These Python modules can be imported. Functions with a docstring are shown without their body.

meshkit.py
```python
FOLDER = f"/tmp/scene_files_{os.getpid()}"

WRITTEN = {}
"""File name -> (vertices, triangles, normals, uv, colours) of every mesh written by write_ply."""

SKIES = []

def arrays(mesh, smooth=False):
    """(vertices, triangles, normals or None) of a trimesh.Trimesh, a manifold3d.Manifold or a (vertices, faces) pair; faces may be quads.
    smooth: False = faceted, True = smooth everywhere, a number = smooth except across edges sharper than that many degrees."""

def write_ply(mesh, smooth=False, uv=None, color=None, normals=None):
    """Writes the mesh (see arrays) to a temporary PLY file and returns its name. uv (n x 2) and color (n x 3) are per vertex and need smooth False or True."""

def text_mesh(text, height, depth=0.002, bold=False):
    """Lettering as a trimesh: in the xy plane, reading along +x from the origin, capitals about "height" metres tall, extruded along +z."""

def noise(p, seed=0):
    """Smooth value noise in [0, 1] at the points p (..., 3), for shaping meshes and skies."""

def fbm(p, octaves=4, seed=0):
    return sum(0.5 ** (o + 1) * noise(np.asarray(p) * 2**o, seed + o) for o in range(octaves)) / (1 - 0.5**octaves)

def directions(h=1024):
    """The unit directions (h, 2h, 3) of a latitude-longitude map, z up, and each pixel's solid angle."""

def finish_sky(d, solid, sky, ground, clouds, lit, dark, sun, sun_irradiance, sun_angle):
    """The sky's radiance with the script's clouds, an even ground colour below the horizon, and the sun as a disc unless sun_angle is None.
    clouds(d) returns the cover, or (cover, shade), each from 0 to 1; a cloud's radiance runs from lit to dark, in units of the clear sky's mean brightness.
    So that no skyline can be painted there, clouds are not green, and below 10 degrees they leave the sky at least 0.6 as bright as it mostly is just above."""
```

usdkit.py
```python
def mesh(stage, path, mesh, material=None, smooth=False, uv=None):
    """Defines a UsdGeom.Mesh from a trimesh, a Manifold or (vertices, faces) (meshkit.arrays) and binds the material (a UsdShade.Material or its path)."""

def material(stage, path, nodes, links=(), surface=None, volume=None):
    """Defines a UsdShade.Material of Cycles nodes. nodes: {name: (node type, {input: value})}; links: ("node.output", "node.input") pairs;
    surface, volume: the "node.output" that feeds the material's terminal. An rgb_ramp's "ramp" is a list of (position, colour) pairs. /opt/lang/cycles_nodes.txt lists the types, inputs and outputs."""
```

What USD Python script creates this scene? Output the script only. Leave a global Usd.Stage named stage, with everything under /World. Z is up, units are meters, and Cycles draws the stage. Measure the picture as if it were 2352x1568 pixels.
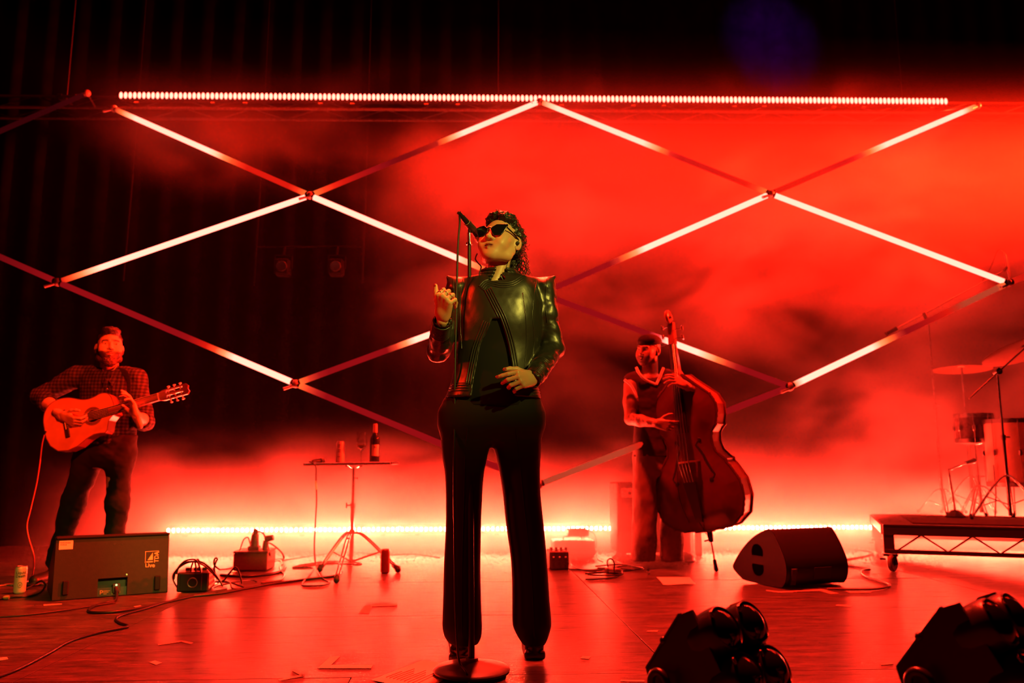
import math, random
import numpy as np, trimesh, usdkit, meshkit
import manifold3d as m3
import shapely.geometry as sg
from pxr import Usd, UsdGeom, UsdLux, UsdShade, Gf, Sdf, Vt

stage = Usd.Stage.CreateInMemory()
UsdGeom.SetStageUpAxis(stage, 'Z')
UsdGeom.SetStageMetersPerUnit(stage, 1.0)
stage.SetDefaultPrim(UsdGeom.Xform.Define(stage, '/World').GetPrim())
V = np.array

# ---------------------------------------------------------------- camera, lights, exposure
PW, PH, FOCAL, APER = 2352, 1568, 28.0, 36.0
FPX = PW * FOCAL / APER
EYE = V([0.0, 0.0, 0.78])
YAW, PITCH = math.radians(3.3), math.atan((1068 - 784) / FPX)
FWD = V([math.sin(YAW) * math.cos(PITCH), math.cos(YAW) * math.cos(PITCH), math.sin(PITCH)])
RIGHT = V([math.cos(YAW), -math.sin(YAW), 0.0])
UP = np.cross(RIGHT, FWD)
cam = UsdGeom.Camera.Define(stage, '/World/camera')
cam.CreateFocalLengthAttr(FOCAL); cam.CreateHorizontalApertureAttr(APER); cam.CreateVerticalApertureAttr(APER * PH / PW)
cam.CreateFStopAttr(2.5); cam.CreateFocusDistanceAttr(3.1)
cam.CreateClippingRangeAttr(Gf.Vec2f(0.05, 100))
cam.CreateExposureAttr(0.0)
mt = Gf.Matrix4d(1)
for i, r in enumerate((RIGHT, UP, -FWD, EYE)):
    mt.SetRow(i, Gf.Vec4d(*map(float, r), 1.0 if i == 3 else 0.0))
cam.AddTransformOp().Set(mt)

RED = (1.0, 0.010, 0.0015)

def look_mat(pos, target):
    """a light's matrix: -Z points from pos to target"""
    b = V(pos, float) - V(target, float); b /= np.linalg.norm(b)
    u = V([0, 0, 1.0]) if abs(b[2]) < 0.98 else V([0, 1.0, 0])
    r = np.cross(u, b); r /= np.linalg.norm(r)
    u = np.cross(b, r)
    m = Gf.Matrix4d(1)
    for i, w in enumerate((r, u, b, V(pos, float))):
        m.SetRow(i, Gf.Vec4d(*map(float, w), 1.0 if i == 3 else 0.0))
    return m

def at0(px, py, Y):
    d = FWD + RIGHT * ((px - PW / 2) / FPX) + UP * (-(py - PH / 2) / FPX)
    return EYE + d * (Y / d[1])

def spot(name, pos, target, color, power, radius=0.08, angle=25, soft=0.4):
    l = UsdLux.SphereLight.Define(stage, '/World/' + name)
    l.CreateRadiusAttr(radius); l.CreateColorAttr(Gf.Vec3f(*color)); l.CreateIntensityAttr(power)
    l.CreateNormalizeAttr(True)
    s = UsdLux.ShapingAPI.Apply(l.GetPrim()); s.CreateShapingConeAngleAttr(angle); s.CreateShapingConeSoftnessAttr(soft)
    l.AddTransformOp().Set(look_mat(pos, target))
    return l

LIGHTS = []
# stage wash lamps hung outside the frame
YELLOW = (1.0, 0.80, 0.10)
spot('front_spot_lamp', (3.6, -2.2, 4.2), (0.15, 3.1, 1.60), YELLOW, 620, 0.10, 5.6, 0.8)
spot('left_front_spot_lamp', (1.2, -2.6, 4.4), (-2.45, 4.7, 0.15), YELLOW, 230, 0.10, 6, 0.7)
spot('front_red_wash_lamp', (1.8, -0.6, 4.6), (-2.75, 5.6, 1.42), (1.0, 0.03, 0.002), 2000, 0.15, 5.5, 0.6)
spot('side_red_lamp', (-4.2, 2.0, 3.6), (0.1, 3.1, 1.3), RED, 230, 0.12, 12, 0.5)
spot('downstage_red_lamp', (0.3, 5.0, 6.6), (0.2, 2.6, 0.0), (1.0, 0.014, 0.004), 3200, 0.2, 46, 0.7)
spot('back_right_wash_lamp', (9.0, 6.6, 4.6), (0.9, 7.0, 3.1), RED, 20000, 0.25, 19, 0.9)
spot('rear_red_lamp', (0.6, 6.4, 6.4), (0.1, 3.1, 1.5), (1.0, 0.03, 0.012), 900, 0.12, 13, 0.5)
spot('violet_lamp', (2.2, 3.6, 8.2), at0(1770, 70, 8.15), (0.36, 0.0, 1.0), 2600, 0.05, 6.5, 1.0)

# ---------------------------------------------------------------- helpers
def ray(px, py):
    d = FWD + RIGHT * ((px - PW / 2) / FPX) + UP * (-(py - PH / 2) / FPX)
    return d
def at(px, py, Y):
    d = ray(px, py)
    return EYE + d * (Y / d[1])
def onfloor(px, py, z=0.0):
    d = ray(px, py)
    return EYE + d * ((z - EYE[2]) / d[2])
def dep(px, py, depth):
    """point at a distance along the camera's axis"""
    return EYE + ray(px, py) * depth
def proj(p):
    q = np.asarray(p, float) - EYE
    z = q @ FWD
    return np.stack([PW / 2 + FPX * (q @ RIGHT) / z, PH / 2 - FPX * (q @ UP) / z], -1), z

MATS = {}
def mat(name, nodes, links=(), surface=None, volume=None):
    MATS[name] = usdkit.material(stage, '/World/Looks/' + name, nodes, links, surface=surface, volume=volume)
    return MATS[name]
def pmat(name, color, rough=0.5, metal=0.0, noise=0.0, scale=20.0, bump=0.0, bscale=200.0, **kw):
    """principled, its colour varied by a noise, with an optional fine relief"""
    nodes = {'p': ('principled_bsdf', dict(base_color=color, roughness=rough, metallic=metal, **kw))}
    links = []
    if noise or bump:
        nodes['t'] = ('texture_coordinate', {})
    if noise:
        c = V(color)
        nodes['n'] = ('noise_texture', dict(scale=scale, detail=4.0, roughness=0.6))
        nodes['r'] = ('rgb_ramp', dict(ramp=[(0.3, tuple(c * (1 - noise))), (0.7, tuple(np.minimum(c * (1 + noise), 1)))]))
        links += [('t.object', 'n.vector'), ('n.fac', 'r.fac'), ('r.color', 'p.base_color')]
    if bump:
        nodes['bn'] = ('noise_texture', dict(scale=bscale, detail=3.0))
        nodes['b'] = ('bump', dict(strength=bump, distance=0.002))
        links += [('t.object', 'bn.vector'), ('bn.fac', 'b.height'), ('b.normal', 'p.normal')]
    return mat(name, nodes, links, surface='p.BSDF')
def emat(name, color, strength):
    return mat(name, {'e': ('emission', dict(color=color, strength=strength))}, surface='e.emission')

USED = {}
def numbered(parent, name):
    k = parent + '/' + name
    n = USED.get(k, 0); USED[k] = n + 1
    return k if n == 0 else f'{k}_{n:03d}'
def path_of(p):
    return '/World' if p is None else str(p.GetPath())
def tag(p, label=None, cat=None, group=None, kind=None):
    for k, v in (('label', label), ('category', cat), ('group', group), ('kind', kind)):
        if v: p.SetCustomDataByKey(k, v)
    return p
def thing(name, label, cat, group=None, loc=(0, 0, 0), kind=None, mtx=None):
    x = UsdGeom.Xform.Define(stage, numbered('/World', name))
    if mtx is not None: x.AddTransformOp().Set(mtx)
    elif any(loc): x.AddTranslateOp().Set(Gf.Vec3d(*map(float, loc)))
    ORIG[str(x.GetPath())] = V(loc if mtx is None else (0, 0, 0), float)
    return tag(x.GetPrim(), label, cat, group, kind)
ORIG = {}
def origin(p):
    return ORIG.get(str(p.GetPath()), np.zeros(3))
def obj(name, mesh, m, parent=None, label=None, cat=None, smooth=35, group=None, kind=None, tint=None, local=False):
    """ONE Mesh prim under parent (vertices given in world places, unless local) or top-level"""
    if isinstance(mesh, (list,)) : mesh = trimesh.util.concatenate([tm(x) for x in mesh])
    mesh = tm(mesh).copy() if tint is None else mesh
    if parent is not None and not local:
        o = np.zeros(3); q = parent
        while q and str(q.GetPath()) != '/World':
            o = o + origin(q); q = q.GetParent()
        if np.any(o): mesh = mesh.copy(); mesh.vertices = mesh.vertices - o
    p = usdkit.mesh(stage, numbered(path_of(parent), name), mesh, MATS[m] if isinstance(m, str) else m, smooth=True if tint is not None else smooth)
    if tint is not None:
        pv = UsdGeom.PrimvarsAPI(p).CreatePrimvar('tint', Sdf.ValueTypeNames.Color3fArray, 'vertex')
        pv.Set(Vt.Vec3fArray.FromNumpy(np.asarray(tint, np.float32)))
    return tag(p.GetPrim(), label, cat, group, kind)
def tm(x):
    if isinstance(x, trimesh.Trimesh): return x
    if hasattr(x, 'to_mesh'):
        a = x.to_mesh(); return trimesh.Trimesh(a.vert_properties[:, :3], a.tri_verts, process=False)
    if isinstance(x, list): return trimesh.util.concatenate([tm(y) for y in x])
    return trimesh.Trimesh(x[0], x[1], process=False)
def T(x, rot=None, loc=None):
    x = tm(x).copy()
    if rot is not None: x.vertices = x.vertices @ np.asarray(rot).T
    if loc is not None: x.vertices = x.vertices + V(loc, float)
    return x
def Rx(a): c, s = math.cos(a), math.sin(a); return V([[1, 0, 0], [0, c, -s], [0, s, c]])
def Ry(a): c, s = math.cos(a), math.sin(a); return V([[c, 0, s], [0, 1, 0], [-s, 0, c]])
def Rz(a): c, s = math.cos(a), math.sin(a); return V([[c, -s, 0], [s, c, 0], [0, 0, 1]])
def frame(z, x=None):
    """rotation whose columns are x, y, z axes"""
    z = V(z, float); z = z / np.linalg.norm(z)
    if x is None: x = V([1.0, 0, 0]) if abs(z[0]) < 0.9 else V([0, 1.0, 0])
    x = V(x, float); x = x - z * (x @ z); x /= np.linalg.norm(x)
    return np.stack([x, np.cross(z, x), z], 1)
def rbox(size, r=0.005, seg=2):
    """a box with chamfered / rounded edges, centred"""
    s = V(size, float) / 2; r = min(r, *(s * 0.95))
    if seg <= 1:
        pts = [(sx * (s[0] - (0 if k == 0 else r)), sy * (s[1] - (0 if k == 1 else r)), sz * (s[2] - (0 if k == 2 else r))) for sx in (-1, 1) for sy in (-1, 1) for sz in (-1, 1) for k in range(3)]
        return tm(m3.Manifold.hull_points(np.array(pts)))
    b = trimesh.creation.icosphere(1, r).vertices
    return tm(m3.Manifold.hull_points(np.concatenate([b + V([sx, sy, sz]) * (s - r) for sx in (-1, 1) for sy in (-1, 1) for sz in (-1, 1)])))
def boxat(lo, hi, r=0.0):
    lo, hi = V(lo, float), V(hi, float)
    return T(rbox(hi - lo, r, 1) if r else trimesh.creation.box(hi - lo), None, (lo + hi) / 2)
def rod(a, b, r, r2=None, n=12):
    a, b = V(a, float), V(b, float); L = np.linalg.norm(b - a); r2 = r if r2 is None else r2
    m = tm(m3.Manifold.cylinder(L, r, r2, n))
    return T(m, frame(b - a), a)
def lathe(prof, n=32, rot=None, loc=None):
    """profile [(r, z)...] turned about z"""
    m = trimesh.creation.revolve(np.asarray(prof, float), sections=n)
    return T(m, rot, loc)
def spline(pts, n=8):
    """Catmull-Rom through the points"""
    p = np.asarray(pts, float); p = np.vstack([2 * p[0] - p[1], p, 2 * p[-1] - p[-2]])
    out = []
    for i in range(1, len(p) - 2):
        t = np.linspace(0, 1, n, endpoint=False)[:, None]
        a, b, c, d = p[i - 1], p[i], p[i + 1], p[i + 2]
        out.append(0.5 * (2 * b + (c - a) * t + (2 * a - 5 * b + 4 * c - d) * t**2 + (3 * b - a - 3 * c + d) * t**3))
    return np.vstack(out + [p[-2:-1]])
def tube(pts, r, sides=8, cap=True, ry=None):
    """swept tube along a polyline, closed ends; r a number or one per point"""
    p = np.asarray(pts, float); n = len(p); r = np.broadcast_to(r, (n,))
    t = np.gradient(p, axis=0); t /= np.linalg.norm(t, axis=1, keepdims=True) + 1e-12
    a = np.zeros_like(p); u = V([0, 0, 1.0]) if abs(t[0][2]) < 0.9 else V([1.0, 0, 0])
    for i in range(n):
        u = u - t[i] * (u @ t[i]); u /= np.linalg.norm(u) + 1e-12; a[i] = u
    b = np.cross(t, a); g = np.arange(sides) * 2 * np.pi / sides
    v = (p[:, None] + r[:, None, None] * (np.cos(g)[None, :, None] * a[:, None] + (ry or 1.0) * np.sin(g)[None, :, None] * b[:, None])).reshape(-1, 3)
    i, j = np.meshgrid(np.arange(n - 1), np.arange(sides), indexing='ij'); k = (j + 1) % sides
    q = np.stack([i * sides + j, i * sides + k, (i + 1) * sides + k, (i + 1) * sides + j], -1).reshape(-1, 4)
    f = np.vstack([q[:, [0, 1, 2]], q[:, [0, 2, 3]]])
    if cap:
        c = len(v); v = np.vstack([v, p[0], p[-1]]); s = np.arange(sides); s2 = (s + 1) % sides
        f = np.vstack([f, np.stack([np.full(sides, c), s2, s], 1), np.stack([np.full(sides, c + 1), (n - 1) * sides + s, (n - 1) * sides + s2], 1)])
    return trimesh.Trimesh(v, f, process=False)
def extrude(poly, h, loc=None, rot=None, z0=0.0):
    if not isinstance(poly, (sg.Polygon, sg.MultiPolygon)): poly = sg.Polygon(poly)
    gs = getattr(poly, 'geoms', [poly])
    m = trimesh.util.concatenate([trimesh.creation.extrude_polygon(g, h, engine='earcut') for g in gs])
    m.apply_translation([0, 0, z0])
    return T(m, rot, loc)

# ---------------------------------------------------------------- materials
mat('stage_floor', {
    't': ('texture_coordinate', {}), 'g': ('geometry', {}), 'oi': ('object_info', {}),
    'm': ('mapping', dict(scale=(1.0, 5.0, 1.0))),
    'n': ('noise_texture', dict(scale=3.6, detail=9.0, roughness=0.68)),
    'm2': ('mapping', dict(scale=(4.0, 22.0, 1.0))),
    'n2': ('noise_texture', dict(scale=3.0, detail=6.0, roughness=0.7)),
    'mx': ('math', dict(math_type='multiply')),
    'r': ('rgb_ramp', dict(ramp=[(0.11, (0.008, 0.0075, 0.007)), (0.17, (0.030, 0.027, 0.024)), (0.25, (0.055, 0.049, 0.044)), (0.33, (0.095, 0.085, 0.077)), (0.45, (0.17, 0.15, 0.135))])),
    'rr': ('map_range', dict(from_min=0.3, from_max=0.7, to_min=0.24, to_max=0.50)),
    'b': ('bump', dict(strength=0.6, distance=0.004)),
    'p': ('principled_bsdf', dict(roughness=0.42, specular_ior_level=0.55))},
    [('g.position', 'm.vector'), ('m.vector', 'n.vector'), ('g.position', 'm2.vector'), ('m2.vector', 'n2.vector'), ('n.fac', 'mx.value1'), ('n2.fac', 'mx.value2'),
     ('mx.value', 'r.fac'), ('r.color', 'p.base_color'), ('n.fac', 'rr.value'), ('rr.result', 'p.roughness'), ('n2.fac', 'b.height'), ('b.normal', 'p.normal')], surface='p.BSDF')
pmat('black_drape', (0.003, 0.0026, 0.003), 0.95, noise=0.3, scale=6, specular_ior_level=0.0)
pmat('cyc_cloth', (0.20, 0.19, 0.18), 0.9, noise=0.12, scale=3)
pmat('black_metal', (0.02, 0.02, 0.022), 0.4, 0.6)
pmat('black_plastic', (0.018, 0.018, 0.019), 0.42)
pmat('black_rubber', (0.015, 0.015, 0.015), 0.7)
pmat('chrome', (0.75, 0.75, 0.76), 0.14, 1.0)
pmat('steel', (0.45, 0.45, 0.46), 0.3, 1.0)
pmat('aluminium', (0.55, 0.55, 0.56), 0.35, 1.0)

# ---------------------------------------------------------------- the setting
YW = float(onfloor(1176, 1262)[1])            # the back wall
SHEET_Y, SHEET_X = 1.22, 2.44
floor = thing('floor', None, None, kind='structure')
tag(floor, 'worn dark plywood stage floor of long sheets with open seams')
y_seam = float(onfloor(1000, 1413)[1])
x_seam = float(onfloor(1400, 1396)[0])
rnd = random.Random(4)
r0 = -4
for r in range(r0, 5):
    ya, yb = y_seam + r * SHEET_Y, y_seam + (r + 1) * SHEET_Y
    if yb < -0.6: continue
    off = x_seam + (0.0 if r in (0, -1, 1) else 1.22)
    for c in range(-4, 4):
        xa = off + c * SHEET_X
        g = 0.004
        obj('floor_panel', T(rbox((SHEET_X - g, SHEET_Y - g, 0.03), 0.001, 1), None, (xa + SHEET_X / 2, (ya + yb) / 2, -0.015 - rnd.random() * 0.0012)), 'stage_floor', floor, smooth=False)
obj('floor_base', boxat((-12, -1.5, -0.08), (12, 11, -0.034)), 'black_drape', floor)

def drape(x0, x1, y, z0, z1, pitch=0.32, amp=0.022, n=None, seed=0):
    """a hanging cloth with soft vertical folds, with a real thickness"""
    n = n or int((x1 - x0) / pitch * 8)
    xs = np.linspace(x0, x1, n)
    rs = np.random.default_rng(seed)
    ph = np.cumsum(rs.normal(0, 0.35, n)) * 0.3
    ys = amp * np.sin(xs / pitch * 2 * np.pi + ph)
    front = np.stack([xs, y + ys], 1); back = front[::-1] + V([0, 0.012])
    return extrude(sg.Polygon(np.vstack([front, back])), z1 - z0, loc=(0, 0, z0))
wb = obj('wall_back', drape(-9, 9.5, YW + 0.60, 0.0, 9.0, seed=1), 'black_drape', smooth=60, kind='structure', label='black pleated backdrop cloth across the rear of the stage')
obj('wall_left', T(drape(-3.0, 8.5, 0, 0, 9.0, seed=2), Rz(math.pi / 2), (-6.9, 0, 0)), 'black_drape', smooth=60, kind='structure', label='black masking cloth at the left side of the stage')
obj('ceiling', boxat((-12, -3, 9.0), (12, 11, 9.1)), 'black_drape', kind='structure', label='black void of the fly loft above the stage')

# ---------------------------------------------------------------- LED bars along the foot and the top of the backdrop
emat('led_bead_top', (1.0, 0.075, 0.05), 14.0)
emat('led_bead_foot', (1.0, 0.028, 0.0125), 6800.0)
def rect(parent, name, pos, target, w, h, color, power):
    l = UsdLux.RectLight.Define(stage, path_of(parent) + '/' + name)
    l.CreateWidthAttr(w); l.CreateHeightAttr(h); l.CreateColorAttr(Gf.Vec3f(*color)); l.CreateIntensityAttr(power)
    l.AddTransformOp().Set(look_mat(pos, target))
    return l
NB = 24
bead = T(trimesh.creation.icosphere(1, 1.0), None, None)

def led_bar(mtx, m, label, group, power, color, aim):
    """one bar: local x along the bar, centre at the origin, beads on the -y face"""
    b = thing('led_bar', label, 'led bar', group, mtx=mtx)
    L = BAR_L
    obj('housing', T(rbox((L - 0.006, 0.07, 0.085), 0.008, 1), None, (0, 0.047, 0)), 'black_metal', b, local=True)
    for k in (-1, 1):
        obj('bracket', boxat((k * L * 0.35 - 0.02, 0.03, -0.06), (k * L * 0.35 + 0.02, 0.06, -0.036)), 'black_metal', b, local=True)
    for i in range(NB):
        obj('led_bead', T(bead, np.diag([0.0165, 0.012, 0.034] if aim[2] < 0 else [0.0120, 0.012, 0.017]), ((i + 0.5 - NB / 2) * L / NB, 0.006, 0.0)), m, b, local=True, smooth=True)
    if aim[2] < 0: rect(b, 'beam', (0, -0.006, -0.04 if aim[2] < 0 else 0.03), V([0, -0.006, -0.04 if aim[2] < 0 else 0.03]) + V(aim), L * 0.98, 0.03 if aim[2] < 0 else 0.012, color, power)
    return b
YB = YW - 0.16
top_l, top_r = at(272, 218, YB), at(2178, 232, YB)
BAR_L = (top_r[0] - top_l[0]) / 8
foot_l = at(380, 1224, YB); foot_z = float(at(1200, 1214, YB)[2])
def tr(p):
    m = Gf.Matrix4d(1); m.SetTranslate(Gf.Vec3d(*map(float, p))); return m
def tilted(p):
    a = math.atan2(top_r[2] - top_l[2], top_r[0] - top_l[0]); R = Ry(-a); m = Gf.Matrix4d(1)
    for i in range(3): m.SetRow(i, Gf.Vec4d(*map(float, R[:, i]), 0))
    m.SetRow(3, Gf.Vec4d(*map(float, p), 1)); return m
words8 = ['leftmost', 'second from left', 'third from left', 'fourth from left', 'fourth from right', 'third from right', 'second from right', 'rightmost']

for i in range(8):
    c = top_l + (top_r - top_l) * (i + 0.5) / 8; c[1] = YB
    led_bar(tilted(c), 'led_bead_top', f'{words8[i]} of the eight glowing bars along the top of the backdrop', 'overhead led bars', 430.0, (1, 0.011, 0.0015), (0, -0.22, -1))
for i in range(8):
    c = V([foot_l[0] + (i + 0.5) * BAR_L, YB, foot_z])
    led_bar(tr(c), 'led_bead_foot', f'{words8[i]} of the eight glowing bars along the foot of the backdrop', 'floor led bars', 9500.0, (1, 0.030, 0.015), (0, -1, 0.35))

# ---------------------------------------------------------------- haze
def haze():
    nodes = {
        'g': ('geometry', {}), 's': ('separate_xyz', {}),
        'm': ('mapping', dict(scale=(0.55, 0.55, 0.9), location=(3.1, 0.4, 1.7))),
        'n': ('noise_texture', dict(scale=1.35, detail=2.5, roughness=0.58, distortion=0.4)),
        'c': ('map_range', dict(range_type='smoothstep', from_min=0.40, from_max=0.66, to_min=0.0, to_max=1.0, clamp=True)),
        # more smoke to the right
        'x': ('map_range', dict(range_type='smoothstep', from_min=-1.3, from_max=0.9, to_min=0.0, to_max=1.0)),
        # a bank under the overhead bars
        'u': ('map_range', dict(range_type='smoothstep', from_min=3.3, from_max=3.9, to_min=0.0, to_max=0.32)),
        # a bank on the floor along the backdrop
        'lo': ('map_range', dict(from_min=0.1, from_max=1.28, to_min=1.0, to_max=0.0, clamp=True)),
        'lo2': ('math', dict(math_type='power', value2=2.6)),
        'lo3': ('math', dict(math_type='multiply', value2=3.2)),
        'fu': ('map_range', dict(range_type='smoothstep', from_min=2.1, from_max=3.2, to_min=0.0, to_max=0.34)),
        'fl': ('map_range', dict(range_type='smoothstep', from_min=0.4, from_max=1.05, to_min=0.55, to_max=0.0)),
        'fx': ('map_range', dict(range_type='smoothstep', from_min=-1.0, from_max=0.6, to_min=0.0, to_max=1.0)),
        'fm': ('math', dict(math_type='multiply')), 'f1': ('math', dict(math_type='maximum')), 'f2': ('math', dict(math_type='maximum')),
        'hz': ('map_range', dict(range_type='smoothstep', from_min=1.5, from_max=2.9, to_min=0.05, to_max=1.0)),
        'hx': ('map_range', dict(range_type='smoothstep', from_min=2.5, from_max=3.9, to_min=0.0, to_max=0.4)), 'hm': ('math', dict(math_type='maximum')),
        'xh': ('math', dict(math_type='multiply')),
        'back': ('map_range', dict(range_type='smoothstep', from_min=5.9, from_max=7.0, to_min=0.0, to_max=1.0)),
        'lx': ('map_range', dict(range_type='smoothstep', from_min=-3.6, from_max=-2.5, to_min=0.0, to_max=1.0)),
        'a1': ('math', dict(math_type='maximum')), 'a2': ('math', dict(math_type='maximum')),
        'a3': ('math', dict(math_type='multiply')), 'a4': ('math', dict(math_type='multiply')), 'a6': ('math', dict(math_type='multiply')),
        'tz': ('map_range', dict(range_type='smoothstep', from_min=3.6, from_max=4.22, to_min=1.0, to_max=0.0)), 'a7': ('math', dict(math_type='multiply')),
        'a5': ('math', dict(math_type='multiply_add', value2=0.6, value3=0.001)),
        'v': ('principled_volume', dict(color=(0.95, 0.9, 0.9), anisotropy=0.25)),
    }
    links = [('g.position', 's.vector'), ('g.position', 'm.vector'), ('m.vector', 'n.vector'), ('n.fac', 'c.value'),
             ('s.x', 'x.value'), ('s.z', 'u.value'), ('s.z', 'lo.value'), ('s.y', 'back.value'), ('s.x', 'lx.value'),
             ('s.z', 'hz.value'), ('x.result', 'xh.value1'), ('hz.result', 'hm.value1'), ('s.x', 'hx.value'), ('hx.result', 'hm.value2'), ('hm.value', 'xh.value2'), ('lo.result', 'lo2.value1'), ('lo2.value', 'lo3.value1'), ('xh.value', 'a1.value1'), ('u.result', 'a1.value2'), ('a1.value', 'a2.value1'), ('lo3.value', 'a2.value2'),
             ('a2.value', 'a3.value1'), ('s.z', 'fu.value'), ('s.z', 'fl.value'), ('s.x', 'fx.value'), ('fu.result', 'fm.value1'), ('fx.result', 'fm.value2'), ('fm.value', 'f1.value1'), ('fl.result', 'f1.value2'), ('f1.value', 'f2.value1'), ('c.result', 'f2.value2'), ('f2.value', 'a3.value2'), ('a3.value', 'a4.value1'), ('back.result', 'a4.value2'),
             ('a4.value', 'a6.value1'), ('lx.result', 'a6.value2'),
             ('s.z', 'tz.value'), ('a6.value', 'a7.value1'), ('tz.result', 'a7.value2'), ('a7.value', 'a5.value1'), ('a5.value', 'v.density')]
    mat('haze', nodes, links, volume='v.volume')
    obj('haze', boxat((-3.7, 5.86, 0.02), (6.4, YW + 0.35, 4.24)), 'haze', kind='stuff', label='drifting stage smoke lit red by the led bars', cat='haze', smooth=False)
haze()

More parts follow.
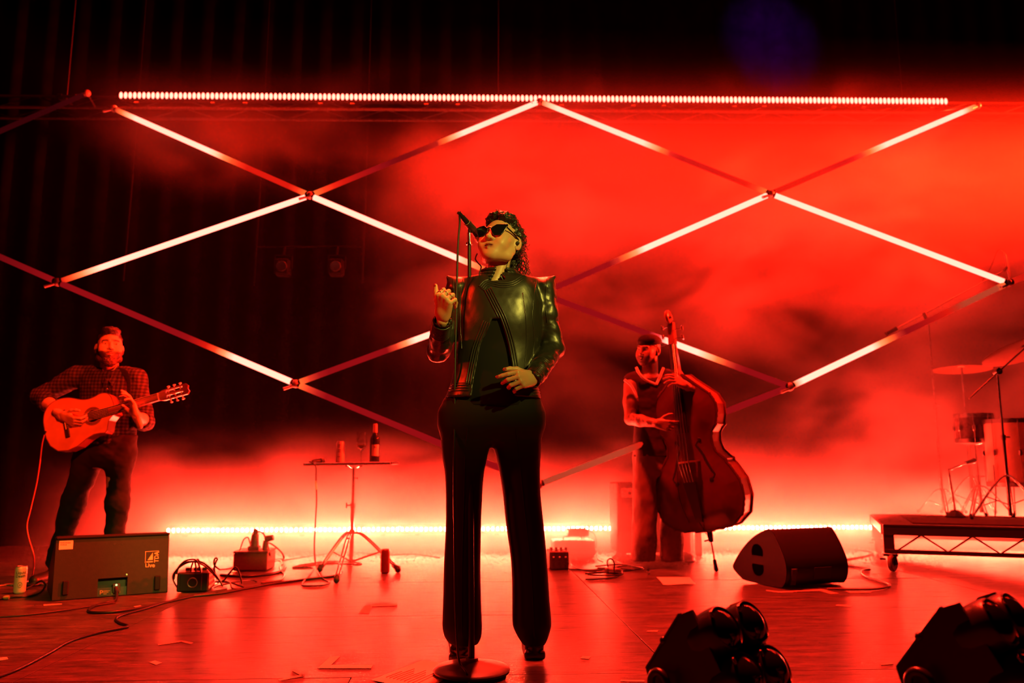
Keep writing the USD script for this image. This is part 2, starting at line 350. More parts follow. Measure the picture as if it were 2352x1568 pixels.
# ---------------------------------------------------------------- soft shapes: blended distance fields, meshed by surface nets
class Soft:
    def __init__(s): s.ops = []
    def add(s, fn, lo, hi, k=0.0, sub=False, hard=False):
        s.ops.append((fn, V(lo, float), V(hi, float), k, sub)); return s
    def cone(s, a, b, ra, rb=None, k=0.01, flat=None, sub=False):
        a, b = V(a, float), V(b, float); rb = ra if rb is None else rb
        ab = b - a; L2 = max(ab @ ab, 1e-12)
        def fn(p):
            t = np.clip(((p - a) @ ab) / L2, 0, 1)
            q = p - (a + t[:, None] * ab)
            r = ra + (rb - ra) * t
            if flat is not None:
                n, f = flat; n = V(n, float) / np.linalg.norm(n); q = q + np.outer(q @ n, n) * (1 / f - 1)
                return (np.linalg.norm(q, axis=1) - r) * min(f, 1.0)
            return np.linalg.norm(q, axis=1) - r
        R = max(ra, rb) * (max(1.0, flat[1]) if flat is not None else 1.0)
        return s.add(fn, np.minimum(a, b) - R, np.maximum(a, b) + R, k, sub)
    def chain(s, pts, rs, k=0.01, flat=None):
        for i in range(len(pts) - 1): s.cone(pts[i], pts[i + 1], rs[i], rs[i + 1], k, flat)
        return s
    def ell(s, c, r, R=None, k=0.01, sub=False):
        c, r = V(c, float), V(r, float); R = np.eye(3) if R is None else R
        def fn(p):
            q = (p - c) @ R
            k0 = np.linalg.norm(q / r, axis=1); k1 = np.linalg.norm(q / r**2, axis=1) + 1e-9
            return k0 * (k0 - 1) / k1
        m = np.full(3, r.max())
        return s.add(fn, c - m, c + m, k, sub)
    def loft(s, z, cx, cy, rx, ry, k=0.01, pw=2.0, sub=False):
        z, cx, cy, rx, ry = (np.asarray(np.broadcast_to(x, np.shape(z)), float) for x in (z, cx, cy, rx, ry))
        o = np.argsort(z); z, cx, cy, rx, ry = (x[o] for x in (z, cx, cy, rx, ry))
        from scipy.interpolate import PchipInterpolator
        prof = PchipInterpolator(z, np.stack([cx, cy, rx, ry], 1))
        def fn(p):
            zz = np.clip(p[:, 2], z[0], z[-1])
            mx, my, a, b = prof(zz).T
            u, w = np.abs(p[:, 0] - mx) / a, np.abs(p[:, 1] - my) / b
            g = (u**pw + w**pw) ** (1 / pw)
            d = (g - 1) * np.minimum(a, b)
            e = np.abs(p[:, 2] - zz)
            return np.where(e > 0, np.sqrt(np.maximum(d, 0)**2 + e**2) + np.minimum(np.maximum(d, -e), 0) * 0, d) if e.any() else d
        R = max(rx.max(), ry.max())
        return s.add(fn, (cx.min() - R, cy.min() - R, z[0]), (cx.max() + R, cy.max() + R, z[-1]), k, sub)
    def box(s, c, h, R=None, r=0.0, k=0.01, sub=False):
        c, h = V(c, float), V(h, float); R = np.eye(3) if R is None else R
        def fn(p):
            q = np.abs((p - c) @ R) - (h - r)
            return np.linalg.norm(np.maximum(q, 0), axis=1) + np.minimum(q.max(1), 0) - r
        m = np.full(3, np.linalg.norm(h))
        return s.add(fn, c - m, c + m, k, sub)
    def __call__(s, p, pad=0.03):
        d = np.full(len(p), 0.5)
        for fn, lo, hi, k, sub in s.ops:
            w = pad + k
            i = np.nonzero(np.all((p > lo - w) & (p < hi + w), 1))[0]
            if not len(i): continue
            e = fn(p[i]); a = d[i]
            if sub: a, e = -a, e
            if k > 0:
                h = np.maximum(k - np.abs(a - e), 0) / k
                v = np.minimum(a, e) - h * h * k * 0.25
            else: v = np.minimum(a, e)
            d[i] = -v if sub else v
        return d
    def bounds(s):
        add = [o for o in s.ops if not o[4]]
        return np.min([o[1] for o in add], 0), np.max([o[2] for o in add], 0)
    def mesh(s, h, warp=None, cut=None):
        return nets(s if warp is None else (lambda p: s(p) + warp(p)), *s.bounds(), h)

def nets(f, lo, hi, h):
    B = 8
    lo = V(lo) - 2.5 * h; n = np.ceil((V(hi) + 2.5 * h - lo) / h).astype(int) + 1
    nb = (n + B - 1) // B; n = nb * B
    g = np.stack(np.meshgrid(*[np.arange(k) for k in nb], indexing='ij'), -1).reshape(-1, 3)
    dc = f(lo + (g * B + (B - 1) / 2) * h)
    near = np.abs(dc) < 0.87 * B * h * 1.6 + 0.004
    D = np.repeat(np.repeat(np.repeat(np.where(dc < 0, -1.0, 1.0).reshape(nb).astype(np.float32), B, 0), B, 1), B, 2)
    gi = g[near]
    o = np.stack(np.meshgrid(*[np.arange(B)] * 3, indexing='ij'), -1).reshape(-1, 3)
    for s in range(0, len(gi), 1500):
        idx = (gi[s:s + 1500, None] * B + o[None]).reshape(-1, 3)
        D[idx[:, 0], idx[:, 1], idx[:, 2]] = f(lo + idx * h)
    S = D < 0
    cnt = sum(S[a:n[0] - 1 + a, b:n[1] - 1 + b, c:n[2] - 1 + c].astype(np.int8) for a in (0, 1) for b in (0, 1) for c in (0, 1))
    act = (cnt > 0) & (cnt < 8)
    ci = np.argwhere(act)
    cid = np.full(act.shape, -1, np.int32); cid[act] = np.arange(len(ci))
    cor = np.array([(a, b, c) for a in (0, 1) for b in (0, 1) for c in (0, 1)])
    val = np.stack([D[ci[:, 0] + a, ci[:, 1] + b, ci[:, 2] + c] for a, b, c in cor], 1).astype(float)
    acc = np.zeros((len(ci), 3)); num = np.zeros(len(ci))
    for i in range(8):
        for j in range(i + 1, 8):
            if np.abs(cor[i] - cor[j]).sum() == 1:
                x = (val[:, i] < 0) != (val[:, j] < 0)
                t = np.where(x, val[:, i] / np.where(x, val[:, i] - val[:, j], 1), 0)
                acc += np.where(x[:, None], cor[i] + t[:, None] * (cor[j] - cor[i]), 0); num += x
    v = lo + (ci + acc / num[:, None]) * h
    faces = []
    for ax in range(3):
        u, w = (ax + 1) % 3, (ax + 2) % 3
        sl0 = [slice(1, n[k] - 1) for k in range(3)]; sl0[ax] = slice(0, n[ax] - 1)
        sl1 = list(sl0); sl1[ax] = slice(1, n[ax])
        a, b = S[tuple(sl0)], S[tuple(sl1)]
        e = np.argwhere(a != b)
        if not len(e): continue
        sg_ = a[a != b]
        off = np.ones(3, int); off[ax] = 0
        e = e + off
        eu, ew = np.eye(3, dtype=int)[u], np.eye(3, dtype=int)[w]
        q = [cid[tuple((e - x).T)] for x in (eu + ew, ew, 0 * eu, eu)]
        q = np.stack(q, 1)
        q[~sg_] = q[~sg_][:, ::-1]
        faces.append(q)
    q = np.vstack(faces)
    fa = np.vstack([q[:, [0, 1, 2]], q[:, [0, 2, 3]]])
    return trimesh.Trimesh(v, fa, process=False)

def folds(m, amp, scale, seed=0, stretch=(1, 1, 1), mask=None):
    """pushes the surface in and out by a noise, for cloth folds"""
    n = m.vertex_normals
    d = (meshkit.fbm(m.vertices * V(stretch) * scale, 3, seed) - 0.5) * 2 * amp
    if mask is not None: d = d * mask
    return trimesh.Trimesh(m.vertices + n * d[:, None], m.faces, process=False)

def slab(poly, half, res=0.006, arch=0.0, reach=0.1, edge=0.006):
    """a plate of a given outline whose two faces are arched; local x, y in the outline's plane, z through it"""
    from scipy.ndimage import distance_transform_edt
    from scipy.interpolate import RegularGridInterpolator
    P = sg.Polygon(poly) if not isinstance(poly, sg.Polygon) else poly
    x0, y0, x1, y1 = P.bounds; g = res / 2; pad = 0.05
    xs, ys = np.arange(x0 - pad, x1 + pad, g), np.arange(y0 - pad, y1 + pad, g)
    import shapely
    X, Y = np.meshgrid(xs, ys, indexing='ij')
    ins = shapely.contains_xy(P, X.ravel(), Y.ravel()).reshape(X.shape)
    sd = (distance_transform_edt(~ins) - distance_transform_edt(ins)) * g
    it = RegularGridInterpolator((xs, ys), sd, bounds_error=False, fill_value=pad)
    def f(p):
        d2 = it(p[:, :2])
        t = np.clip(-d2 / reach, 0, 1); t = t * t * (3 - 2 * t)
        dz = np.abs(p[:, 2]) - (half + arch * t)
        a, b = d2 + edge, dz + edge
        return np.minimum(np.maximum(a, b), 0) + np.hypot(np.maximum(a, 0), np.maximum(b, 0)) - edge
    H = half + arch
    return nets(f, (x0, y0, -H), (x1, y1, H), res)

# ---------------------------------------------------------------- truss that carries the overhead bars
tz0, tz1 = float(at(150, 243, YB + 0.1)[2]), float(at(150, 218, YB + 0.1)[2])
tx0, tx1 = -5.6, 6.6
tsl = (top_r[2] - top_l[2]) / (top_r[0] - top_l[0])
zt = lambda x: (x - top_l[0]) * tsl
pmat('dead_black', (0.004, 0.004, 0.004), 0.9, specular_ior_level=0.1)
pmat('truss_metal', (0.07, 0.065, 0.065), 0.4, 0.8)
truss = thing('lighting_truss', 'long thin aluminium truss behind the overhead glowing bars', 'truss')
for yy in (YB + 0.11, YB + 0.36):
    for zz in (tz0, tz1):
        obj('chord', rod((tx0, yy, zz + zt(tx0)), (tx1, yy, zz + zt(tx1)), 0.016, n=8), 'truss_metal', truss)
n = 36
for yy in (YB + 0.11, YB + 0.36):
    for i in range(n):
        xa, xb = tx0 + (tx1 - tx0) * i / n, tx0 + (tx1 - tx0) * (i + 1) / n
        za, zb = (tz0, tz1) if i % 2 else (tz1, tz0)
        obj('diagonal', rod((xa, yy, za + zt(xa)), (xb, yy, zb + zt(xb)), 0.007, n=6), 'truss_metal', truss)
for xx in (-4.0, 0.3, 4.6):
    obj('hoist_chain', rod((xx, YB + 0.235, tz1 + zt(xx)), (xx, YB + 0.235, 9.0), 0.006, n=6), 'black_metal', truss)
    obj('hoist_bar', boxat((xx - 0.02, YB + 0.09, tz1 + zt(xx) - 0.02), (xx + 0.02, YB + 0.38, tz1 + zt(xx) + 0.02)), 'black_metal', truss)

# ---------------------------------------------------------------- pixel tubes in a diamond lattice
mat('tube_glow', {'a': ('attribute', dict(attribute='tint')), 'e': ('emission', dict(strength=1.0))}, [('a.color', 'e.color')], surface='e.emission')
ROWD = [float((V([0, YB - 0.12, 0]) - EYE)[1]) + 0.28, 6.75, 6.50, 6.28, 6.12]
nodes = {'a0': (200, 214, 0), 'b0': (1240, 233, 0), 'c0': (2245, 243, 0), 'z0': (262, 250, 0), 'a1': (712, 449, 1), 'b1': (1770, 445, 1), 'a2': (133, 648, 2), 'b2': (1243, 674, 2), 'c2': (2315, 650, 2),
         'a3': (679, 881, 3), 'b3': (1814, 888, 3), 'a4': (1238, 1112, 4), 'y1': (-330, 445, 1), 'd1': (2860, 440, 1)}
NP = {k: dep(px, py, ROWD[r]) for k, (px, py, r) in nodes.items()}
CR, OR, RD, DM, VD, PK = (7.5, .86, .60), (1.6, .16, .03), (0.75, .01, .004), (0.30, .004, .006), (.035, .001, .002), (.5, .05, .02)
tubes = [
    ('z0', 'a1', [(0, DM), (.03, OR), (.10, CR), (.55, CR), (.62, OR), (.72, RD), (.93, RD), (1, OR)], 'upper left tube falling from the overhead bars to the left upper joint'),
    ('a1', 'b0', [(0, OR), (.10, RD), (.25, DM), (.50, VD), (.56, OR), (.62, CR), (1, CR)], 'tube rising from the left upper joint to the middle of the overhead bars'),
    ('a1', 'a2', [(0, CR), (.86, CR), (.95, OR), (1, RD)], 'bright tube falling from the left upper joint to the far left joint'),
    ('a1', 'b2', [(0, CR), (.66, CR), (.76, OR), (1, DM)], 'bright tube running from the left upper joint down behind the singer'),
    ('b0', 'b1', [(0, OR), (.05, CR), (.50, CR), (.56, OR), (.62, DM), (.92, RD), (1, OR)], 'tube falling from the middle of the overhead bars to the right upper joint'),
    ('b1', 'c0', [(0, RD), (.10, RD), (.35, DM), (.44, OR), (.50, CR), (.92, CR), (1, OR)], 'tube rising from the right upper joint to the right end of the overhead bars'),
    ('b1', 'b2', [(0, CR), (.56, CR), (.64, OR), (.72, DM), (1, DM)], 'tube falling from the right upper joint towards the back of the singer'),
    ('b1', 'c2', [(0, CR), (1, CR)], 'fully lit tube falling from the right upper joint to the far right joint'),
    ('a2', 'a3', [(0, DM), (.55, DM), (.64, RD), (.70, OR), (.74, CR), (1, CR)], 'tube between the far left joint and the lower left joint, lit at its lower end'),
    ('a3', 'b2', [(0, OR), (.10, DM), (.36, DM), (.42, OR), (.47, CR), (.80, CR), (1, OR)], 'tube rising from the lower left joint to the back of the singer'),
    ('a3', 'a4', [(0, OR), (.12, DM), (.5, DM), (1, DM)], 'dim tube falling from the lower left joint behind the drinks table'),
    ('b2', 'b3', [(0, DM), (.47, DM), (.49, CR), (.66, CR), (.73, OR), (.82, DM), (1, DM)], 'tube behind the neck of the double bass, lit at its middle'),
    ('b3', 'c2', [(0, OR), (.03, CR), (.36, CR), (.44, OR), (.52, DM), (.72, RD), (.80, PK), (.97, PK), (1, OR)], 'tube rising from the lower right joint to the far right joint'),
    ('b3', 'a4', [(0, DM), (.3, DM), (.6, RD), (.66, PK), (1, PK)], 'dim tube falling from the lower right joint behind the bassist'),
    ('a2', 'y1', [(0, DM), (1, VD)], 'dim tube leaving the far left joint upwards out to the left'),
    ('a0', 'y1', [(0, VD), (.3, VD), (1, VD)], 'unlit tube falling from the left end of the truss'),
    ('c2', 'd1', [(0, RD), (1, VD)], 'dim tube leaving the far right joint upwards out to the right'),
]
def glow_tube(a, b, prof, label):
    d = b - a; L = np.linalg.norm(d); u = d / L
    a, b = a + u * 0.035, b - u * 0.035
    ns = 26
    t = np.linspace(0, 1, ns)
    m = tube(a + (b - a) * t[:, None], 0.024, 8)
    tt = np.clip(((m.vertices - a) @ u) / np.linalg.norm(b - a), 0, 1)
    pos = [p for p, _ in prof]
    col = np.stack([np.exp(np.interp(tt, pos, [math.log(c[k]) for _, c in prof])) for k in range(3)], 1)
    x = thing('led_tube', label, 'led tube', 'pixel tubes of the diamond lattice')
    obj('diffuser', m, 'tube_glow', x, tint=col)
    for q, s in ((a, -1), (b, 1)):
        obj('end_cap', rod(q - u * s * 0.004, q + u * s * 0.022, 0.0255, n=10), 'black_plastic', x)
for a, b, prof, label in tubes:
    glow_tube(NP[a], NP[b], prof, label)
jl = {'a1': 'joint clamp of four tubes at the left upper crossing', 'b1': 'joint clamp of four tubes at the right upper crossing', 'a2': 'joint clamp at the far left of the tube lattice',
      'b2': 'joint clamp of four tubes hidden behind the singer', 'c2': 'joint clamp at the far right of the tube lattice', 'a3': 'red lit joint clamp at the lower left crossing',
      'b3': 'joint clamp at the lower right crossing beside the double bass', 'a4': 'lowest joint clamp of the lattice behind the singer\'s legs', 'b0': 'joint clamp under the middle of the overhead bars',
      'c0': 'joint clamp under the right end of the overhead bars', 'z0': 'joint clamp under the left end of the overhead bars', 'a0': 'joint clamp at the bare left end of the truss'}
pmat('clamp_paint', (0.35, 0.33, 0.33), 0.4, 0.3)
for k, label in jl.items():
    p = NP[k]
    x = thing('tube_clamp', label, 'clamp', 'joints of the tube lattice')
    obj('ball', T(trimesh.creation.icosphere(2, 0.034), None, p), 'clamp_paint', x, smooth=True)
    obj('lever', rod(p + V([-0.02, -0.02, -0.02]), p + V([-0.085, -0.035, -0.045]), 0.010, 0.013, 8), 'clamp_paint', x)
    if k in ('b0', 'c0', 'z0', 'a0'):
        obj('drop_arm', rod(p, (p[0], YB + 0.11, tz0 + zt(p[0])), 0.010, n=8), 'black_metal', x)

# ---------------------------------------------------------------- pipe frame and two dead lamps on the dark backdrop at the left
yp = YW + 0.36
fr = thing('pipe_frame', 'faint hanging pipe frame in the dark at the left of the backdrop', 'pipe frame')
pts = [(597, 440), (583, 655)], [(840, 440), (832, 650)], [(588, 568), (838, 566)]
for (p, q) in pts:
    obj('pipe', rod(at(*p, yp), at(*q, yp), 0.010, n=8), 'dead_black', fr)
for px in (597, 840):
    a = at(px, 440, yp); obj('hanger', rod(a, (a[0], yp, 9.0), 0.005, n=6), 'dead_black', fr)
fr2 = thing('hanging_pipe', 'faint slanted hanging pipe far left on the dark backdrop', 'pipe')
obj('pipe', rod(at(305, 400, yp), at(283, 645, yp), 0.010, n=8), 'dead_black', fr2)
a = at(305, 400, yp); obj('hanger', rod(a, (a[0], yp, 9.0), 0.005, n=6), 'dead_black', fr2)
pmat('lens_dim', (0.008, 0.008, 0.008), 0.3)
for px, lab in ((650, 'left of two unlit lamps hanging from the dark pipe frame'), (773, 'right of two unlit lamps hanging from the dark pipe frame')):
    x = thing('hanging_lamp', lab, 'stage lamp', 'unlit lamps on the pipe frame')
    c = at(px, 615, yp - 0.05)
    obj('housing', T(rbox((0.15, 0.14, 0.17), 0.02, 1), None, c), 'dead_black', x)
    obj('lens', T(lathe([(0, 0), (0.05, 0.004), (0.055, 0)], 20), Rx(math.pi / 2), c + V([0, -0.071, 0])), 'lens_dim', x)
    for s in (-1, 1):
        obj('yoke_arm', boxat(c + V([s * 0.085 - 0.006, -0.012, -0.01]), c + V([s * 0.085 + 0.006, 0.012, 0.13])), 'dead_black', x)
    zc = float(at(px, 567, yp)[2])
    obj('yoke_bar', boxat(c + V([-0.091, -0.012, 0.12]), c + V([0.091, 0.012, 0.135])), 'dead_black', x)
    obj('hook_clamp', rod(c + V([0, 0, 0.13]), (c[0], yp, zc), 0.012, n=8), 'dead_black', x)


# ---------------------------------------------------------------- people
def skin_mat(name, extra_rough=0.45):
    mat(name, {'a': ('attribute', dict(attribute='tint')), 'g': ('texture_coordinate', {}), 'n': ('noise_texture', dict(scale=260.0, detail=2.0)),
               'b': ('bump', dict(strength=0.12, distance=0.001)),
               'p': ('principled_bsdf', dict(roughness=extra_rough, subsurface_weight=0.0, specular_ior_level=0.45))},
        [('a.color', 'p.base_color'), ('g.object', 'n.vector'), ('n.fac', 'b.height'), ('b.normal', 'p.normal')], surface='p.BSDF')
skin_mat('skin')
pmat('hair_black', (0.010, 0.008, 0.007), 0.45, specular_ior_level=0.4)
pmat('hair_brown', (0.02, 0.011, 0.007), 0.55)
pmat('leather', (0.016, 0.0148, 0.014), 0.36, bump=0.10, bscale=90, specular_ior_level=0.6)
pmat('leather_piping', (0.024, 0.022, 0.021), 0.32, specular_ior_level=0.6)
pmat('black_cloth', (0.006, 0.0055, 0.006), 0.85, specular_ior_level=0.2)
pmat('wool_black', (0.008, 0.007, 0.0075), 0.8, bump=0.1, bscale=500, specular_ior_level=0.25)
pmat('boot_leather', (0.012, 0.011, 0.011), 0.2)
pmat('lens_black', (0.006, 0.006, 0.007), 0.07, specular_ior_level=0.9)
pmat('frame_black', (0.008, 0.007, 0.007), 0.15)
pmat('silver', (0.8, 0.78, 0.74), 0.18, 1.0)

def turned(yaw, pitch, roll=0.0):
    """head rotation: yaw > 0 turns the face to the picture's right, pitch > 0 lifts the chin"""
    return Rz(yaw) @ Rx(-pitch) @ Ry(roll)

def head(skin, lip, female=True, beard=None, s=1.0, brow=None, h=0.0024, eye_open=0.004):
    """a head in its own place: x to the picture's right, face towards -y, z up; returns mesh and its colours"""
    f = Soft()
    jw = 0.050 if female else 0.056
    f.ell((0, 0.018, 0.030), (0.074, 0.092, 0.084), k=0)
    f.ell((0, -0.022, -0.020), (0.064 if female else 0.067, 0.064, 0.082), k=0.03)
    for x in (-1, 1):
        f.cone((x * 0.056, 0.012, -0.045), (x * jw, -0.012, -0.078), 0.018, 0.017, k=0.025)
        f.cone((x * jw, -0.012, -0.076), (x * 0.014, -0.068, -0.101), 0.017, 0.014, k=0.028)
        f.ell((x * 0.042, -0.056, -0.020), (0.024, 0.021, 0.022), k=0.034)
        f.cone((x * 0.040, -0.066, -0.050), (x * 0.024, -0.066, -0.080), 0.020, 0.018, k=0.034)
    f.ell((0, -0.075, -0.097), (0.021, 0.017, 0.015), k=0.018)
    f.ell((0, -0.074, -0.066), (0.030, 0.018, 0.026), k=0.02)
    for x in (-1, 1):
        f.cone((x * 0.014, -0.083, 0.026), (x * 0.044, -0.072, 0.028), 0.008 if female else 0.010, 0.007, k=0.014)
        f.ell((x * 0.032, -0.092, 0.006), (0.020, 0.015, 0.012), k=0.012, sub=True)
        f.ell((x * 0.032, -0.068, 0.006), (0.0145, 0.0145, 0.0145), k=0.001)
        # lids
        f.cone((x * 0.020, -0.0795, 0.011), (x * 0.044, -0.0745, 0.011), 0.0055, 0.0048, k=0.004)
        f.cone((x * 0.022, -0.0795, 0.000 - eye_open * 0.2), (x * 0.043, -0.0745, 0.000), 0.004, 0.0035, k=0.004)
    f.cone((0, -0.080, 0.020), (0, -0.102, -0.024), 0.0075, 0.0105, k=0.012)
    f.ell((0, -0.104, -0.026), (0.0115, 0.011, 0.010), k=0.008)
    for x in (-1, 1):
        f.ell((x * 0.0135, -0.092, -0.030), (0.0085, 0.011, 0.0075), k=0.006)
        f.ell((x * 0.0065, -0.100, -0.0375), (0.0035, 0.005, 0.004), k=0.002, sub=True)
    # mouth
    f.cone((-0.0225, -0.0865, -0.0605), (-0.005, -0.0935, -0.0550), 0.0046, 0.0066, k=0.005)
    f.cone((0.0225, -0.0865, -0.0605), (0.005, -0.0935, -0.0550), 0.0046, 0.0066, k=0.005)
    f.cone((-0.0215, -0.0865, -0.0665), (0.0, -0.0935, -0.0725), 0.0046, 0.0078, k=0.005)
    f.cone((0.0215, -0.0865, -0.0665), (0.0, -0.0935, -0.0725), 0.0046, 0.0078, k=0.005)
    f.cone((-0.024, -0.088, -0.0625), (0, -0.099, -0.0632), 0.0016, 0.0026, k=0.003, sub=True)
    f.cone((0.024, -0.088, -0.0625), (0, -0.099, -0.0632), 0.0016, 0.0026, k=0.003, sub=True)
    # ears
    for x in (-1, 1):
        f.ell((x * 0.079, 0.020, -0.004), (0.007, 0.020, 0.032), Rz(-x * 0.45), k=0.006)
        f.ell((x * 0.086, 0.014, -0.002), (0.005, 0.011, 0.020), Rz(-x * 0.45), k=0.004, sub=True)
        f.ell((x * 0.080, 0.012, -0.031), (0.006, 0.008, 0.009), k=0.005)
    m = f.mesh(h)
    p = m.vertices
    col = np.tile(V(skin, float), (len(p), 1))
    def mixin(w, c):
        nonlocal col
        w = np.clip(w, 0, 1)[:, None]; col = col * (1 - w) + V(c) * w
    lipw = np.exp(-((p[:, 0] / 0.0235)**4)) * np.exp(-(((p[:, 2] + 0.0645) / 0.0115)**4)) * (p[:, 1] < -0.078)
    mixin(lipw, lip)
    mixin(np.exp(-(((p[:, 2] + 0.063) / 0.0022)**2)) * (np.abs(p[:, 0]) < 0.019) * (p[:, 1] < -0.078) * 0.7, V(lip) * 0.3)
    if brow is not None:
        for x in (-1, 1):
            u = x * p[:, 0]
            zc = 0.028 + 0.004 * np.sin((u - 0.012) / 0.036 * np.pi)
            mixin(np.exp(-(((p[:, 2] - zc) / 0.0042)**4)) * (u > 0.011) * (u < 0.050) * (p[:, 1] < -0.05), brow)
    for x in (-1, 1):   # eyes
        e = p - V([x * 0.032, -0.068, 0.006])
        on = (np.abs(np.linalg.norm(e, axis=1) - 0.0145) < 0.0012) & (p[:, 1] < -0.078)
        col[on] = (0.45, 0.42, 0.40)
        col[on & (np.hypot(e[:, 0], e[:, 2]) < 0.0062)] = (0.02, 0.012, 0.008)
    if beard is not None:
        w = np.clip((-0.040 - p[:, 2]) / 0.010, 0, 1)
        side = np.clip((np.abs(p[:, 0]) - 0.050) / 0.008, 0, 1) * np.clip((0.0 - p[:, 2]) / 0.012, 0, 1) * (p[:, 1] > -0.06)
        mouth = np.exp(-((p[:, 0] / 0.019)**4)) * np.exp(-(((p[:, 2] + 0.0645) / 0.010)**4))
        mixin(np.maximum(w, side) * (1 - mouth) * (p[:, 1] < 0.03), beard)
    return trimesh.Trimesh(m.vertices * s, m.faces, process=False), col

def hand(wrist, e1, e2, right, curls, s=1.0, spread=0.06, thumb=((0.55, 0.75, -0.25), (0.75, 0.55, -0.3), (0.85, 0.35, -0.35)), h=0.0024):
    """e1: wrist to knuckles, e2: towards the thumb's side; curls: for index..little the bends (radians) at the three joints towards the palm"""
    e1 = V(e1, float); e1 /= np.linalg.norm(e1)
    e2 = V(e2, float); e2 = e2 - e1 * (e2 @ e1); e2 /= np.linalg.norm(e2)
    e3 = np.cross(e1, e2) * (1 if right else -1)      # out of the back of the hand
    W = V(wrist, float)
    q = lambda a, b, c: W + (e1 * a + e2 * b + e3 * c) * s
    f = Soft()
    lat = (0.030, 0.010, -0.0105, -0.029)
    top = (0.088, 0.093, 0.088, 0.078)
    for b, t in zip(lat, top):
        f.cone(q(0.006, b * 0.62, 0), q(t, b, 0.001), 0.0135 * s, 0.0108 * s, k=0.014 * s)
    f.cone(q(-0.06, 0, 0.0), q(0.01, 0, 0), 0.024 * s, 0.024 * s, k=0.016 * s, flat=(e3, 0.78))
    f.cone(q(0.012, 0.020, -0.008), q(0.045, 0.027, -0.010), 0.016 * s, 0.013 * s, k=0.012 * s)
    f.cone(q(0.015, -0.02, -0.008), q(0.06, -0.026, -0.006), 0.012 * s, 0.011 * s, k=0.012 * s)
    lens = ((0.041, 0.024, 0.020), (0.045, 0.028, 0.021), (0.042, 0.026, 0.021), (0.033, 0.019, 0.018))
    ends = []
    for i in range(4):
        p = q(top[i], lat[i], 0.001); ang = 0.0
        sp = (1.5 - i) * spread
        pts = [p]
        for L, c in zip(lens[i], curls[i]):
            ang += c
            d = e1 * math.cos(ang) - e3 * math.sin(ang)
            d = d * math.cos(sp) + e2 * math.sin(sp)
            p = p + d * L * s; pts.append(p)
        r = (0.0098, 0.0090, 0.0082, 0.0070) if i < 3 else (0.0085, 0.0078, 0.0070, 0.0060)
        f.chain(pts[:1] + pts[1:], [x * s for x in r], k=0.0025 * s)
        ends.append(pts)
    p = q(0.022, 0.026, -0.008); pts = [p]
    for L, d in zip((0.040, 0.032, 0.026), thumb):
        d = V(d, float); d = d / np.linalg.norm(d)
        p = p + (e1 * d[0] + e2 * d[1] + e3 * d[2]) * L * s; pts.append(p)
    f.chain(pts, [0.0135 * s, 0.0112 * s, 0.0100 * s, 0.0078 * s], k=0.005 * s)
    ends.append(pts)
    return f.mesh(h), ends, (e1, e2, e3)

def wrap_hair(parts, h=0.004, amp=0.006, scale=60, seed=0):
    f = Soft()
    for c, r, k in parts: f.ell(c, r, k=k)
    m = f.mesh(h)
    return folds(m, amp, scale, seed)

# ================= the singer
YS = 3.18
def S(px, py, dy=0.0): return at(px, py, YS + dy)
SP = float(np.linalg.norm(at(1177, 800, YS) - at(1176, 800, YS)))      # metres to a pixel there
def zrow(py): return float(S(1176, py)[2])
def xcol(px, py): return float(S(px, py)[0])
singer = thing('person', 'woman in a black leather jacket and sunglasses singing at the microphone stand', 'person', loc=(*S(1140, 1520)[:2], 0))
SKIN_A, LIP_A = (0.50, 0.30, 0.19), (0.24, 0.07, 0.06)
hc = S(1148, 557, 0.0)
HR = turned(-0.50, 0.24, 0.02)
hm, hcol = head(SKIN_A, LIP_A, True, s=0.94, brow=(0.02, 0.012, 0.01), h=0.0022)
head_m = T(hm, HR, hc)
# neck and shoulders of the body, legs inside the clothes
def legs_rows(rows): return [zrow(r[0]) for r in rows], [0.5 * (xcol(r[1], r[0]) + xcol(r[2], r[0])) for r in rows], [0.5 * (xcol(r[2], r[0]) - xcol(r[1], r[0])) for r in rows]
LL = [(925, 1026, 1120), (950, 1013, 1130), (985, 1012, 1136), (1015, 1013, 1129), (1050, 1016, 1120), (1090, 1022, 1112), (1150, 1024, 1107), (1200, 1023, 1105), (1300, 1019, 1104), (1380, 1017, 1105), (1440, 1015, 1107), (1462, 1019, 1106), (1482, 1030, 1098)]
RL = [(925, 1140, 1236), (950, 1130, 1246), (985, 1124, 1247), (1015, 1131, 1246), (1050, 1141, 1244), (1090, 1150, 1243), (1150, 1159, 1246), (1200, 1164, 1252), (1300, 1177, 1261), (1380, 1181, 1267), (1440, 1181, 1272), (1466, 1190, 1266), (1490, 1204, 1255)]
PV = [(890, 1036, 1230), (920, 1024, 1238), (950, 1014, 1246), (975, 1016, 1244), (996, 1036, 1224), (1010, 1066, 1194)]
def legs_soft(grow=0.0, hip=True):
    f = Soft()
    for rows, cy in ((LL, 0.0), (RL, 0.02)):
        z, cx, rx = legs_rows(rows)
        rx = np.array(rx) + grow
        ry = np.maximum(rx * 0.96, 0.062 + grow)
        f.loft(z, cx, YS + 0.03 + cy + np.linspace(0, 0.03, len(z)), rx, ry, k=0.02, pw=2.2)
    z, cx, rx = legs_rows(PV)
    f.loft(z, cx, YS + 0.03, np.array(rx) + grow, np.array([0.108, 0.118, 0.124, 0.118, 0.095, 0.07]) + grow, k=0.05, pw=2.2)
    return f
fb = legs_soft(-0.016)
fb.loft([zrow(r) for r in (900, 850, 800, 740, 690, 668)], [xcol(1138, 800), xcol(1138, 800), xcol(1143, 800), xcol(1149, 740), xcol(1150, 690), xcol(1148, 668)], YS + 0.02,
        [0.135, 0.125, 0.125, 0.135, 0.12, 0.07], [0.095, 0.09, 0.09, 0.10, 0.08, 0.045], k=0.03)
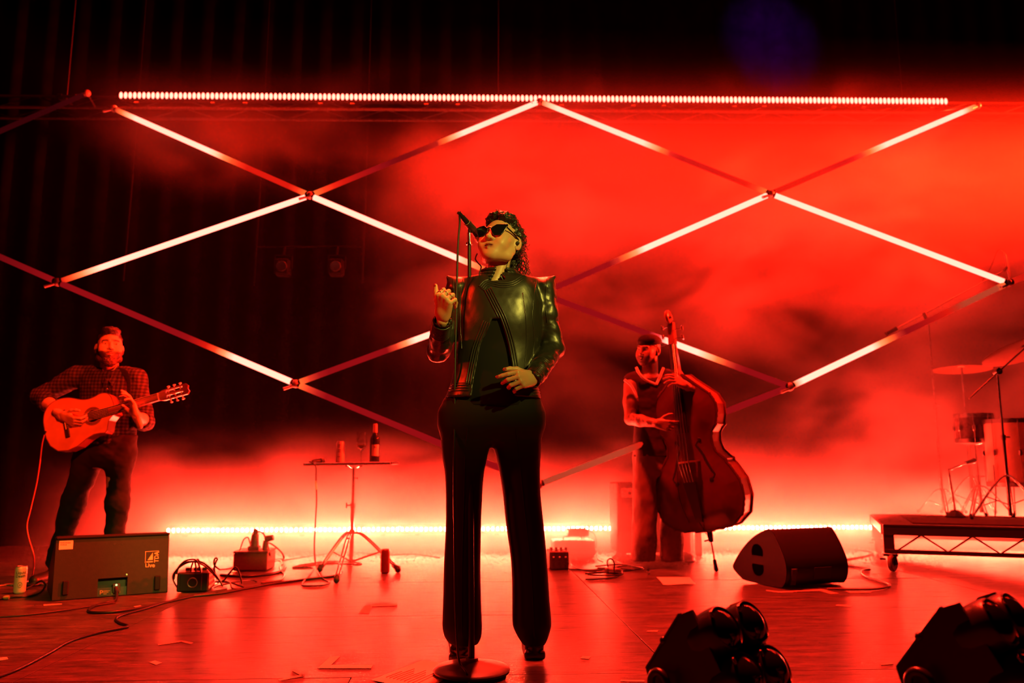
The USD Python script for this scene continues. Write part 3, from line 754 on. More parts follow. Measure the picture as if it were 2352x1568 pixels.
SH_L, EL_L, WR_L = S(1050, 668, 0.02), S(1005, 806, 0.02), S(1016, 737, -0.19)
SH_R, EL_R, WR_R = S(1252, 668, 0.02), S(1271, 800, 0.03), S(1224, 869, -0.15)
for a, b, c in ((SH_L, EL_L, WR_L), (SH_R, EL_R, WR_R)):
    fb.chain([a, b, c], [0.036, 0.031, 0.024], k=0.03)
neck_b, neck_t = S(1140, 668, 0.02), S(1149, 575, 0.02)
body_m = fb.mesh(0.008)
fn = Soft(); fn.cone(neck_b, neck_t, 0.046, 0.043, k=0.02); fn.cone(S(1132, 676, 0.0), S(1160, 676, 0.0), 0.045, 0.045, k=0.03)
fn.cone(S(1128, 658, -0.026), S(1164, 590, 0.0), 0.012, 0.012, k=0.03)
neck_m = fn.mesh(0.0035)
# raised right hand (at the picture's left) and left hand at the jacket's edge
hl, endsL, fL = hand(WR_L + V([0.0, -0.012, 0.014]), (0.10, -0.62, 0.72), (-0.66, 0.10, 0.62), True,
                     [(1.35, 0.95, 0.5), (1.45, 1.25, 0.6), (1.5, 1.3, 0.6), (1.5, 1.2, 0.6)], s=0.93, thumb=((0.6, 0.5, -0.3), (0.62, 0.42, -0.35), (0.62, 0.38, -0.32)))
hr, endsR, fR = hand(WR_R + V([-0.004, -0.008, 0.0]), (-0.62, -0.76, -0.12), (-0.40, 0.0, 0.90), False,
                     [(0.75, 0.30, 0.15), (0.85, 0.95, 0.4), (0.95, 1.1, 0.5), (1.0, 0.95, 0.5)], s=0.93, thumb=((0.72, 0.62, -0.35), (0.90, 0.25, -0.4), (0.92, 0.1, -0.4)))
pieces = [body_m, neck_m, hl, hr]
col = np.vstack([np.tile(V(SKIN_A), (sum(len(x.vertices) for x in pieces), 1)), hcol])
obj('body', trimesh.util.concatenate([T(x, None, -origin(singer)) for x in pieces + [head_m]]), 'skin', singer, tint=col, local=True)
# nails
def nails(ends, e3, m, parent, s=1.0, which=range(5)):
    out = []
    for i in which:
        a, b = ends[i][-2], ends[i][-1]; u = (b - a) / np.linalg.norm(b - a)
        out.append(T(trimesh.creation.icosphere(2, 1.0), None, None))
        n = np.cross(np.cross(u, e3), u); n /= np.linalg.norm(n) + 1e-9
        out[-1].vertices = (out[-1].vertices * V([0.0052, 0.0022, 0.008])) @ np.stack([np.cross(n, u), n, u], 1).T + b + n * 0.0055 - u * 0.001
    return out
pmat('nail_polish', (0.35, 0.03, 0.03), 0.15)
for e, n in ((endsL, fL[2]), (endsR, fR[2])):
    for x in nails(e, n, None, None): obj('fingernail', x, 'nail_polish', singer, smooth=True)
# rings on the raised hand
for i, t in ((0, 0.35), (0, 0.8), (1, 0.5), (2, 0.55)):
    a, b = endsL[i][0], endsL[i][1]
    obj('finger_ring', T(trimesh.creation.torus(0.0098, 0.0022, 20, 8), frame(b - a), a + (b - a) * t), 'silver', singer, smooth=True)

# trousers
tr_f = legs_soft(0.0)
trm = tr_f.mesh(0.006)
zz = trm.vertices[:, 2]
trm = folds(trm, 0.007, 7.0, 3, stretch=(1.6, 1.6, 0.55), mask=0.35 + np.clip((0.35 - zz) / 0.3, 0, 1))
obj('trousers', trm, 'wool_black', singer, smooth=True, label='long black flared trousers')
# trouser creases down the fronts
for rows in (LL, RL):
    pts = []
    for py, xl, xr in rows[1:-1]:
        o = at(0.5 * (xl + xr) + (3 if rows is LL else -2), py, YS - 0.5); pts.append((py, 0.5 * (xl + xr)))
    loc, ri, _ = trm.ray.intersects_location([EYE] * len(pts), [ray(x, y) for y, x in pts], multiple_hits=False)
    o = np.argsort(ri)
    if len(o) > 3: obj('crease', tube(spline(loc[o] + V([0, 0.0015, 0]), 4), 0.003, 6), 'wool_black', singer, smooth=True)
# boots
for cx, fy, sd in ((1055, 1524, -1), (1230, 1518, 1)):
    toe = onfloor(cx, fy) + V([0, 0.018, 0]); toe[2] = 0
    f = Soft()
    ax = toe + V([sd * 0.0, 0.21, 0])
    f.cone(toe + V([0, 0.035, 0.045]), toe + V([0, 0.13, 0.05]), 0.040, 0.043, k=0.02, flat=((0, 0, 1), 0.9))
    f.cone(toe + V([0, 0.13, 0.055]), toe + V([0, 0.22, 0.075]), 0.042, 0.040, k=0.02)
    f.cone(toe + V([0, 0.17, 0.07]), toe + V([0, 0.20, 0.26]), 0.040, 0.044, k=0.03)
    f.box(toe + V([0, 0.09, 0.018]), (0.043, 0.095, 0.018), r=0.012, k=0.006)
    f.box(toe + V([0, 0.225, 0.035]), (0.033, 0.034, 0.035), r=0.01, k=0.006)
    b = obj('boot', f.mesh(0.005), 'boot_leather', singer, smooth=True, label='black heeled boot')
    obj('buckle', T(trimesh.creation.torus(0.011, 0.0025, 16, 8), Rx(math.pi / 2), toe + V([-0.012 * sd, -0.008 + 0.02, 0.088])), 'silver', singer, smooth=True)

# black top under the jacket
f = Soft()
f.loft([zrow(r) for r in (935, 905, 850, 800, 740, 690, 660)], [xcol(1132, 900), xcol(1132, 900), xcol(1136, 850), xcol(1141, 800), xcol(1147, 740), xcol(1148, 690), xcol(1146, 660)], YS + 0.02,
       [0.165, 0.160, 0.142, 0.142, 0.150, 0.150, 0.10], [0.118, 0.112, 0.104, 0.102, 0.112, 0.106, 0.06], k=0.03, pw=2.2)
obj('top', f.mesh(0.007), 'black_cloth', singer, smooth=True, label='plain black top under the open jacket')

# leather jacket
def jacket_soft():
    f = Soft()
    rows = (915, 880, 850, 800, 745, 700, 668, 645)
    f.loft([zrow(r) for r in rows], [xcol(x, r) for x, r in zip((1133, 1135, 1138, 1143, 1149, 1151, 1149, 1148), rows)], YS + 0.02,
           [0.196, 0.176, 0.168, 0.166, 0.172, 0.172, 0.160, 0.13], [0.132, 0.124, 0.119, 0.117, 0.126, 0.120, 0.100, 0.072], k=0.04, pw=2.3)
    f.cone(S(1112, 668, 0.0), S(1190, 668, 0.0), 0.070, 0.070, k=0.03)
    f.cone(S(1148, 672, 0.022), S(1147, 634, 0.024), 0.094, 0.072, k=0.02, flat=((0, 1, 0), 0.85))
    # square shoulders with lifted points
    f.cone(S(1112, 656, 0.02), S(1050, 654, 0.02), 0.034, 0.034, k=0.03)
    f.cone(S(1190, 656, 0.02), S(1254, 654, 0.02), 0.034, 0.034, k=0.03)
    f.cone(S(1052, 660, 0.02), S(1029, 637, 0.02), 0.036, 0.007, k=0.012, flat=((0, 1, 0), 1.3))
    f.cone(S(1250, 660, 0.02), S(1273, 636, 0.02), 0.036, 0.007, k=0.012, flat=((0, 1, 0), 1.3))
    f.cone(S(1048, 668, 0.02), S(1046, 720, 0.02), 0.048, 0.044, k=0.02); f.cone(S(1046, 720, 0.02), EL_L, 0.045, 0.043, k=0.02)
    f.cone(EL_L, EL_L * 0.2 + WR_L * 0.8, 0.044, 0.035, k=0.02); f.cone(EL_L * 0.2 + WR_L * 0.8, WR_L, 0.035, 0.034, k=0.01)
    f.cone(S(1252, 668, 0.02), S(1256, 720, 0.02), 0.048, 0.043, k=0.02); f.cone(S(1256, 720, 0.02), EL_R, 0.043, 0.044, k=0.02)
    f.cone(EL_R, EL_R * 0.25 + WR_R * 0.75, 0.044, 0.037, k=0.02); f.cone(EL_R * 0.25 + WR_R * 0.75, WR_R, 0.037, 0.036, k=0.01)
    f.cone(S(1147, 652, 0.018), S(1147, 580, 0.024), 0.056, 0.058, k=0.004, sub=True)
    # hollow cuffs
    for e, w, r in ((EL_L, WR_L, 0.029), (EL_R, WR_R, 0.030)):
        u = (w - e) / np.linalg.norm(w - e)
        f.cone(w - u * 0.012, w + u * 0.08, r, r, k=0.004, sub=True)
    return f
jk = jacket_soft()
opening = sg.Polygon([tuple(S(px, py)[[0, 2]]) for px, py in ((1129, 742), (1147, 742), (1165, 802), (1174, 858), (1181, 935), (1080, 935), (1088, 880), (1103, 801))])
necko = sg.Polygon([tuple(S(px, py)[[0, 2]]) for px, py in ((1118, 600), (1152, 600), (1152, 640), (1160, 650), (1122, 654))])
def poly_sd(P, p):
    import shapely
    pts = shapely.points(p[:, 0], p[:, 2])
    d = shapely.distance(P.exterior, pts)
    return np.where(shapely.contains_xy(P, p[:, 0], p[:, 2]), -d, d)
def carve(p):
    d = jk(p)
    i = np.nonzero((np.abs(d) < 0.05) & (p[:, 1] < YS - 0.02))[0]
    if len(i):
        e = np.minimum(poly_sd(opening, p[i]), poly_sd(necko, p[i]))
        arm = Soft()
        arm.cone(EL_R, WR_R, 0.06, 0.05, k=0); arm.cone(EL_L, WR_L, 0.06, 0.05, k=0)
        e = np.maximum(e, -arm(p[i]))
        d[i] = np.maximum(d[i], -e)
    return d
jm = nets(carve, *jk.bounds(), 0.0052)
armd = np.min([np.linalg.norm(jm.vertices - (a + np.clip(((jm.vertices - a) @ (b - a)) / ((b - a) @ (b - a)), 0, 1)[:, None] * (b - a)), axis=1) for a, b in ((SH_L, EL_L), (EL_L, WR_L), (SH_R, EL_R), (EL_R, WR_R))], 0)
jm = folds(jm, 0.010, 24.0, 21, stretch=(0.8, 0.8, 1.5), mask=np.clip(1.6 - armd / 0.04, 0, 1) * np.clip((zrow(640) - jm.vertices[:, 2]) / 0.06, 0, 1))
jmf = folds(jm, 0.0055, 11.0, 9, stretch=(1.3, 1, 0.8), mask=0.6 + 0.9 * np.clip(np.minimum(np.abs(jm.vertices[:, 0] - xcol(1149, 740)) / 0.12 - 0.75, 1), 0, 1))
jacket = obj('jacket', jmf, 'leather', singer, smooth=True, label='black leather jacket with peaked shoulders and ribbed edges')
def on_mesh(m, pix, lift=0.0):
    """points where the picture's rays meet a mesh"""
    loc, ri, ti = m.ray.intersects_location([EYE] * len(pix), [ray(x, y) for x, y in pix], multiple_hits=False)
    out = {r: l - ray(*pix[r]) / np.linalg.norm(ray(*pix[r])) * lift for l, r in zip(loc, ri)}
    return [out[i] for i in sorted(out)]
def piping(pix, off, count, r=0.0032, name='piping'):
    pix = np.asarray(pix, float)
    sm = spline(np.c_[pix, np.zeros(len(pix))], 6)[:, :2]
    t = np.gradient(sm, axis=0); t /= np.linalg.norm(t, axis=1, keepdims=True); nrm = np.stack([-t[:, 1], t[:, 0]], 1)
    for i in range(count):
        q = sm + nrm * off * (i + 0.4)
        pts = on_mesh(jmf, [tuple(x) for x in q], 0.001)
        run = [pts[0]] if pts else []
        for p in pts[1:]:
            if np.linalg.norm(p - run[-1]) < 0.035: run.append(p)
        if len(run) > 4: obj(name, tube(run, r, 6), 'leather_piping', jacket, smooth=True)
piping([(1112, 668), (1128, 700), (1146, 737), (1160, 780), (1168, 820), (1174, 862)], -5.2, 4)
piping([(1112, 668), (1124, 657), (1152, 661), (1180, 657), (1204, 643)], -4.6, 4)
piping([(1127, 742), (1115, 772), (1103, 803), (1094, 845), (1087, 884)], 5.0, 4)
piping([(1018, 903), (1040, 905), (1076, 904)], -6.0, 4)
piping([(1222, 908), (1236, 909), (1247, 908)], -6.0, 4)
for seam in ([(1234, 640), (1226, 680), (1223, 730), (1227, 780), (1222, 830)], [(1062, 642), (1056, 690), (1057, 740), (1060, 800)], [(1200, 672), (1207, 730), (1209, 790), (1203, 850)], [(1046, 880), (1085, 879)], [(1256, 640), (1252, 690), (1256, 740)], [(1040, 640), (1044, 690)]):
    piping(seam, -1.0, 1, 0.0017, 'seam')
for e, w, n in ((EL_R, WR_R, 12), (EL_L, WR_L, 10)):
    u = (w - e) / np.linalg.norm(w - e); L = np.linalg.norm(w - e)
    for i in range(n):
        c = w - u * (0.006 + i * 0.0085)
        obj('cuff_rib', T(trimesh.creation.torus(0.0355 + 0.0009 * i * 0.35, 0.0033, 40, 8), frame(u), c), 'leather_piping', jacket, smooth=True)
# stand collar: ribs in a broken ring, open at the throat
for i in range(6):
    py = 662 - i * 7.5
    rx, ry = 0.094 - i * 0.0045, 0.072 - i * 0.003
    c = S(1147 - i * 0.4, py, 0.022)
    g = np.radians(np.linspace(-62 - i * 1.0, 360 - 122 + i * 4.5, 60))     # gap towards the camera
    ring = np.stack([c[0] + rx * np.cos(g), c[1] + ry * np.sin(g), c[2] - 0.010 * np.sin(g) * 0 + np.full(len(g), 0.0)], 1)
    obj('collar_rib', tube(ring, 0.0072, 8), 'leather_piping', jacket, smooth=True)
fl = [S(px, py, dy) for px, py, dy in ((1149, 634, -0.052), (1176, 622, -0.028), (1190, 640, -0.022), (1166, 656, -0.05))]
obj('collar_flap', tm(m3.Manifold.hull_points(np.array([p + V([0, d, 0]) for p in fl for d in (0, 0.006)]))), 'leather', jacket)

# hair: swept up, loose curls at the back
inv = lambda p: hc + HR @ (V(p, float) * 0.94)
f = Soft()
f.ell(inv((0, 0.040, 0.044)), (0.080, 0.086, 0.082), HR, k=0)
f.ell(inv((0.0, 0.000, 0.096)), (0.068, 0.076, 0.044), HR, k=0.02)
f.ell(inv((0.0, 0.096, 0.040)), (0.064, 0.056, 0.066), HR, k=0.025)
f.ell(inv((0.01, 0.096, -0.028)), (0.052, 0.040, 0.052), HR, k=0.025)
f.ell(inv((0.066, 0.050, 0.010)), (0.022, 0.034, 0.060), HR, k=0.02)
f.ell(inv((-0.066, 0.050, 0.010)), (0.022, 0.034, 0.060), HR, k=0.02)
f.ell(inv((0.02, 0.086, -0.075)), (0.034, 0.028, 0.045), HR, k=0.02)
# keep the face free
f.ell(inv((0, -0.092, 0.000)), (0.078, 0.070, 0.094), HR, k=0.012, sub=True)
f.ell(inv((0.082, 0.012, -0.006)), (0.022, 0.026, 0.036), HR, k=0.006, sub=True)
hair_m = f.mesh(0.0034)
hair_m = folds(hair_m, 0.010, 75, 2, stretch=(1, 1, 1))
hair = obj('hair', hair_m, 'hair_black', singer, smooth=True, label='dark curly hair pinned up')
rs = np.random.default_rng(11)
def curl(p, d, L, rad, turns, r, seed):
    q = np.random.default_rng(seed); t = np.linspace(0, 1, 26)
    d = V(d, float) / np.linalg.norm(d); F = frame(d); ph = q.random() * 6.28
    w = rad * np.minimum(1, t * 4)
    pts = V(p, float) + np.outer(t * L, d) + np.outer(w * np.cos(t * turns * 6.28 + ph), F[:, 0]) + np.outer(w * np.sin(t * turns * 6.28 + ph), F[:, 1]) + np.outer(t**2 * L * 0.35, V([0, 0, -1.0]))
    return tube(pts, r * (1 - 0.6 * t), 5)
cs = []
for i in range(150):
    a = rs.normal(0, 1, 3); a /= np.linalg.norm(a)
    if a[1] < -0.2 or a[2] < -0.8: continue
    p = inv((0.078 * a[0], 0.045 + 0.095 * a[1], 0.035 + 0.088 * a[2]))
    d = HR @ (a * 0.8 + rs.normal(0, 0.7, 3))
    cs.append(curl(p, d, 0.02 + 0.03 * rs.random(), 0.006 + 0.006 * rs.random(), 1.0 + rs.random(), 0.0020, 100 + i))
for i in range(26):
    p = inv((0.05 + rs.normal(0, 0.02), 0.085 + rs.normal(0, 0.018), -0.03 - 0.05 * rs.random()))
    cs.append(curl(p, (0.25 + rs.normal(0, .3), 0.1, -1), 0.06 + 0.05 * rs.random(), 0.010, 1.5, 0.0022, 300 + i))
obj('curls', trimesh.util.concatenate(cs), 'hair_black', hair, smooth=True)
for k, (pix, dy) in enumerate([([(1096, 582), (1092, 594), (1098, 604), (1105, 612), (1102, 624), (1100, 634)], -0.03), ([(1201, 595), (1206, 606), (1210, 618), (1206, 630), (1199, 628)], 0.04), ([(1200, 600), (1193, 612), (1188, 620), (1194, 632)], 0.04)]):
    obj('loose_lock', tube(spline([S(x, y, dy) for x, y in pix], 8), 0.0026, 6), 'hair_black', hair, smooth=True)
for x in (-1, 1):
    pts = [inv((x * a, b, c)) for a, b, c in ((0.020, -0.083, 0.029), (0.034, -0.080, 0.034), (0.050, -0.066, 0.030))]
    obj('eyebrow', tube(spline(pts, 5), 0.0026, 6), 'hair_black', hair, smooth=True)
# in-ear monitor
obj('ear_monitor', T(trimesh.creation.icosphere(2, 0.008), None, inv((0.084, 0.008, -0.008))), 'black_plastic', singer, smooth=True)
obj('ear_wire', tube(spline([inv((0.084, 0.010, -0.015)), S(1172, 590, -0.02), S(1163, 612, -0.02), S(1158, 640, -0.02)], 8), 0.0016, 5), 'black_plastic', singer, smooth=True)

# sunglasses: sharp winged frames
gl = thing('sunglasses', 'black winged sunglasses on the singer\'s face', 'sunglasses')
for x in (-1, 1):
    P = [(x * 0.009, 0.013), (x * 0.030, 0.028), (x * 0.074, 0.034), (x * 0.064, 0.006), (x * 0.053, -0.017), (x * 0.028, -0.021), (x * 0.014, -0.006)]
    if x < 0: P = P[::-1]
    def lens_xyz(a, b, off): return inv((a, -0.1035 + 4.2 * a * a - off, b))
    outer = sg.Polygon(P); inner = outer.buffer(-0.004)
    tri = extrude(outer.buffer(0.0005), 0.0035)
    tri = tri.subdivide().subdivide() if len(tri.faces) < 400 else tri
    m = tri.copy(); m.vertices = np.array([lens_xyz(a, b, c) for a, b, c in tri.vertices])
    obj('lens', m, 'lens_black', gl, smooth=25)
    ring = list(outer.exterior.coords)
    dense = np.vstack([np.linspace(ring[i], ring[i + 1], 6)[:-1] for i in range(len(ring) - 1)] + [ring[:1]])
    obj('rim', tube([lens_xyz(a, b, 0.002) for a, b in dense], 0.0026, 6, cap=False), 'frame_black', gl, smooth=True)
    obj('temple', tube([inv((x * 0.066, -0.084, 0.026)), inv((x * 0.077, -0.03, 0.020)), inv((x * 0.081, 0.012, 0.014)), inv((x * 0.080, 0.035, 0.0))], 0.0032, 6), 'frame_black', gl, smooth=True)
obj('bridge', tube([lens_xyz(-0.011, 0.013, 0.001), lens_xyz(0, 0.016, 0.003), lens_xyz(0.011, 0.013, 0.001)], 0.0026, 6), 'frame_black', gl, smooth=True)

# ================= the guitarist
YG = 5.72
def G(px, py, dy=0.0): return at(px, py, YG + dy)
guitarist = thing('person', 'bearded man in a dark checked shirt playing an acoustic guitar', 'person', loc=(*G(215, 1300)[:2], 0))
SKIN_B, LIP_B = (0.52, 0.34, 0.25), (0.36, 0.14, 0.11)
def checked(name, a, b, period):
    """woven check: two crossing sets of stripes in the cloth's colour"""
    mat(name, {'t': ('texture_coordinate', {}), 'wx': ('wave_texture', dict(wave_type='bands', bands_direction='x', scale=period, distortion=0.6, detail=1.0)),
               'wz': ('wave_texture', dict(wave_type='bands', bands_direction='z', scale=period, distortion=0.6, detail=1.0)),
               'ad': ('math', dict(math_type='add')), 'r': ('rgb_ramp', dict(ramp=[(0.25, a), (1.0, b)])), 'hv': ('math', dict(math_type='multiply', value2=0.5)),
               'p': ('principled_bsdf', dict(roughness=0.85, specular_ior_level=0.2))},
        [('t.object', 'wx.vector'), ('t.object', 'wz.vector'), ('wx.fac', 'ad.value1'), ('wz.fac', 'ad.value2'), ('ad.value', 'hv.value1'), ('hv.value', 'r.fac'), ('r.color', 'p.base_color')], surface='p.BSDF')
checked('check_shirt', (0.012, 0.010, 0.012), (0.065, 0.05, 0.048), 13.0)
pmat('denim_dark', (0.009, 0.0085, 0.010), 0.85, bump=0.1, bscale=400, specular_ior_level=0.2)
pmat('belt_leather', (0.06, 0.03, 0.02), 0.45)
pmat('shoe_dark', (0.02, 0.018, 0.017), 0.4)
gh = G(252, 799)
GR = turned(0.48, 0.14, 0.0)
hm, hcol = head(SKIN_B, LIP_B, False, beard=(0.045, 0.020, 0.011), brow=(0.06, 0.03, 0.018), h=0.0028, s=1.06, eye_open=0.002)
gSHL, gELL, gWRL = G(176, 866, 0.02), G(93, 910, -0.02), G(143, 955, -0.24)
gSHR, gELR, gWRR = G(312, 868, 0.02), G(332, 968, 0.0), G(314, 955, -0.30)
fb = Soft()
fb.loft([float(G(0, r)[2]) for r in (1040, 1000, 940, 880, 852)], [float(G(x, 900)[0]) for x in (240, 248, 248, 245, 245)], YG + 0.02, [0.16, 0.155, 0.165, 0.17, 0.12], [0.115, 0.11, 0.115, 0.11, 0.07], k=0.04)
KN_L, AN_L = G(166, 1160, -0.03), G(128, 1290, 0.0)
KN_R, AN_R = G(270, 1160, -0.02), G(258, 1300, 0.03)
for hp, kn, an in ((G(208, 1040, 0.02), KN_L, AN_L), (G(272, 1040, 0.02), KN_R, AN_R)):
    fb.chain([hp, kn, an], [0.085, 0.060, 0.045], k=0.03)
for a, b, c in ((gSHL, gELL, gWRL), (gSHR, gELR, gWRR)):
    fb.chain([a, b], [0.050, 0.042], k=0.03); fb.chain([b, c], [0.046, 0.030], k=0.02)
body_m = fb.mesh(0.008)
fn = Soft(); fn.cone(G(250, 866, 0.02), G(252, 815, 0.03), 0.062, 0.058, k=0.02)
fn.cone(G(236, 872, -0.03), G(262, 835, -0.005), 0.014, 0.014, k=0.015)
neck_m = fn.mesh(0.005)
fa = Soft()
for b, c in ((gELL, gWRL), (gELR, gWRR)): fa.chain([b, b * 0.6 + c * 0.4, c], [0.045, 0.044, 0.030], k=0.01)
fore_m = fa.mesh(0.004)
# picking hand over the strings, fretting hand round the neck
hl, gEL, gF = hand(gWRL + V([0.01, -0.01, 0]), (0.84, -0.22, -0.40), (0.30, -0.52, 0.65), True, [(0.45, 0.9, 0.5), (0.55, 1.0, 0.5), (0.6, 1.0, 0.5), (0.65, 0.9, 0.5)], s=1.06, h=0.003,
                   thumb=((0.6, 0.7, -0.2), (0.85, 0.4, -0.2), (0.9, 0.2, -0.2)))
hr, gER, gFR = hand(gWRR, (-0.30, -0.15, 0.90), (-0.55, 0.80, -0.1), False, [(0.25, 0.7, 0.5), (0.15, 0.35, 0.3), (0.2, 0.5, 0.4), (0.35, 0.8, 0.5)], s=1.06, h=0.003)
pieces = [body_m, neck_m, fore_m, hl, hr]
col = np.vstack([np.tile(V(SKIN_B), (sum(len(x.vertices) for x in pieces), 1)), hcol])
obj('body', trimesh.util.concatenate([T(x, None, -origin(guitarist)) for x in pieces + [T(hm, GR, gh)]]), 'skin', guitarist, tint=col, local=True)
ginv = lambda p: gh + GR @ (V(p, float) * 1.06)
f = Soft()
f.ell(ginv((0, 0.028, 0.052)), (0.080, 0.098, 0.082), GR, k=0)
f.ell(ginv((0.0, -0.035, 0.108)), (0.062, 0.050, 0.030), GR, k=0.02)
f.ell(ginv((0, -0.088, -0.002)), (0.078, 0.062, 0.092), GR, k=0.01, sub=True)
f.ell(ginv((0.085, 0.005, -0.02)), (0.03, 0.045, 0.045), GR, k=0.01, sub=True); f.ell(ginv((-0.085, 0.005, -0.02)), (0.03, 0.045, 0.045), GR, k=0.01, sub=True)
obj('hair', folds(f.mesh(0.004), 0.007, 60, 4), 'hair_brown', guitarist, smooth=True, label='short brown hair brushed up')
f = Soft()
for x in (-1, 1):
    f.cone(ginv((x * 0.060, -0.020, -0.045)), ginv((x * 0.050, -0.030, -0.085)), 0.017, 0.020, k=0.02)
    f.cone(ginv((x * 0.050, -0.030, -0.085)), ginv((x * 0.016, -0.076, -0.110)), 0.020, 0.024, k=0.02)
    f.cone(ginv((x * 0.026, -0.085, -0.062)), ginv((x * 0.026, -0.078, -0.095)), 0.008, 0.012, k=0.012)
    f.cone(ginv((x * 0.026, -0.086, -0.060)), ginv((x * 0.004, -0.097, -0.048)), 0.0042, 0.0036, k=0.006)
f.ell(ginv((0, -0.076, -0.120)), (0.036, 0.028, 0.030), GR, k=0.02)
f.ell(ginv((0, -0.090, -0.082)), (0.016, 0.012, 0.012), GR, k=0.01)
obj('beard', folds(f.mesh(0.0032), 0.005, 110, 6), mat('beard_brown', {'p': ('principled_bsdf', dict(base_color=(0.05, 0.021, 0.011), roughness=0.65))}, surface='p.BSDF') and 'beard_brown', guitarist, smooth=True, label='full reddish beard')
for x in (-1, 1):
    obj('eyebrow', tube(spline([ginv((x * a, b, c)) for a, b, c in ((0.014, -0.089, 0.024), (0.030, -0.086, 0.030), (0.048, -0.074, 0.026))], 5), 0.0042, 6), 'hair_brown', guitarist, smooth=True)
# shirt with rolled sleeves and an open collar
f = Soft()
rows = (1022, 990, 950, 900, 868, 850)
f.loft([float(G(0, r)[2]) for r in rows], [float(G(x, 900)[0]) for x in (248, 252, 252, 248, 245, 245)], YG + 0.02, [0.185, 0.180, 0.186, 0.200, 0.195, 0.14], [0.135, 0.130, 0.130, 0.126, 0.115, 0.08], k=0.04, pw=2.3)
f.cone(G(215, 858, 0.03), gSHL, 0.060, 0.070, k=0.04); f.cone(G(280, 858, 0.03), gSHR, 0.060, 0.070, k=0.04)
f.cone(gSHL, gELL, 0.072, 0.060, k=0.03); f.cone(gELL, gELL * 0.72 + gWRL * 0.28, 0.060, 0.058, k=0.02)
f.cone(gSHR, gELR, 0.072, 0.062, k=0.03); f.cone(gELR, gELR * 0.75 + gWRR * 0.25, 0.060, 0.058, k=0.02)
f.cone(G(251, 872, 0.0), G(252, 815, 0.03), 0.064, 0.066, k=0.005, sub=True)
f.cone(G(243, 868, -0.13), G(243, 884, -0.13), 0.05, 0.012, k=0.006, sub=True)
sm = f.mesh(0.007)
shirt = obj('shirt', folds(folds(sm, 0.016, 10, 5, stretch=(1, 1, 0.8)), 0.006, 26, 8), 'check_shirt', guitarist, smooth=True, label='dark checked shirt with rolled sleeves')
for e, w in ((gELL, gWRL), (gELR, gWRR)):
    u = (w - e) / np.linalg.norm(w - e); c = e * 0.70 + w * 0.30
    obj('rolled_cuff', tube([c - u * 0.03, c - u * 0.02, c + u * 0.02, c + u * 0.03], [0.050, 0.064, 0.064, 0.052], 20), 'check_shirt', shirt, smooth=50)
for s_, pts in ((-1, [(232, 838, 0.0), (222, 852, -0.03), (238, 884, -0.13), (243, 872, -0.12), (236, 850, -0.06)]), (1, [(270, 838, 0.0), (282, 852, -0.03), (258, 886, -0.13), (250, 874, -0.12), (264, 850, -0.06)])):
    P = [G(*q) for q in pts]
    obj('collar', tm(m3.Manifold.hull_points(np.array([p + V([0, d, 0]) for p in P for d in (0, 0.008)]))), 'check_shirt', shirt)
for py in (893, 908):
    obj('button', T(trimesh.creation.icosphere(2, 0.007), None, G(246, py, -0.145)), 'silver', shirt, smooth=True)
f = Soft()
f.loft([float(G(0, r)[2]) for r in (998, 1020, 1050, 1075)], [float(G(x, 1020)[0]) for x in (248, 246, 242, 240)], YG + 0.02, [0.178, 0.186, 0.185, 0.15], [0.130, 0.130, 0.125, 0.10], k=0.05)
f.chain([G(205, 1050, 0.02), KN_L, AN_L + V([0, 0, 0.0])], [0.096, 0.074, 0.058], k=0.04)
f.chain([G(274, 1050, 0.02), KN_R, AN_R], [0.096, 0.072, 0.058], k=0.04)
jm_ = f.mesh(0.008)
obj('jeans', folds(jm_, 0.016, 9, 12, stretch=(1, 1, 1.3)), 'denim_dark', guitarist, smooth=True, label='black jeans')
obj('belt', tube([G(248, y, 0.02) for y in (1003, 1004, 1012, 1013)], [0.176, 0.181, 0.182, 0.178], 40, ry=0.73), 'belt_leather', guitarist, smooth=40)
for an, sgn in ((AN_L, -1), (AN_R, 1)):
    o = V([an[0], an[1], 0])
    f = Soft()
    d = V([sgn * 0.25, -0.95, 0]); d /= np.linalg.norm(d)
    f.cone(o + V([0, 0.04, 0.05]), o + d * 0.17 + V([0, 0, 0.035]), 0.045, 0.036, k=0.02)
    f.cone(o + V([0, 0.02, 0.06]), o + V([0, 0.0, 0.13]), 0.042, 0.045, k=0.02)
    f.cone(o + V([0, 0.05, 0.012]), o + d * 0.19 + V([0, 0, 0.012]), 0.040, 0.036, k=0.004, flat=((0, 0, 1), 0.33))
    obj('shoe', f.mesh(0.006), 'shoe_dark', guitarist, smooth=True)

# the guitar: built flat (x along the neck, y across, z out of the top), then carried
pmat('guitar_top', (0.55, 0.27, 0.14), 0.33, noise=0.10, scale=9)
pmat('guitar_side', (0.16, 0.07, 0.04), 0.25)
pmat('fingerboard', (0.03, 0.022, 0.02), 0.4)
pmat('bone', (0.75, 0.70, 0.60), 0.35)
pmat('rosette', (0.12, 0.06, 0.035), 0.4)
pmat('nylon', (0.55, 0.52, 0.48), 0.3)
pmat('strap_web', (0.05, 0.03, 0.025), 0.8)
g_bridge, g_nut = G(152, 973, -0.235), G(365, 911, -0.255)
ux = g_nut - g_bridge; SC = np.linalg.norm(ux); ux /= SC
uz = V([0.02, -1, 0.10]); uz = uz - ux * (uz @ ux); uz /= np.linalg.norm(uz); uy = np.cross(uz, ux)
GM = np.stack([ux, uy, uz], 1)
gt = thing('guitar', 'cutaway acoustic guitar with a pale top held by the bearded man', 'guitar', loc=g_bridge)
gg = lambda m: T(m, GM)
k = SC / 0.65
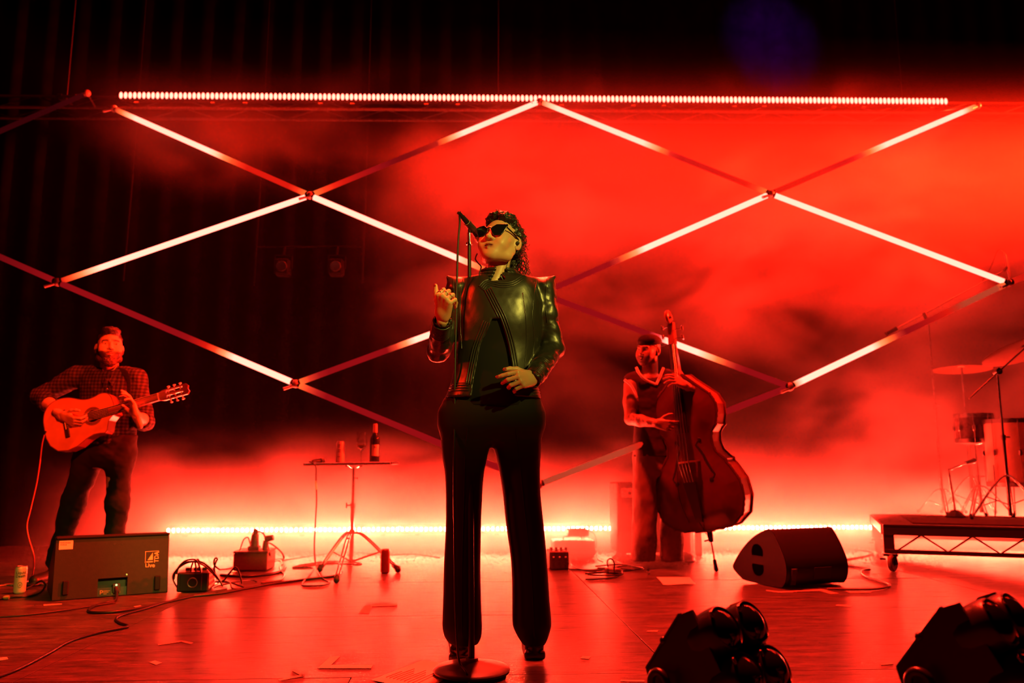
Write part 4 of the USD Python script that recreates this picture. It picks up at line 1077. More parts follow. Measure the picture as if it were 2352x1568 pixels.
half = [(-0.150, 0.0), (-0.148, 0.06), (-0.130, 0.120), (-0.085, 0.170), (-0.02, 0.186), (0.05, 0.176), (0.12, 0.142), (0.17, 0.128), (0.215, 0.130), (0.262, 0.141), (0.305, 0.132), (0.330, 0.100), (0.340, 0.05)]
low = [(0.340, -0.028), (0.318, -0.034), (0.288, -0.060), (0.272, -0.100), (0.262, -0.128), (0.245, -0.140), (0.215, -0.132), (0.17, -0.128), (0.12, -0.142), (0.05, -0.176), (-0.02, -0.186), (-0.085, -0.170), (-0.130, -0.120), (-0.148, -0.06)]
out = spline(np.c_[V(half) * k, np.zeros(len(half))], 5)[:, :2].tolist() + (V(low) * k).tolist()
outline = sg.Polygon(out).buffer(0.004).buffer(-0.004)
hole_c, hole_r = (0.185 * k, 0.0), 0.044 * k
body = extrude(outline.difference(sg.Point(hole_c).buffer(hole_r * 0.99, 32)), 0.003, z0=-0.003)
obj('top', gg(body), 'guitar_top', gt, smooth=20, local=True)
obj('sides', gg(extrude(outline.difference(outline.buffer(-0.004)), 0.092, z0=-0.0945)), 'guitar_side', gt, smooth=30, local=True)
obj('back', gg(extrude(outline, 0.003, z0=-0.0975)), 'guitar_side', gt, smooth=30, local=True)
obj('binding', gg(extrude(outline.buffer(0.0015).difference(outline.buffer(-0.003)), 0.005, z0=-0.0045)), 'guitar_side', gt, local=True)
for q in range(3):
    obj('rosette', gg(extrude(sg.Point(hole_c).buffer(hole_r + 0.006 + q * 0.007, 32).difference(sg.Point(hole_c).buffer(hole_r + 0.001 + q * 0.007, 32)), 0.0012)), 'rosette' if q != 1 else 'fingerboard', gt, local=True)
obj('neck', gg(T(tube([(0.30 * k, 0, -0.012), (0.66 * k, 0, -0.012)], [0.030, 0.025], 12), None, None)), 'guitar_side', gt, local=True, smooth=40)
obj('fingerboard', gg(extrude([(0.20 * k, -0.029), (SC, -0.025), (SC, 0.025), (0.20 * k, 0.029)], 0.009, z0=0.001)), 'fingerboard', gt, local=True)
for q in range(1, 19):
    x = SC * (1 - 2 ** (-q / 12)); x = SC - x
    obj('fret', gg(T(rod((x, -0.027, 0.0105), (x, 0.027, 0.0105), 0.0012, n=6))), 'chrome', gt, local=True)
obj('nut', gg(boxat((SC - 0.003, -0.025, 0.0), (SC + 0.003, 0.025, 0.014))), 'bone', gt, local=True)
hd = sg.Polygon([(SC, -0.025), (SC + 0.03, -0.036), (SC + 0.19, -0.038), (SC + 0.205, -0.02), (SC + 0.198, 0), (SC + 0.205, 0.02), (SC + 0.19, 0.038), (SC + 0.03, 0.036), (SC, 0.025)])
slots = [sg.box(SC + 0.05, y - 0.008, SC + 0.165, y + 0.008) for y in (-0.017, 0.017)]
for z in slots: hd = hd.difference(z)
obj('headstock', gg(T(extrude(hd, 0.018, z0=-0.012))), 'guitar_side', gt, local=True)
for y in (-1, 1):
    for q in range(3):
        x = SC + 0.068 + q * 0.040
        obj('roller', gg(rod((x, y * 0.009, -0.003), (x, y * 0.034, -0.003), 0.0045, n=8)), 'bone', gt, local=True)
        obj('tuning_peg', gg([rod((x, y * 0.036, -0.006), (x, y * 0.050, -0.016), 0.003, n=6), T(rbox((0.018, 0.008, 0.014), 0.003, 1), None, (x, y * 0.055, -0.019))]), 'bone', gt, local=True)
obj('bridge', gg(T(rbox((0.028, 0.19, 0.011), 0.003, 1), None, (0, 0, 0.0055))), 'fingerboard', gt, local=True)
obj('saddle', gg(boxat((-0.002, -0.04, 0.01), (0.002, 0.04, 0.016))), 'bone', gt, local=True)
for q in range(6):
    y = (q - 2.5)
    obj('string', gg(rod((0, y * 0.0115, 0.0155), (SC + 0.07 + (q % 3) * 0.04, y * 0.0083, 0.012), 0.0007 + 0.00012 * q, n=5)), 'nylon', gt, local=True)
sp = [G(206, 900, -0.20), G(222, 868, -0.11), G(270, 850, -0.02), G(290, 860, -0.09), G(296, 890, -0.13), G(292, 935, -0.16)]
st = spline(sp[2:], 8)
obj('strap', tube(st, 0.026, 10, ry=0.12), 'strap_web', gt, smooth=50)
gcab = thing('guitar_cable', 'thin red lit cable hanging from the acoustic guitar to the floor', 'cable')
gcp = [(104, 992, -0.24), (97, 1020, -0.24), (92, 1060, -0.24), (84, 1110, -0.22), (70, 1170, -0.22), (62, 1205, -0.22), (66, 1235, -0.22), (78, 1280, -0.22)]
P = [G(*q) for q in gcp] + [onfloor(74, 1322, 0.006), onfloor(60, 1336, 0.006), onfloor(10, 1342, 0.006)]
obj('wire', tube(spline(P, 8), 0.0045, 6), mat('cable_red', {'p': ('principled_bsdf', dict(base_color=(0.45, 0.10, 0.08), roughness=0.4))}, surface='p.BSDF') and 'cable_red', gcab, smooth=True)
obj('plug', rod(G(106, 990, -0.235), G(102, 998, -0.24), 0.009, n=10), 'chrome', gcab)

# ================= the bassist
YBS = 6.22
def B(px, py, dy=0.0): return at(px, py, YBS + dy)
bassist = thing('person', 'man in a cap and white trimmed vest playing the double bass', 'person', loc=(*B(1505, 1285)[:2], 0))
SKIN_C, LIP_C = (0.24, 0.14, 0.095), (0.16, 0.06, 0.05)
bh = B(1489, 805)
BR = turned(-0.85, -0.08, 0.08)
hm, hcol = head(SKIN_C, LIP_C, False, beard=(0.10, 0.055, 0.04), brow=(0.03, 0.02, 0.015), h=0.003, s=1.02)
bSHL, bELL, bWRL = B(1450, 885, 0.0), B(1448, 962, -0.04), B(1508, 972, -0.28)
bSHR, bELR, bWRR = B(1570, 880, 0.05), B(1620, 925, -0.02), B(1576, 885, -0.30)
fb = Soft()
fb.loft([float(B(0, r)[2]) for r in (1060, 1000, 930, 880, 858)], [float(B(x, 900)[0]) for x in (1506, 1508, 1510, 1510, 1508)], YBS + 0.02, [0.165, 0.16, 0.175, 0.185, 0.13], [0.115, 0.11, 0.115, 0.11, 0.07], k=0.04)
for hp, kn, an in ((B(1482, 1060, 0.02), B(1480, 1165, -0.02), B(1480, 1270, 0.02)), (B(1535, 1060, 0.02), B(1540, 1165, -0.02), B(1548, 1270, 0.02))):
    fb.chain([hp, kn, an], [0.085, 0.060, 0.045], k=0.03)
for a, b, c in ((bSHL, bELL, bWRL), (bSHR, bELR, bWRR)):
    fb.chain([a, a * 0.5 + b * 0.5, b], [0.060, 0.057, 0.044], k=0.03); fb.chain([b, b * 0.6 + c * 0.4, c], [0.045, 0.046, 0.030], k=0.015)
body_m = fb.mesh(0.007)
fn = Soft(); fn.cone(B(1493, 866, 0.0), B(1493, 818, 0.02), 0.064, 0.060, k=0.02)
fn.cone(B(1480, 876, -0.02), B(1508, 876, -0.02), 0.05, 0.05, k=0.03)
neck_m = fn.mesh(0.005)
hl, bE, bF = hand(bWRL, (0.80, -0.45, -0.20), (0.35, -0.3, 0.85), True, [(0.5, 0.6, 0.3), (0.6, 0.8, 0.4), (0.9, 1.0, 0.4), (1.0, 1.0, 0.4)], s=1.05, h=0.0032)
hr, bE2, bF2 = hand(bWRR, (-0.80, -0.20, 0.35), (-0.30, 0.3, 0.85), False, [(0.35, 0.5, 0.3), (0.4, 0.6, 0.3), (0.45, 0.6, 0.3), (0.5, 0.6, 0.3)], s=1.05, h=0.0032, spread=0.12)
pieces = [body_m, neck_m, hl, hr]
col = np.vstack([np.tile(V(SKIN_C), (sum(len(x.vertices) for x in pieces), 1)), hcol])
# tattoos on the forearm at the picture's left
allp = np.vstack([x.vertices for x in pieces])
u = bWRL - bELL; tt = (allp - bELL) @ u / (u @ u)
near = np.linalg.norm(allp - (bELL + np.clip(tt, 0, 1)[:, None] * u), axis=1) < 0.075
ink = near & (tt > 0.05) & (tt < 0.85) & (meshkit.fbm(allp * 45, 3, 7) > 0.54)
col[:len(allp)][ink] = (0.10, 0.075, 0.075)
obj('body', trimesh.util.concatenate([T(x, None, -origin(bassist)) for x in pieces + [T(hm, BR, bh)]]), 'skin', bassist, tint=col, local=True)
binv = lambda p: bh + BR @ (V(p, float) * 1.02)
f = Soft()
f.ell(binv((0, 0.024, 0.030)), (0.081, 0.098, 0.084), BR, k=0); f.ell(binv((0, -0.085, -0.01)), (0.085, 0.075, 0.10), BR, k=0.01, sub=True)
f.ell(binv((0.085, 0.005, -0.02)), (0.03, 0.05, 0.045), BR, k=0.01, sub=True)
obj('hair', folds(f.mesh(0.005), 0.004, 70, 4), 'hair_black', bassist, smooth=True, label='short dark hair under the cap')
f = Soft()
f.ell(binv((0, 0.020, 0.070)), (0.090, 0.112, 0.062), BR, k=0)
f.box(binv((0, 0.02, 0.02)), (0.2, 0.2, 0.026), BR, k=0.004, sub=True)
cap = obj('cap', f.mesh(0.005), 'black_cloth', bassist, smooth=True, label='black cap worn back to front')
f = Soft()
f.ell(binv((0, 0.130, 0.045)), (0.066, 0.060, 0.010), BR, k=0)
obj('peak', f.mesh(0.005), 'black_cloth', cap, smooth=True)
pmat('vest_knit', (0.03, 0.012, 0.014), 0.85, specular_ior_level=0.2)
pmat('white_trim', (0.75, 0.68, 0.66), 0.8)
pmat('trousers_light', (0.16, 0.10, 0.085), 0.8)
f = Soft()
rows = (1048, 1000, 950, 900, 868, 856)
f.loft([float(B(0, r)[2]) for r in rows], [float(B(x, 900)[0]) for x in (1506, 1508, 1510, 1510, 1508, 1506)], YBS + 0.02, [0.19, 0.185, 0.190, 0.200, 0.20, 0.15], [0.135, 0.13, 0.13, 0.126, 0.11, 0.08], k=0.04, pw=2.3)
f.cone(B(1475, 864, 0.02), B(1450, 874, 0.02), 0.060, 0.062, k=0.04); f.cone(B(1530, 864, 0.03), B(1562, 874, 0.04), 0.060, 0.062, k=0.04)
f.cone(bSHL + V([-0.03, 0, -0.02]), bELL, 0.066, 0.06, k=0.01, sub=True); f.cone(bSHR + V([0.04, 0, -0.02]), bELR, 0.066, 0.06, k=0.01, sub=True)
f.cone(B(1493, 860, 0.0), B(1493, 815, 0.02), 0.075, 0.08, k=0.005, sub=True)
vneck = sg.Polygon([tuple(B(px, py)[[0, 2]]) for px, py in ((1466, 825), (1518, 825), (1512, 848), (1506, 868), (1490, 860), (1474, 846))])
def vcut(p):
    d = f(p); i = np.nonzero((np.abs(d) < 0.05) & (p[:, 1] < YBS))[0]
    if len(i): d[i] = np.maximum(d[i], -poly_sd(vneck, p[i]))
    return d
vm = folds(nets(vcut, *f.bounds(), 0.007), 0.010, 10, 15)
vest = obj('vest', vm, 'vest_knit', bassist, smooth=True, label='dark sleeveless vest with white trim')
def trim(mesh, pix, r, parent, m='white_trim', name='trim'):
    q = spline(np.c_[V(pix, float), np.zeros(len(pix))], 6)[:, :2]
    pts = []
    for x in q:
        h = on_mesh(mesh, [tuple(x)], 0.003)
        pts.append(h[0] if h and h[0][1] < YBS - 0.085 else at(x[0], x[1], YBS - 0.095))
    run = pts[:1]
    for p in pts[1:]:
        if np.linalg.norm(p - run[-1]) < 0.12: run.append(p)
    if len(run) > 3: obj(name, tube(run, r, 6), m, parent, smooth=True)
trim(vm, [(1461, 843), (1469, 859), (1485, 873), (1507, 883)], 0.010, vest); trim(vm, [(1507, 883), (1516, 864), (1524, 844)], 0.010, vest)
trim(vm, [(1434, 872), (1447, 882), (1457, 897), (1464, 915)], 0.010, vest)
f = Soft()
f.loft([float(B(0, r)[2]) for r in (1015, 1045, 1075, 1095)], float(B(1508, 1040)[0]), YBS + 0.02, [0.170, 0.175, 0.18, 0.15], [0.12, 0.12, 0.12, 0.10], k=0.05)
for xs, w in (((1483, 1481, 1480, 1479), 0.092), ((1536, 1540, 1543, 1546), 0.084)):
    f.loft([0.90, 0.55, 0.25, 0.055], [float(B(x, y)[0]) for x, y in zip(xs, (1040, 1130, 1220, 1282))], YBS + V([0.02, 0.0, 0.0, 0.03]), [0.100, w, w, w + 0.004], [0.115, 0.10, 0.098, 0.10], k=0.03)
obj('trousers', folds(f.mesh(0.008), 0.018, 8, 17, stretch=(1.3, 1.3, 0.6)), 'trousers_light', bassist, smooth=True, label='loose light trousers')
for px, sgn in ((1478, -1), (1552, 1)):
    o = onfloor(px, 1287); f = Soft(); d = V([0.5 * sgn, -0.87, 0])
    f.cone(o + V([0, 0.05, 0.05]), o + d * 0.15 + V([0, 0, 0.036]), 0.046, 0.038, k=0.02)
    f.cone(o + V([0, 0.03, 0.06]), o + V([0, 0.02, 0.12]), 0.044, 0.046, k=0.02)
    f.cone(o + V([0, 0.06, 0.013]), o + d * 0.17 + V([0, 0, 0.013]), 0.042, 0.038, k=0.004, flat=((0, 0, 1), 0.33))
    sh = obj('shoe', f.mesh(0.006), 'shoe_dark', bassist, smooth=True, label='dark strapped shoe' if sgn > 0 else None)
    obj('strap', tube(spline([o + d * 0.08 + V([-0.045 * 1, 0, 0.03]), o + d * 0.08 + V([0, -0.01, 0.085]), o + d * 0.08 + V([0.045, 0, 0.03])], 6), 0.008, 6, ry=0.4), 'white_trim', sh, smooth=True)

# the double bass: built upright (x across, y depth with the belly at -y, z up the neck), then leaned
pmat('bass_varnish', (0.075, 0.020, 0.010), 0.25, noise=0.35, scale=3, specular_ior_level=0.5)
pmat('bass_rib', (0.20, 0.07, 0.03), 0.22, noise=0.25, scale=4)
pmat('ebony', (0.012, 0.010, 0.010), 0.35)
foot = onfloor(1646, 1312)
top = at(1540, 722, foot[1] + 0.10)
uz = top - foot; BL = np.linalg.norm(uz); uz /= BL
face = V([-0.60, -0.80, 0.0]); uy = -(face - uz * (face @ uz)); uy /= np.linalg.norm(uy); ux = np.cross(uy, uz)
BM = np.stack([ux, uy, uz], 1)
bass = thing('double_bass', 'dark varnished double bass leaning against the man in the cap', 'double bass', loc=foot)
def bb(m): return T(m, BM)
kb = BL / 1.87
z0 = 0.275 * kb
hx = [(0.0, 0.0), (0.06, 0.10), (0.03, 0.22), (0.10, 0.305), (0.22, 0.338), (0.34, 0.325), (0.44, 0.275), (0.475, 0.250), (0.49, 0.262), (0.505, 0.235), (0.56, 0.190), (0.62, 0.178), (0.68, 0.190), (0.715, 0.218), (0.728, 0.245), (0.742, 0.232), (0.80, 0.252), (0.88, 0.258), (0.96, 0.225), (1.03, 0.150), (1.09, 0.085), (1.135, 0.045), (1.14, 0.0)]
hx[1] = (0.008, 0.13)
hh = V([(b, a) for a, b in hx]) * kb
hh = hh[np.r_[0:len(hh)]]
right_side = hh; left_side = hh[::-1] * V([-1, 1])
oc = np.vstack([right_side, left_side[1:-1]])
bo = sg.Polygon(oc).buffer(0.012).buffer(-0.024).buffer(0.012)
to_xz = lambda m: T(T(m, Rx(math.pi / 2)), None, (0, 0, z0))    # outline's plane (x, y) -> (x, z); its z -> -y
RIB = 0.095
plate = slab(bo, 0.004, res=0.010, arch=0.030, reach=0.16, edge=0.003)
bellym = to_xz(plate); bellym.vertices[:, 1] -= RIB
obj('belly', bb(bellym), 'bass_varnish', bass, smooth=True, local=True)
backm = to_xz(extrude(bo, 0.006)); backm.vertices[:, 1] += RIB
obj('back', bb(backm), 'bass_rib', bass, smooth=30, local=True)
inner = bo.buffer(-0.012)
ribm = to_xz(extrude(inner.difference(inner.buffer(-0.006)), RIB * 2)); ribm.vertices[:, 1] += RIB
obj('ribs', bb(ribm), 'bass_rib', bass, smooth=35, local=True)
zbr = z0 + 0.50 * kb
fy = -RIB - 0.036
def fpt(x, z):
    d = bo.exterior.distance(sg.Point(x, z - z0)); t = min(d / 0.16, 1); t = t * t * (3 - 2 * t)
    return V([x, -RIB - 0.004 - 0.030 * t - 0.0005, z])
for s_ in (-1, 1):
    c = [(0.085, 0.150), (0.068, 0.130), (0.060, 0.110), (0.075, 0.085), (0.098, 0.03), (0.118, -0.03), (0.142, -0.085), (0.155, -0.110), (0.148, -0.132), (0.128, -0.150)]
    pts = [fpt(s_ * a * kb * 1.0, zbr + b * kb * 0.95) for a, b in c]
    sp_ = spline(pts, 6); w = np.interp(np.linspace(0, 1, len(sp_)), [0, .15, .5, .85, 1], [0.008, 0.006, 0.011, 0.006, 0.008])
    obj('sound_hole', bb(tube(sp_, w, 8, ry=0.25)), 'ebony', bass, smooth=True, local=True)
    for q in (pts[0], pts[-1]):
        obj('sound_hole_eye', bb(T(trimesh.creation.icosphere(2, 1.0), np.diag([0.017, 0.004, 0.017]), q)), 'ebony', bass, smooth=True, local=True)
    obj('purfling', bb(tube([fpt(x, y + z0) for x, y in [p for p in bo.buffer(-0.018).exterior.coords] if x * s_ >= 0.0], 0.0018, 4)), 'ebony', bass, smooth=True, local=True)
# bridge, tailpiece, neck, fingerboard, scroll
br = sg.Polygon([(-0.075, 0), (-0.055, 0), (-0.04, 0.03), (0.04, 0.03), (0.055, 0), (0.075, 0), (0.07, 0.04), (0.05, 0.07), (0.045, 0.13), (0.03, 0.150), (0, 0.158), (-0.03, 0.150), (-0.045, 0.13), (-0.05, 0.07), (-0.07, 0.04)]).difference(sg.Point(0, 0.085).buffer(0.016))
brm = extrude(br, 0.012, z0=-0.006)                       # standing out of the belly
brm.vertices = np.stack([brm.vertices[:, 0], -RIB - 0.033 - brm.vertices[:, 1], zbr + brm.vertices[:, 2]], 1); brm.invert()
pmat('maple', (0.28, 0.15, 0.08), 0.4)
obj('bridge', bb(brm), 'maple', bass, local=True)
ztop = z0 + 1.14 * kb; znut = BL - 0.235 * kb
sy = lambda z: np.interp(z, [zbr - 0.36 * kb, zbr, znut], [-RIB - 0.075, -RIB - 0.188, -RIB + 0.0])    # height of the strings
obj('tailpiece', bb(tm(m3.Manifold.hull_points(np.array([(x, sy(z) + d, z) for z, w in ((zbr - 0.14 * kb, 0.048), (zbr - 0.42 * kb, 0.024)) for x in (-w, w) for d in (0.0, 0.022)])))), 'ebony', bass, local=True)
obj('tail_wire', bb(rod((0, sy(zbr - 0.42 * kb), zbr - 0.42 * kb), (0, -RIB + 0.02, z0 - 0.01), 0.004, n=6)), 'ebony', bass, local=True)
nk = lambda rows: tm(m3.Manifold.hull_points(np.array([(x, y, z) for z, w, a, b in rows for x in (-w, w) for y in (a, b)])))
obj('neck', bb(nk(((ztop - 0.02, 0.028, -RIB - 0.03, -RIB + 0.035), (znut, 0.022, -RIB + 0.02, -RIB + 0.05)))), 'bass_rib', bass, local=True, smooth=30)
obj('neck_heel', bb(nk(((ztop - 0.06, 0.036, -RIB - 0.03, RIB - 0.06), (ztop + 0.03, 0.026, -RIB - 0.03, -RIB + 0.03)))), 'bass_rib', bass, local=True, smooth=30)
obj('fingerboard', bb(tm(m3.Manifold.hull_points(np.array([(w * math.sin(a), y - w * 0.5 * math.cos(a), z) for z, w, y in ((zbr + 0.20 * kb, 0.044, sy(zbr + 0.2 * kb) + 0.048), (znut, 0.023, -RIB + 0.022)) for a in np.linspace(-1.4, 1.4, 9)] + [(x, y + 0.012, z) for z, w, y in ((zbr + 0.20 * kb, 0.044, sy(zbr + 0.2 * kb) + 0.048), (znut, 0.023, -RIB + 0.022)) for x in (-w, w)])))), 'ebony', bass, local=True, smooth=30)
obj('peg_box', bb(tm(m3.Manifold.hull_points(np.array([(x, y, z) for z, w, a, b in ((znut, 0.026, -RIB + 0.0, -RIB + 0.055), (znut + 0.17 * kb, 0.021, -RIB + 0.05, -RIB + 0.10)) for x in (-w, w) for y in (a, b)])))), 'bass_rib', bass, local=True)
sc = []
g = np.linspace(0, 2.2 * 2 * np.pi, 70); rr = np.interp(g, [0, g[-1]], [0.048, 0.014])
cz, cy = znut + 0.205 * kb, -RIB + 0.035
pts = np.stack([np.zeros_like(g), cy + rr * np.cos(g - 0.3), cz + rr * np.sin(g - 0.3)], 1)
obj('scroll', bb([tube(pts, np.interp(g, [0, g[-1]], [0.018, 0.012]), 8), T(lathe([(0.0, -0.028), (0.014, -0.028), (0.014, 0.028), (0, 0.028)], 16), frame((1, 0, 0)), (0, cy, cz))]), 'bass_rib', bass, local=True, smooth=True)
for q in range(4):
    s_ = -1 if q % 2 else 1; z = znut + (0.04 + 0.035 * q) * kb; y = -RIB + 0.04 + 0.012 * q
    obj('tuning_machine', bb([rod((s_ * 0.02, y, z), (s_ * 0.075, y + 0.01, z), 0.005, n=8), T(rbox((0.012, 0.03, 0.04), 0.005, 1), None, (s_ * 0.082, y + 0.01, z))]), 'chrome', bass, local=True)
for q in range(4):
    x = (q - 1.5)
    zs = [zbr - 0.14 * kb, zbr, znut, znut + 0.03 * kb]
    pts = [(x * a, sy(z) if z < znut + 0.001 else -RIB + 0.03, z) for z, a in zip(zs, (0.022, 0.026, 0.0105, 0.010))]
    obj('string', bb(tube(pts, 0.0018 + 0.0004 * q, 5)), 'steel', bass, local=True, smooth=True)
obj('end_pin', bb(rod((0, 0, 0.028), (0, 0, z0 - 0.03), 0.006, n=10)), 'steel', bass, local=True)
obj('end_pin_tip', bb(lathe([(0, 0.0), (0.010, 0.002), (0.016, 0.012), (0.012, 0.085), (0.006, 0.09), (0, 0.09)], 16)), 'black_rubber', bass, local=True)
obj('end_pin_collar', bb([lathe([(0, z0 - 0.075), (0.016, z0 - 0.075), (0.022, z0 - 0.03), (0.022, z0 + 0.005), (0, z0 + 0.005)], 16), rod((-0.015, 0, z0 - 0.06), (-0.05, -0.01, z0 - 0.065), 0.006, n=8)]), 'black_metal', bass, local=True, smooth=30)
obj('pickup_wire', bb(tube(spline([(-0.05, -RIB - 0.05, zbr + 0.01), (-0.11, -RIB - 0.055, zbr - 0.06 * kb), (-0.13, -RIB - 0.05, zbr - 0.25 * kb), (-0.10, -RIB - 0.03, zbr - 0.42 * kb)], 8), 0.0022, 5)), 'black_rubber', bass, local=True, smooth=True)

# ================= microphone, stand and papers at the singer
bo_ = onfloor(1083, 1548); bo_[2] = 0
pole = thing('microphone_stand', 'straight black microphone stand on a round base in front of the singer', 'microphone stand', loc=bo_)
tip = at(1078, 556, bo_[1]); ptop = V([tip[0], bo_[1], tip[2]])
zof = lambda py: float(at(1078, py, bo_[1])[2])
lean = lambda z: V([bo_[0] + (ptop[0] - bo_[0]) * z / ptop[2], bo_[1], z])
obj('base', lathe([(0, 0.004), (0.128, 0.004), (0.143, 0.010), (0.146, 0.018), (0.140, 0.026), (0.10, 0.036), (0.05, 0.044), (0.026, 0.050), (0.024, 0.060), (0, 0.060)], 64, None, bo_), mat('base_paint', {'p': ('principled_bsdf', dict(base_color=(0.14, 0.13, 0.125), roughness=0.42))}, surface='p.BSDF') and 'base_paint', pole, smooth=40)
obj('base_rubber', lathe([(0.09, 0), (0.130, 0), (0.134, 0.006), (0.09, 0.006)], 48, None, bo_), 'black_rubber', pole)
obj('lower_tube', rod(lean(0.05), lean(zof(1002)), 0.0125, n=20), 'black_metal', pole)
obj('clutch', [rod(lean(zof(1006)), lean(zof(984)), 0.0165, n=20), rod(lean(zof(984)), lean(zof(978)), 0.015, 0.011, n=20)], 'black_plastic', pole)
obj('upper_tube', rod(lean(zof(985)), lean(zof(556)), 0.0075, n=16), 'black_metal', pole)
obj('top_clutch', [rod(lean(zof(560)), lean(zof(534)), 0.0085, 0.0085, n=18), rod(lean(zof(562)), lean(zof(557)), 0.0135, n=18)], 'chrome', pole, smooth=40)
ma, mb = at(1062, 498, bo_[1] - 0.055), at(1111, 556, bo_[1] + 0.070)
md = (mb - ma) / np.linalg.norm(mb - ma); ML = np.linalg.norm(mb - ma)
mc = ma + md * 0.055
obj('microphone_clip', [rod(lean(zof(536)), mc - V([0, 0, 0.012]), 0.006, n=10), tube([mc - md * 0.02, mc + md * 0.028], [0.0155, 0.0175], 20)], 'black_plastic', pole, smooth=40)
mic = thing('microphone', 'handheld vocal microphone with a ball grille at the singer\'s mouth', 'microphone')
MS = ML / 0.172
MR = frame(md)
obj('body', lathe([(0, -0.004), (0.0105, -0.004), (0.011, 0.0), (0.0125, 0.02), (0.0155, 0.09), (0.0185, 0.115), (0, 0.115)], 32, MR * MS, ma), 'black_metal', mic, smooth=40)
obj('label_ring', lathe([(0.0129, 0.035), (0.0140, 0.035), (0.0146, 0.052), (0.0134, 0.052)], 32, MR * MS, ma), mat('tape_yellow', {'p': ('principled_bsdf', dict(base_color=(0.70, 0.60, 0.38), roughness=0.6))}, surface='p.BSDF') and 'tape_yellow', mic)
mat('mesh_grille', {'t': ('texture_coordinate', {}), 'v': ('voronoi_texture', dict(scale=420.0)), 'b': ('bump', dict(strength=0.8, distance=0.0012)), 'p': ('principled_bsdf', dict(base_color=(0.30, 0.25, 0.17), metallic=0.25, roughness=0.45))},
    [('t.object', 'v.vector'), ('v.distance', 'b.height'), ('b.normal', 'p.normal')], surface='p.BSDF')
obj('grille', lathe([(0.017, 0.112), (0.0205, 0.118), (0.0235, 0.135), (0.0235, 0.142), (0.021, 0.155), (0.015, 0.164), (0.008, 0.168), (0, 0.169)], 36, MR * MS, ma), 'mesh_grille', mic, smooth=50)
obj('grille_band', lathe([(0.0232, 0.136), (0.0242, 0.136), (0.0242, 0.142), (0.0232, 0.142)], 36, MR * MS, ma), 'steel', mic)
pmat('cable_black', (0.013, 0.012, 0.012), 0.45)
mcab = thing('microphone_cable', 'black cable hanging from the vocal microphone beside its stand', 'cable')
yy = bo_[1]
P = [ma, ma - md * 0.025 + V([0, 0, 0.004]), at(1056, 508, yy - 0.06), at(1052, 560, yy - 0.055), at(1049, 660, yy - 0.05), at(1046, 800, yy - 0.05), at(1044, 950, yy - 0.05), at(1043, 1100, yy - 0.05), at(1044, 1250, yy - 0.05), at(1046, 1390, yy - 0.05), at(1050, 1480, yy - 0.05),
     V([bo_[0] - 0.045, bo_[1] - 0.055, 0.055]), V([bo_[0] - 0.02, bo_[1] - 0.12, 0.036]), V([bo_[0] - 0.01, bo_[1] - 0.17, 0.006]), V([bo_[0] + 0.02, bo_[1] - 0.5, 0.006]), V([bo_[0] + 0.2, bo_[1] - 1.2, 0.006])]
obj('wire', tube(spline(P, 8), 0.0042, 8), 'cable_black', mcab, smooth=True)
obj('connector', rod(ma - md * 0.028, ma - md * 0.002, 0.0085, 0.0095, n=14), 'black_metal', mcab)

mat('paper', {'p': ('principled_bsdf', dict(base_color=(0.72, 0.66, 0.60), roughness=0.8))}, surface='p.BSDF')
pmat('print_ink', (0.42, 0.36, 0.34), 0.8)
def sheet(name, corners, label, cat, m='paper', lift=0.003, ink=0):
    c = [onfloor(*p) for p in corners]
    x = thing(name, label, cat)
    n = 10; v = []; th = 0.0012
    for i in range(n + 1):
        for j in range(n + 1):
            a, b = i / n, j / n
            p = (c[0] * (1 - a) + c[1] * a) * (1 - b) + (c[3] * (1 - a) + c[2] * a) * b
            v.append(p + V([0, 0, lift + 0.003 * math.sin(a * 5 + 1) * math.sin(b * 4)]))
    v = V(v); g = lambda i, j: i * (n + 1) + j
    q = [(g(i, j), g(i + 1, j), g(i + 1, j + 1), g(i, j + 1)) for i in range(n) for j in range(n)]
    q = V(q); f1 = np.vstack([q[:, [0, 1, 2]], q[:, [0, 2, 3]]])
    m_ = trimesh.Trimesh(np.vstack([v, v - V([0, 0, th])]), np.vstack([f1, f1[:, ::-1] + len(v)]), process=False)
    if m_.face_normals[0][2] < 0: m_.invert()
    obj('page', m_, m, x, smooth=True)
    for k in range(ink):
        a0, a1, b = 0.15, 0.15 + 0.3 + 0.25 * ((k * 37) % 10) / 10, 0.14 + 0.075 * k
        P = [(c[0] * (1 - a) + c[1] * a) * (1 - b) + (c[3] * (1 - a) + c[2] * a) * b + V([0, 0, lift + 0.0008 + 0.003 * math.sin(a * 5 + 1) * math.sin(b * 4)]) for a in np.linspace(a0, a1, 8)]
        obj('text_line', tube(P, 0.0022, 5, ry=0.15), 'print_ink', x, smooth=True)
    return x
sheet('paper_sheet', [(852, 1563), (972, 1516), (1075, 1532), (965, 1592)], 'white printed set list on the floor under the microphone stand base', 'paper', ink=9)
sheet('paper_sheet', [(1508, 1326), (1584, 1326), (1598, 1342), (1524, 1343)], 'pink lit paper sheet on the floor in front of the double bass player', 'paper')

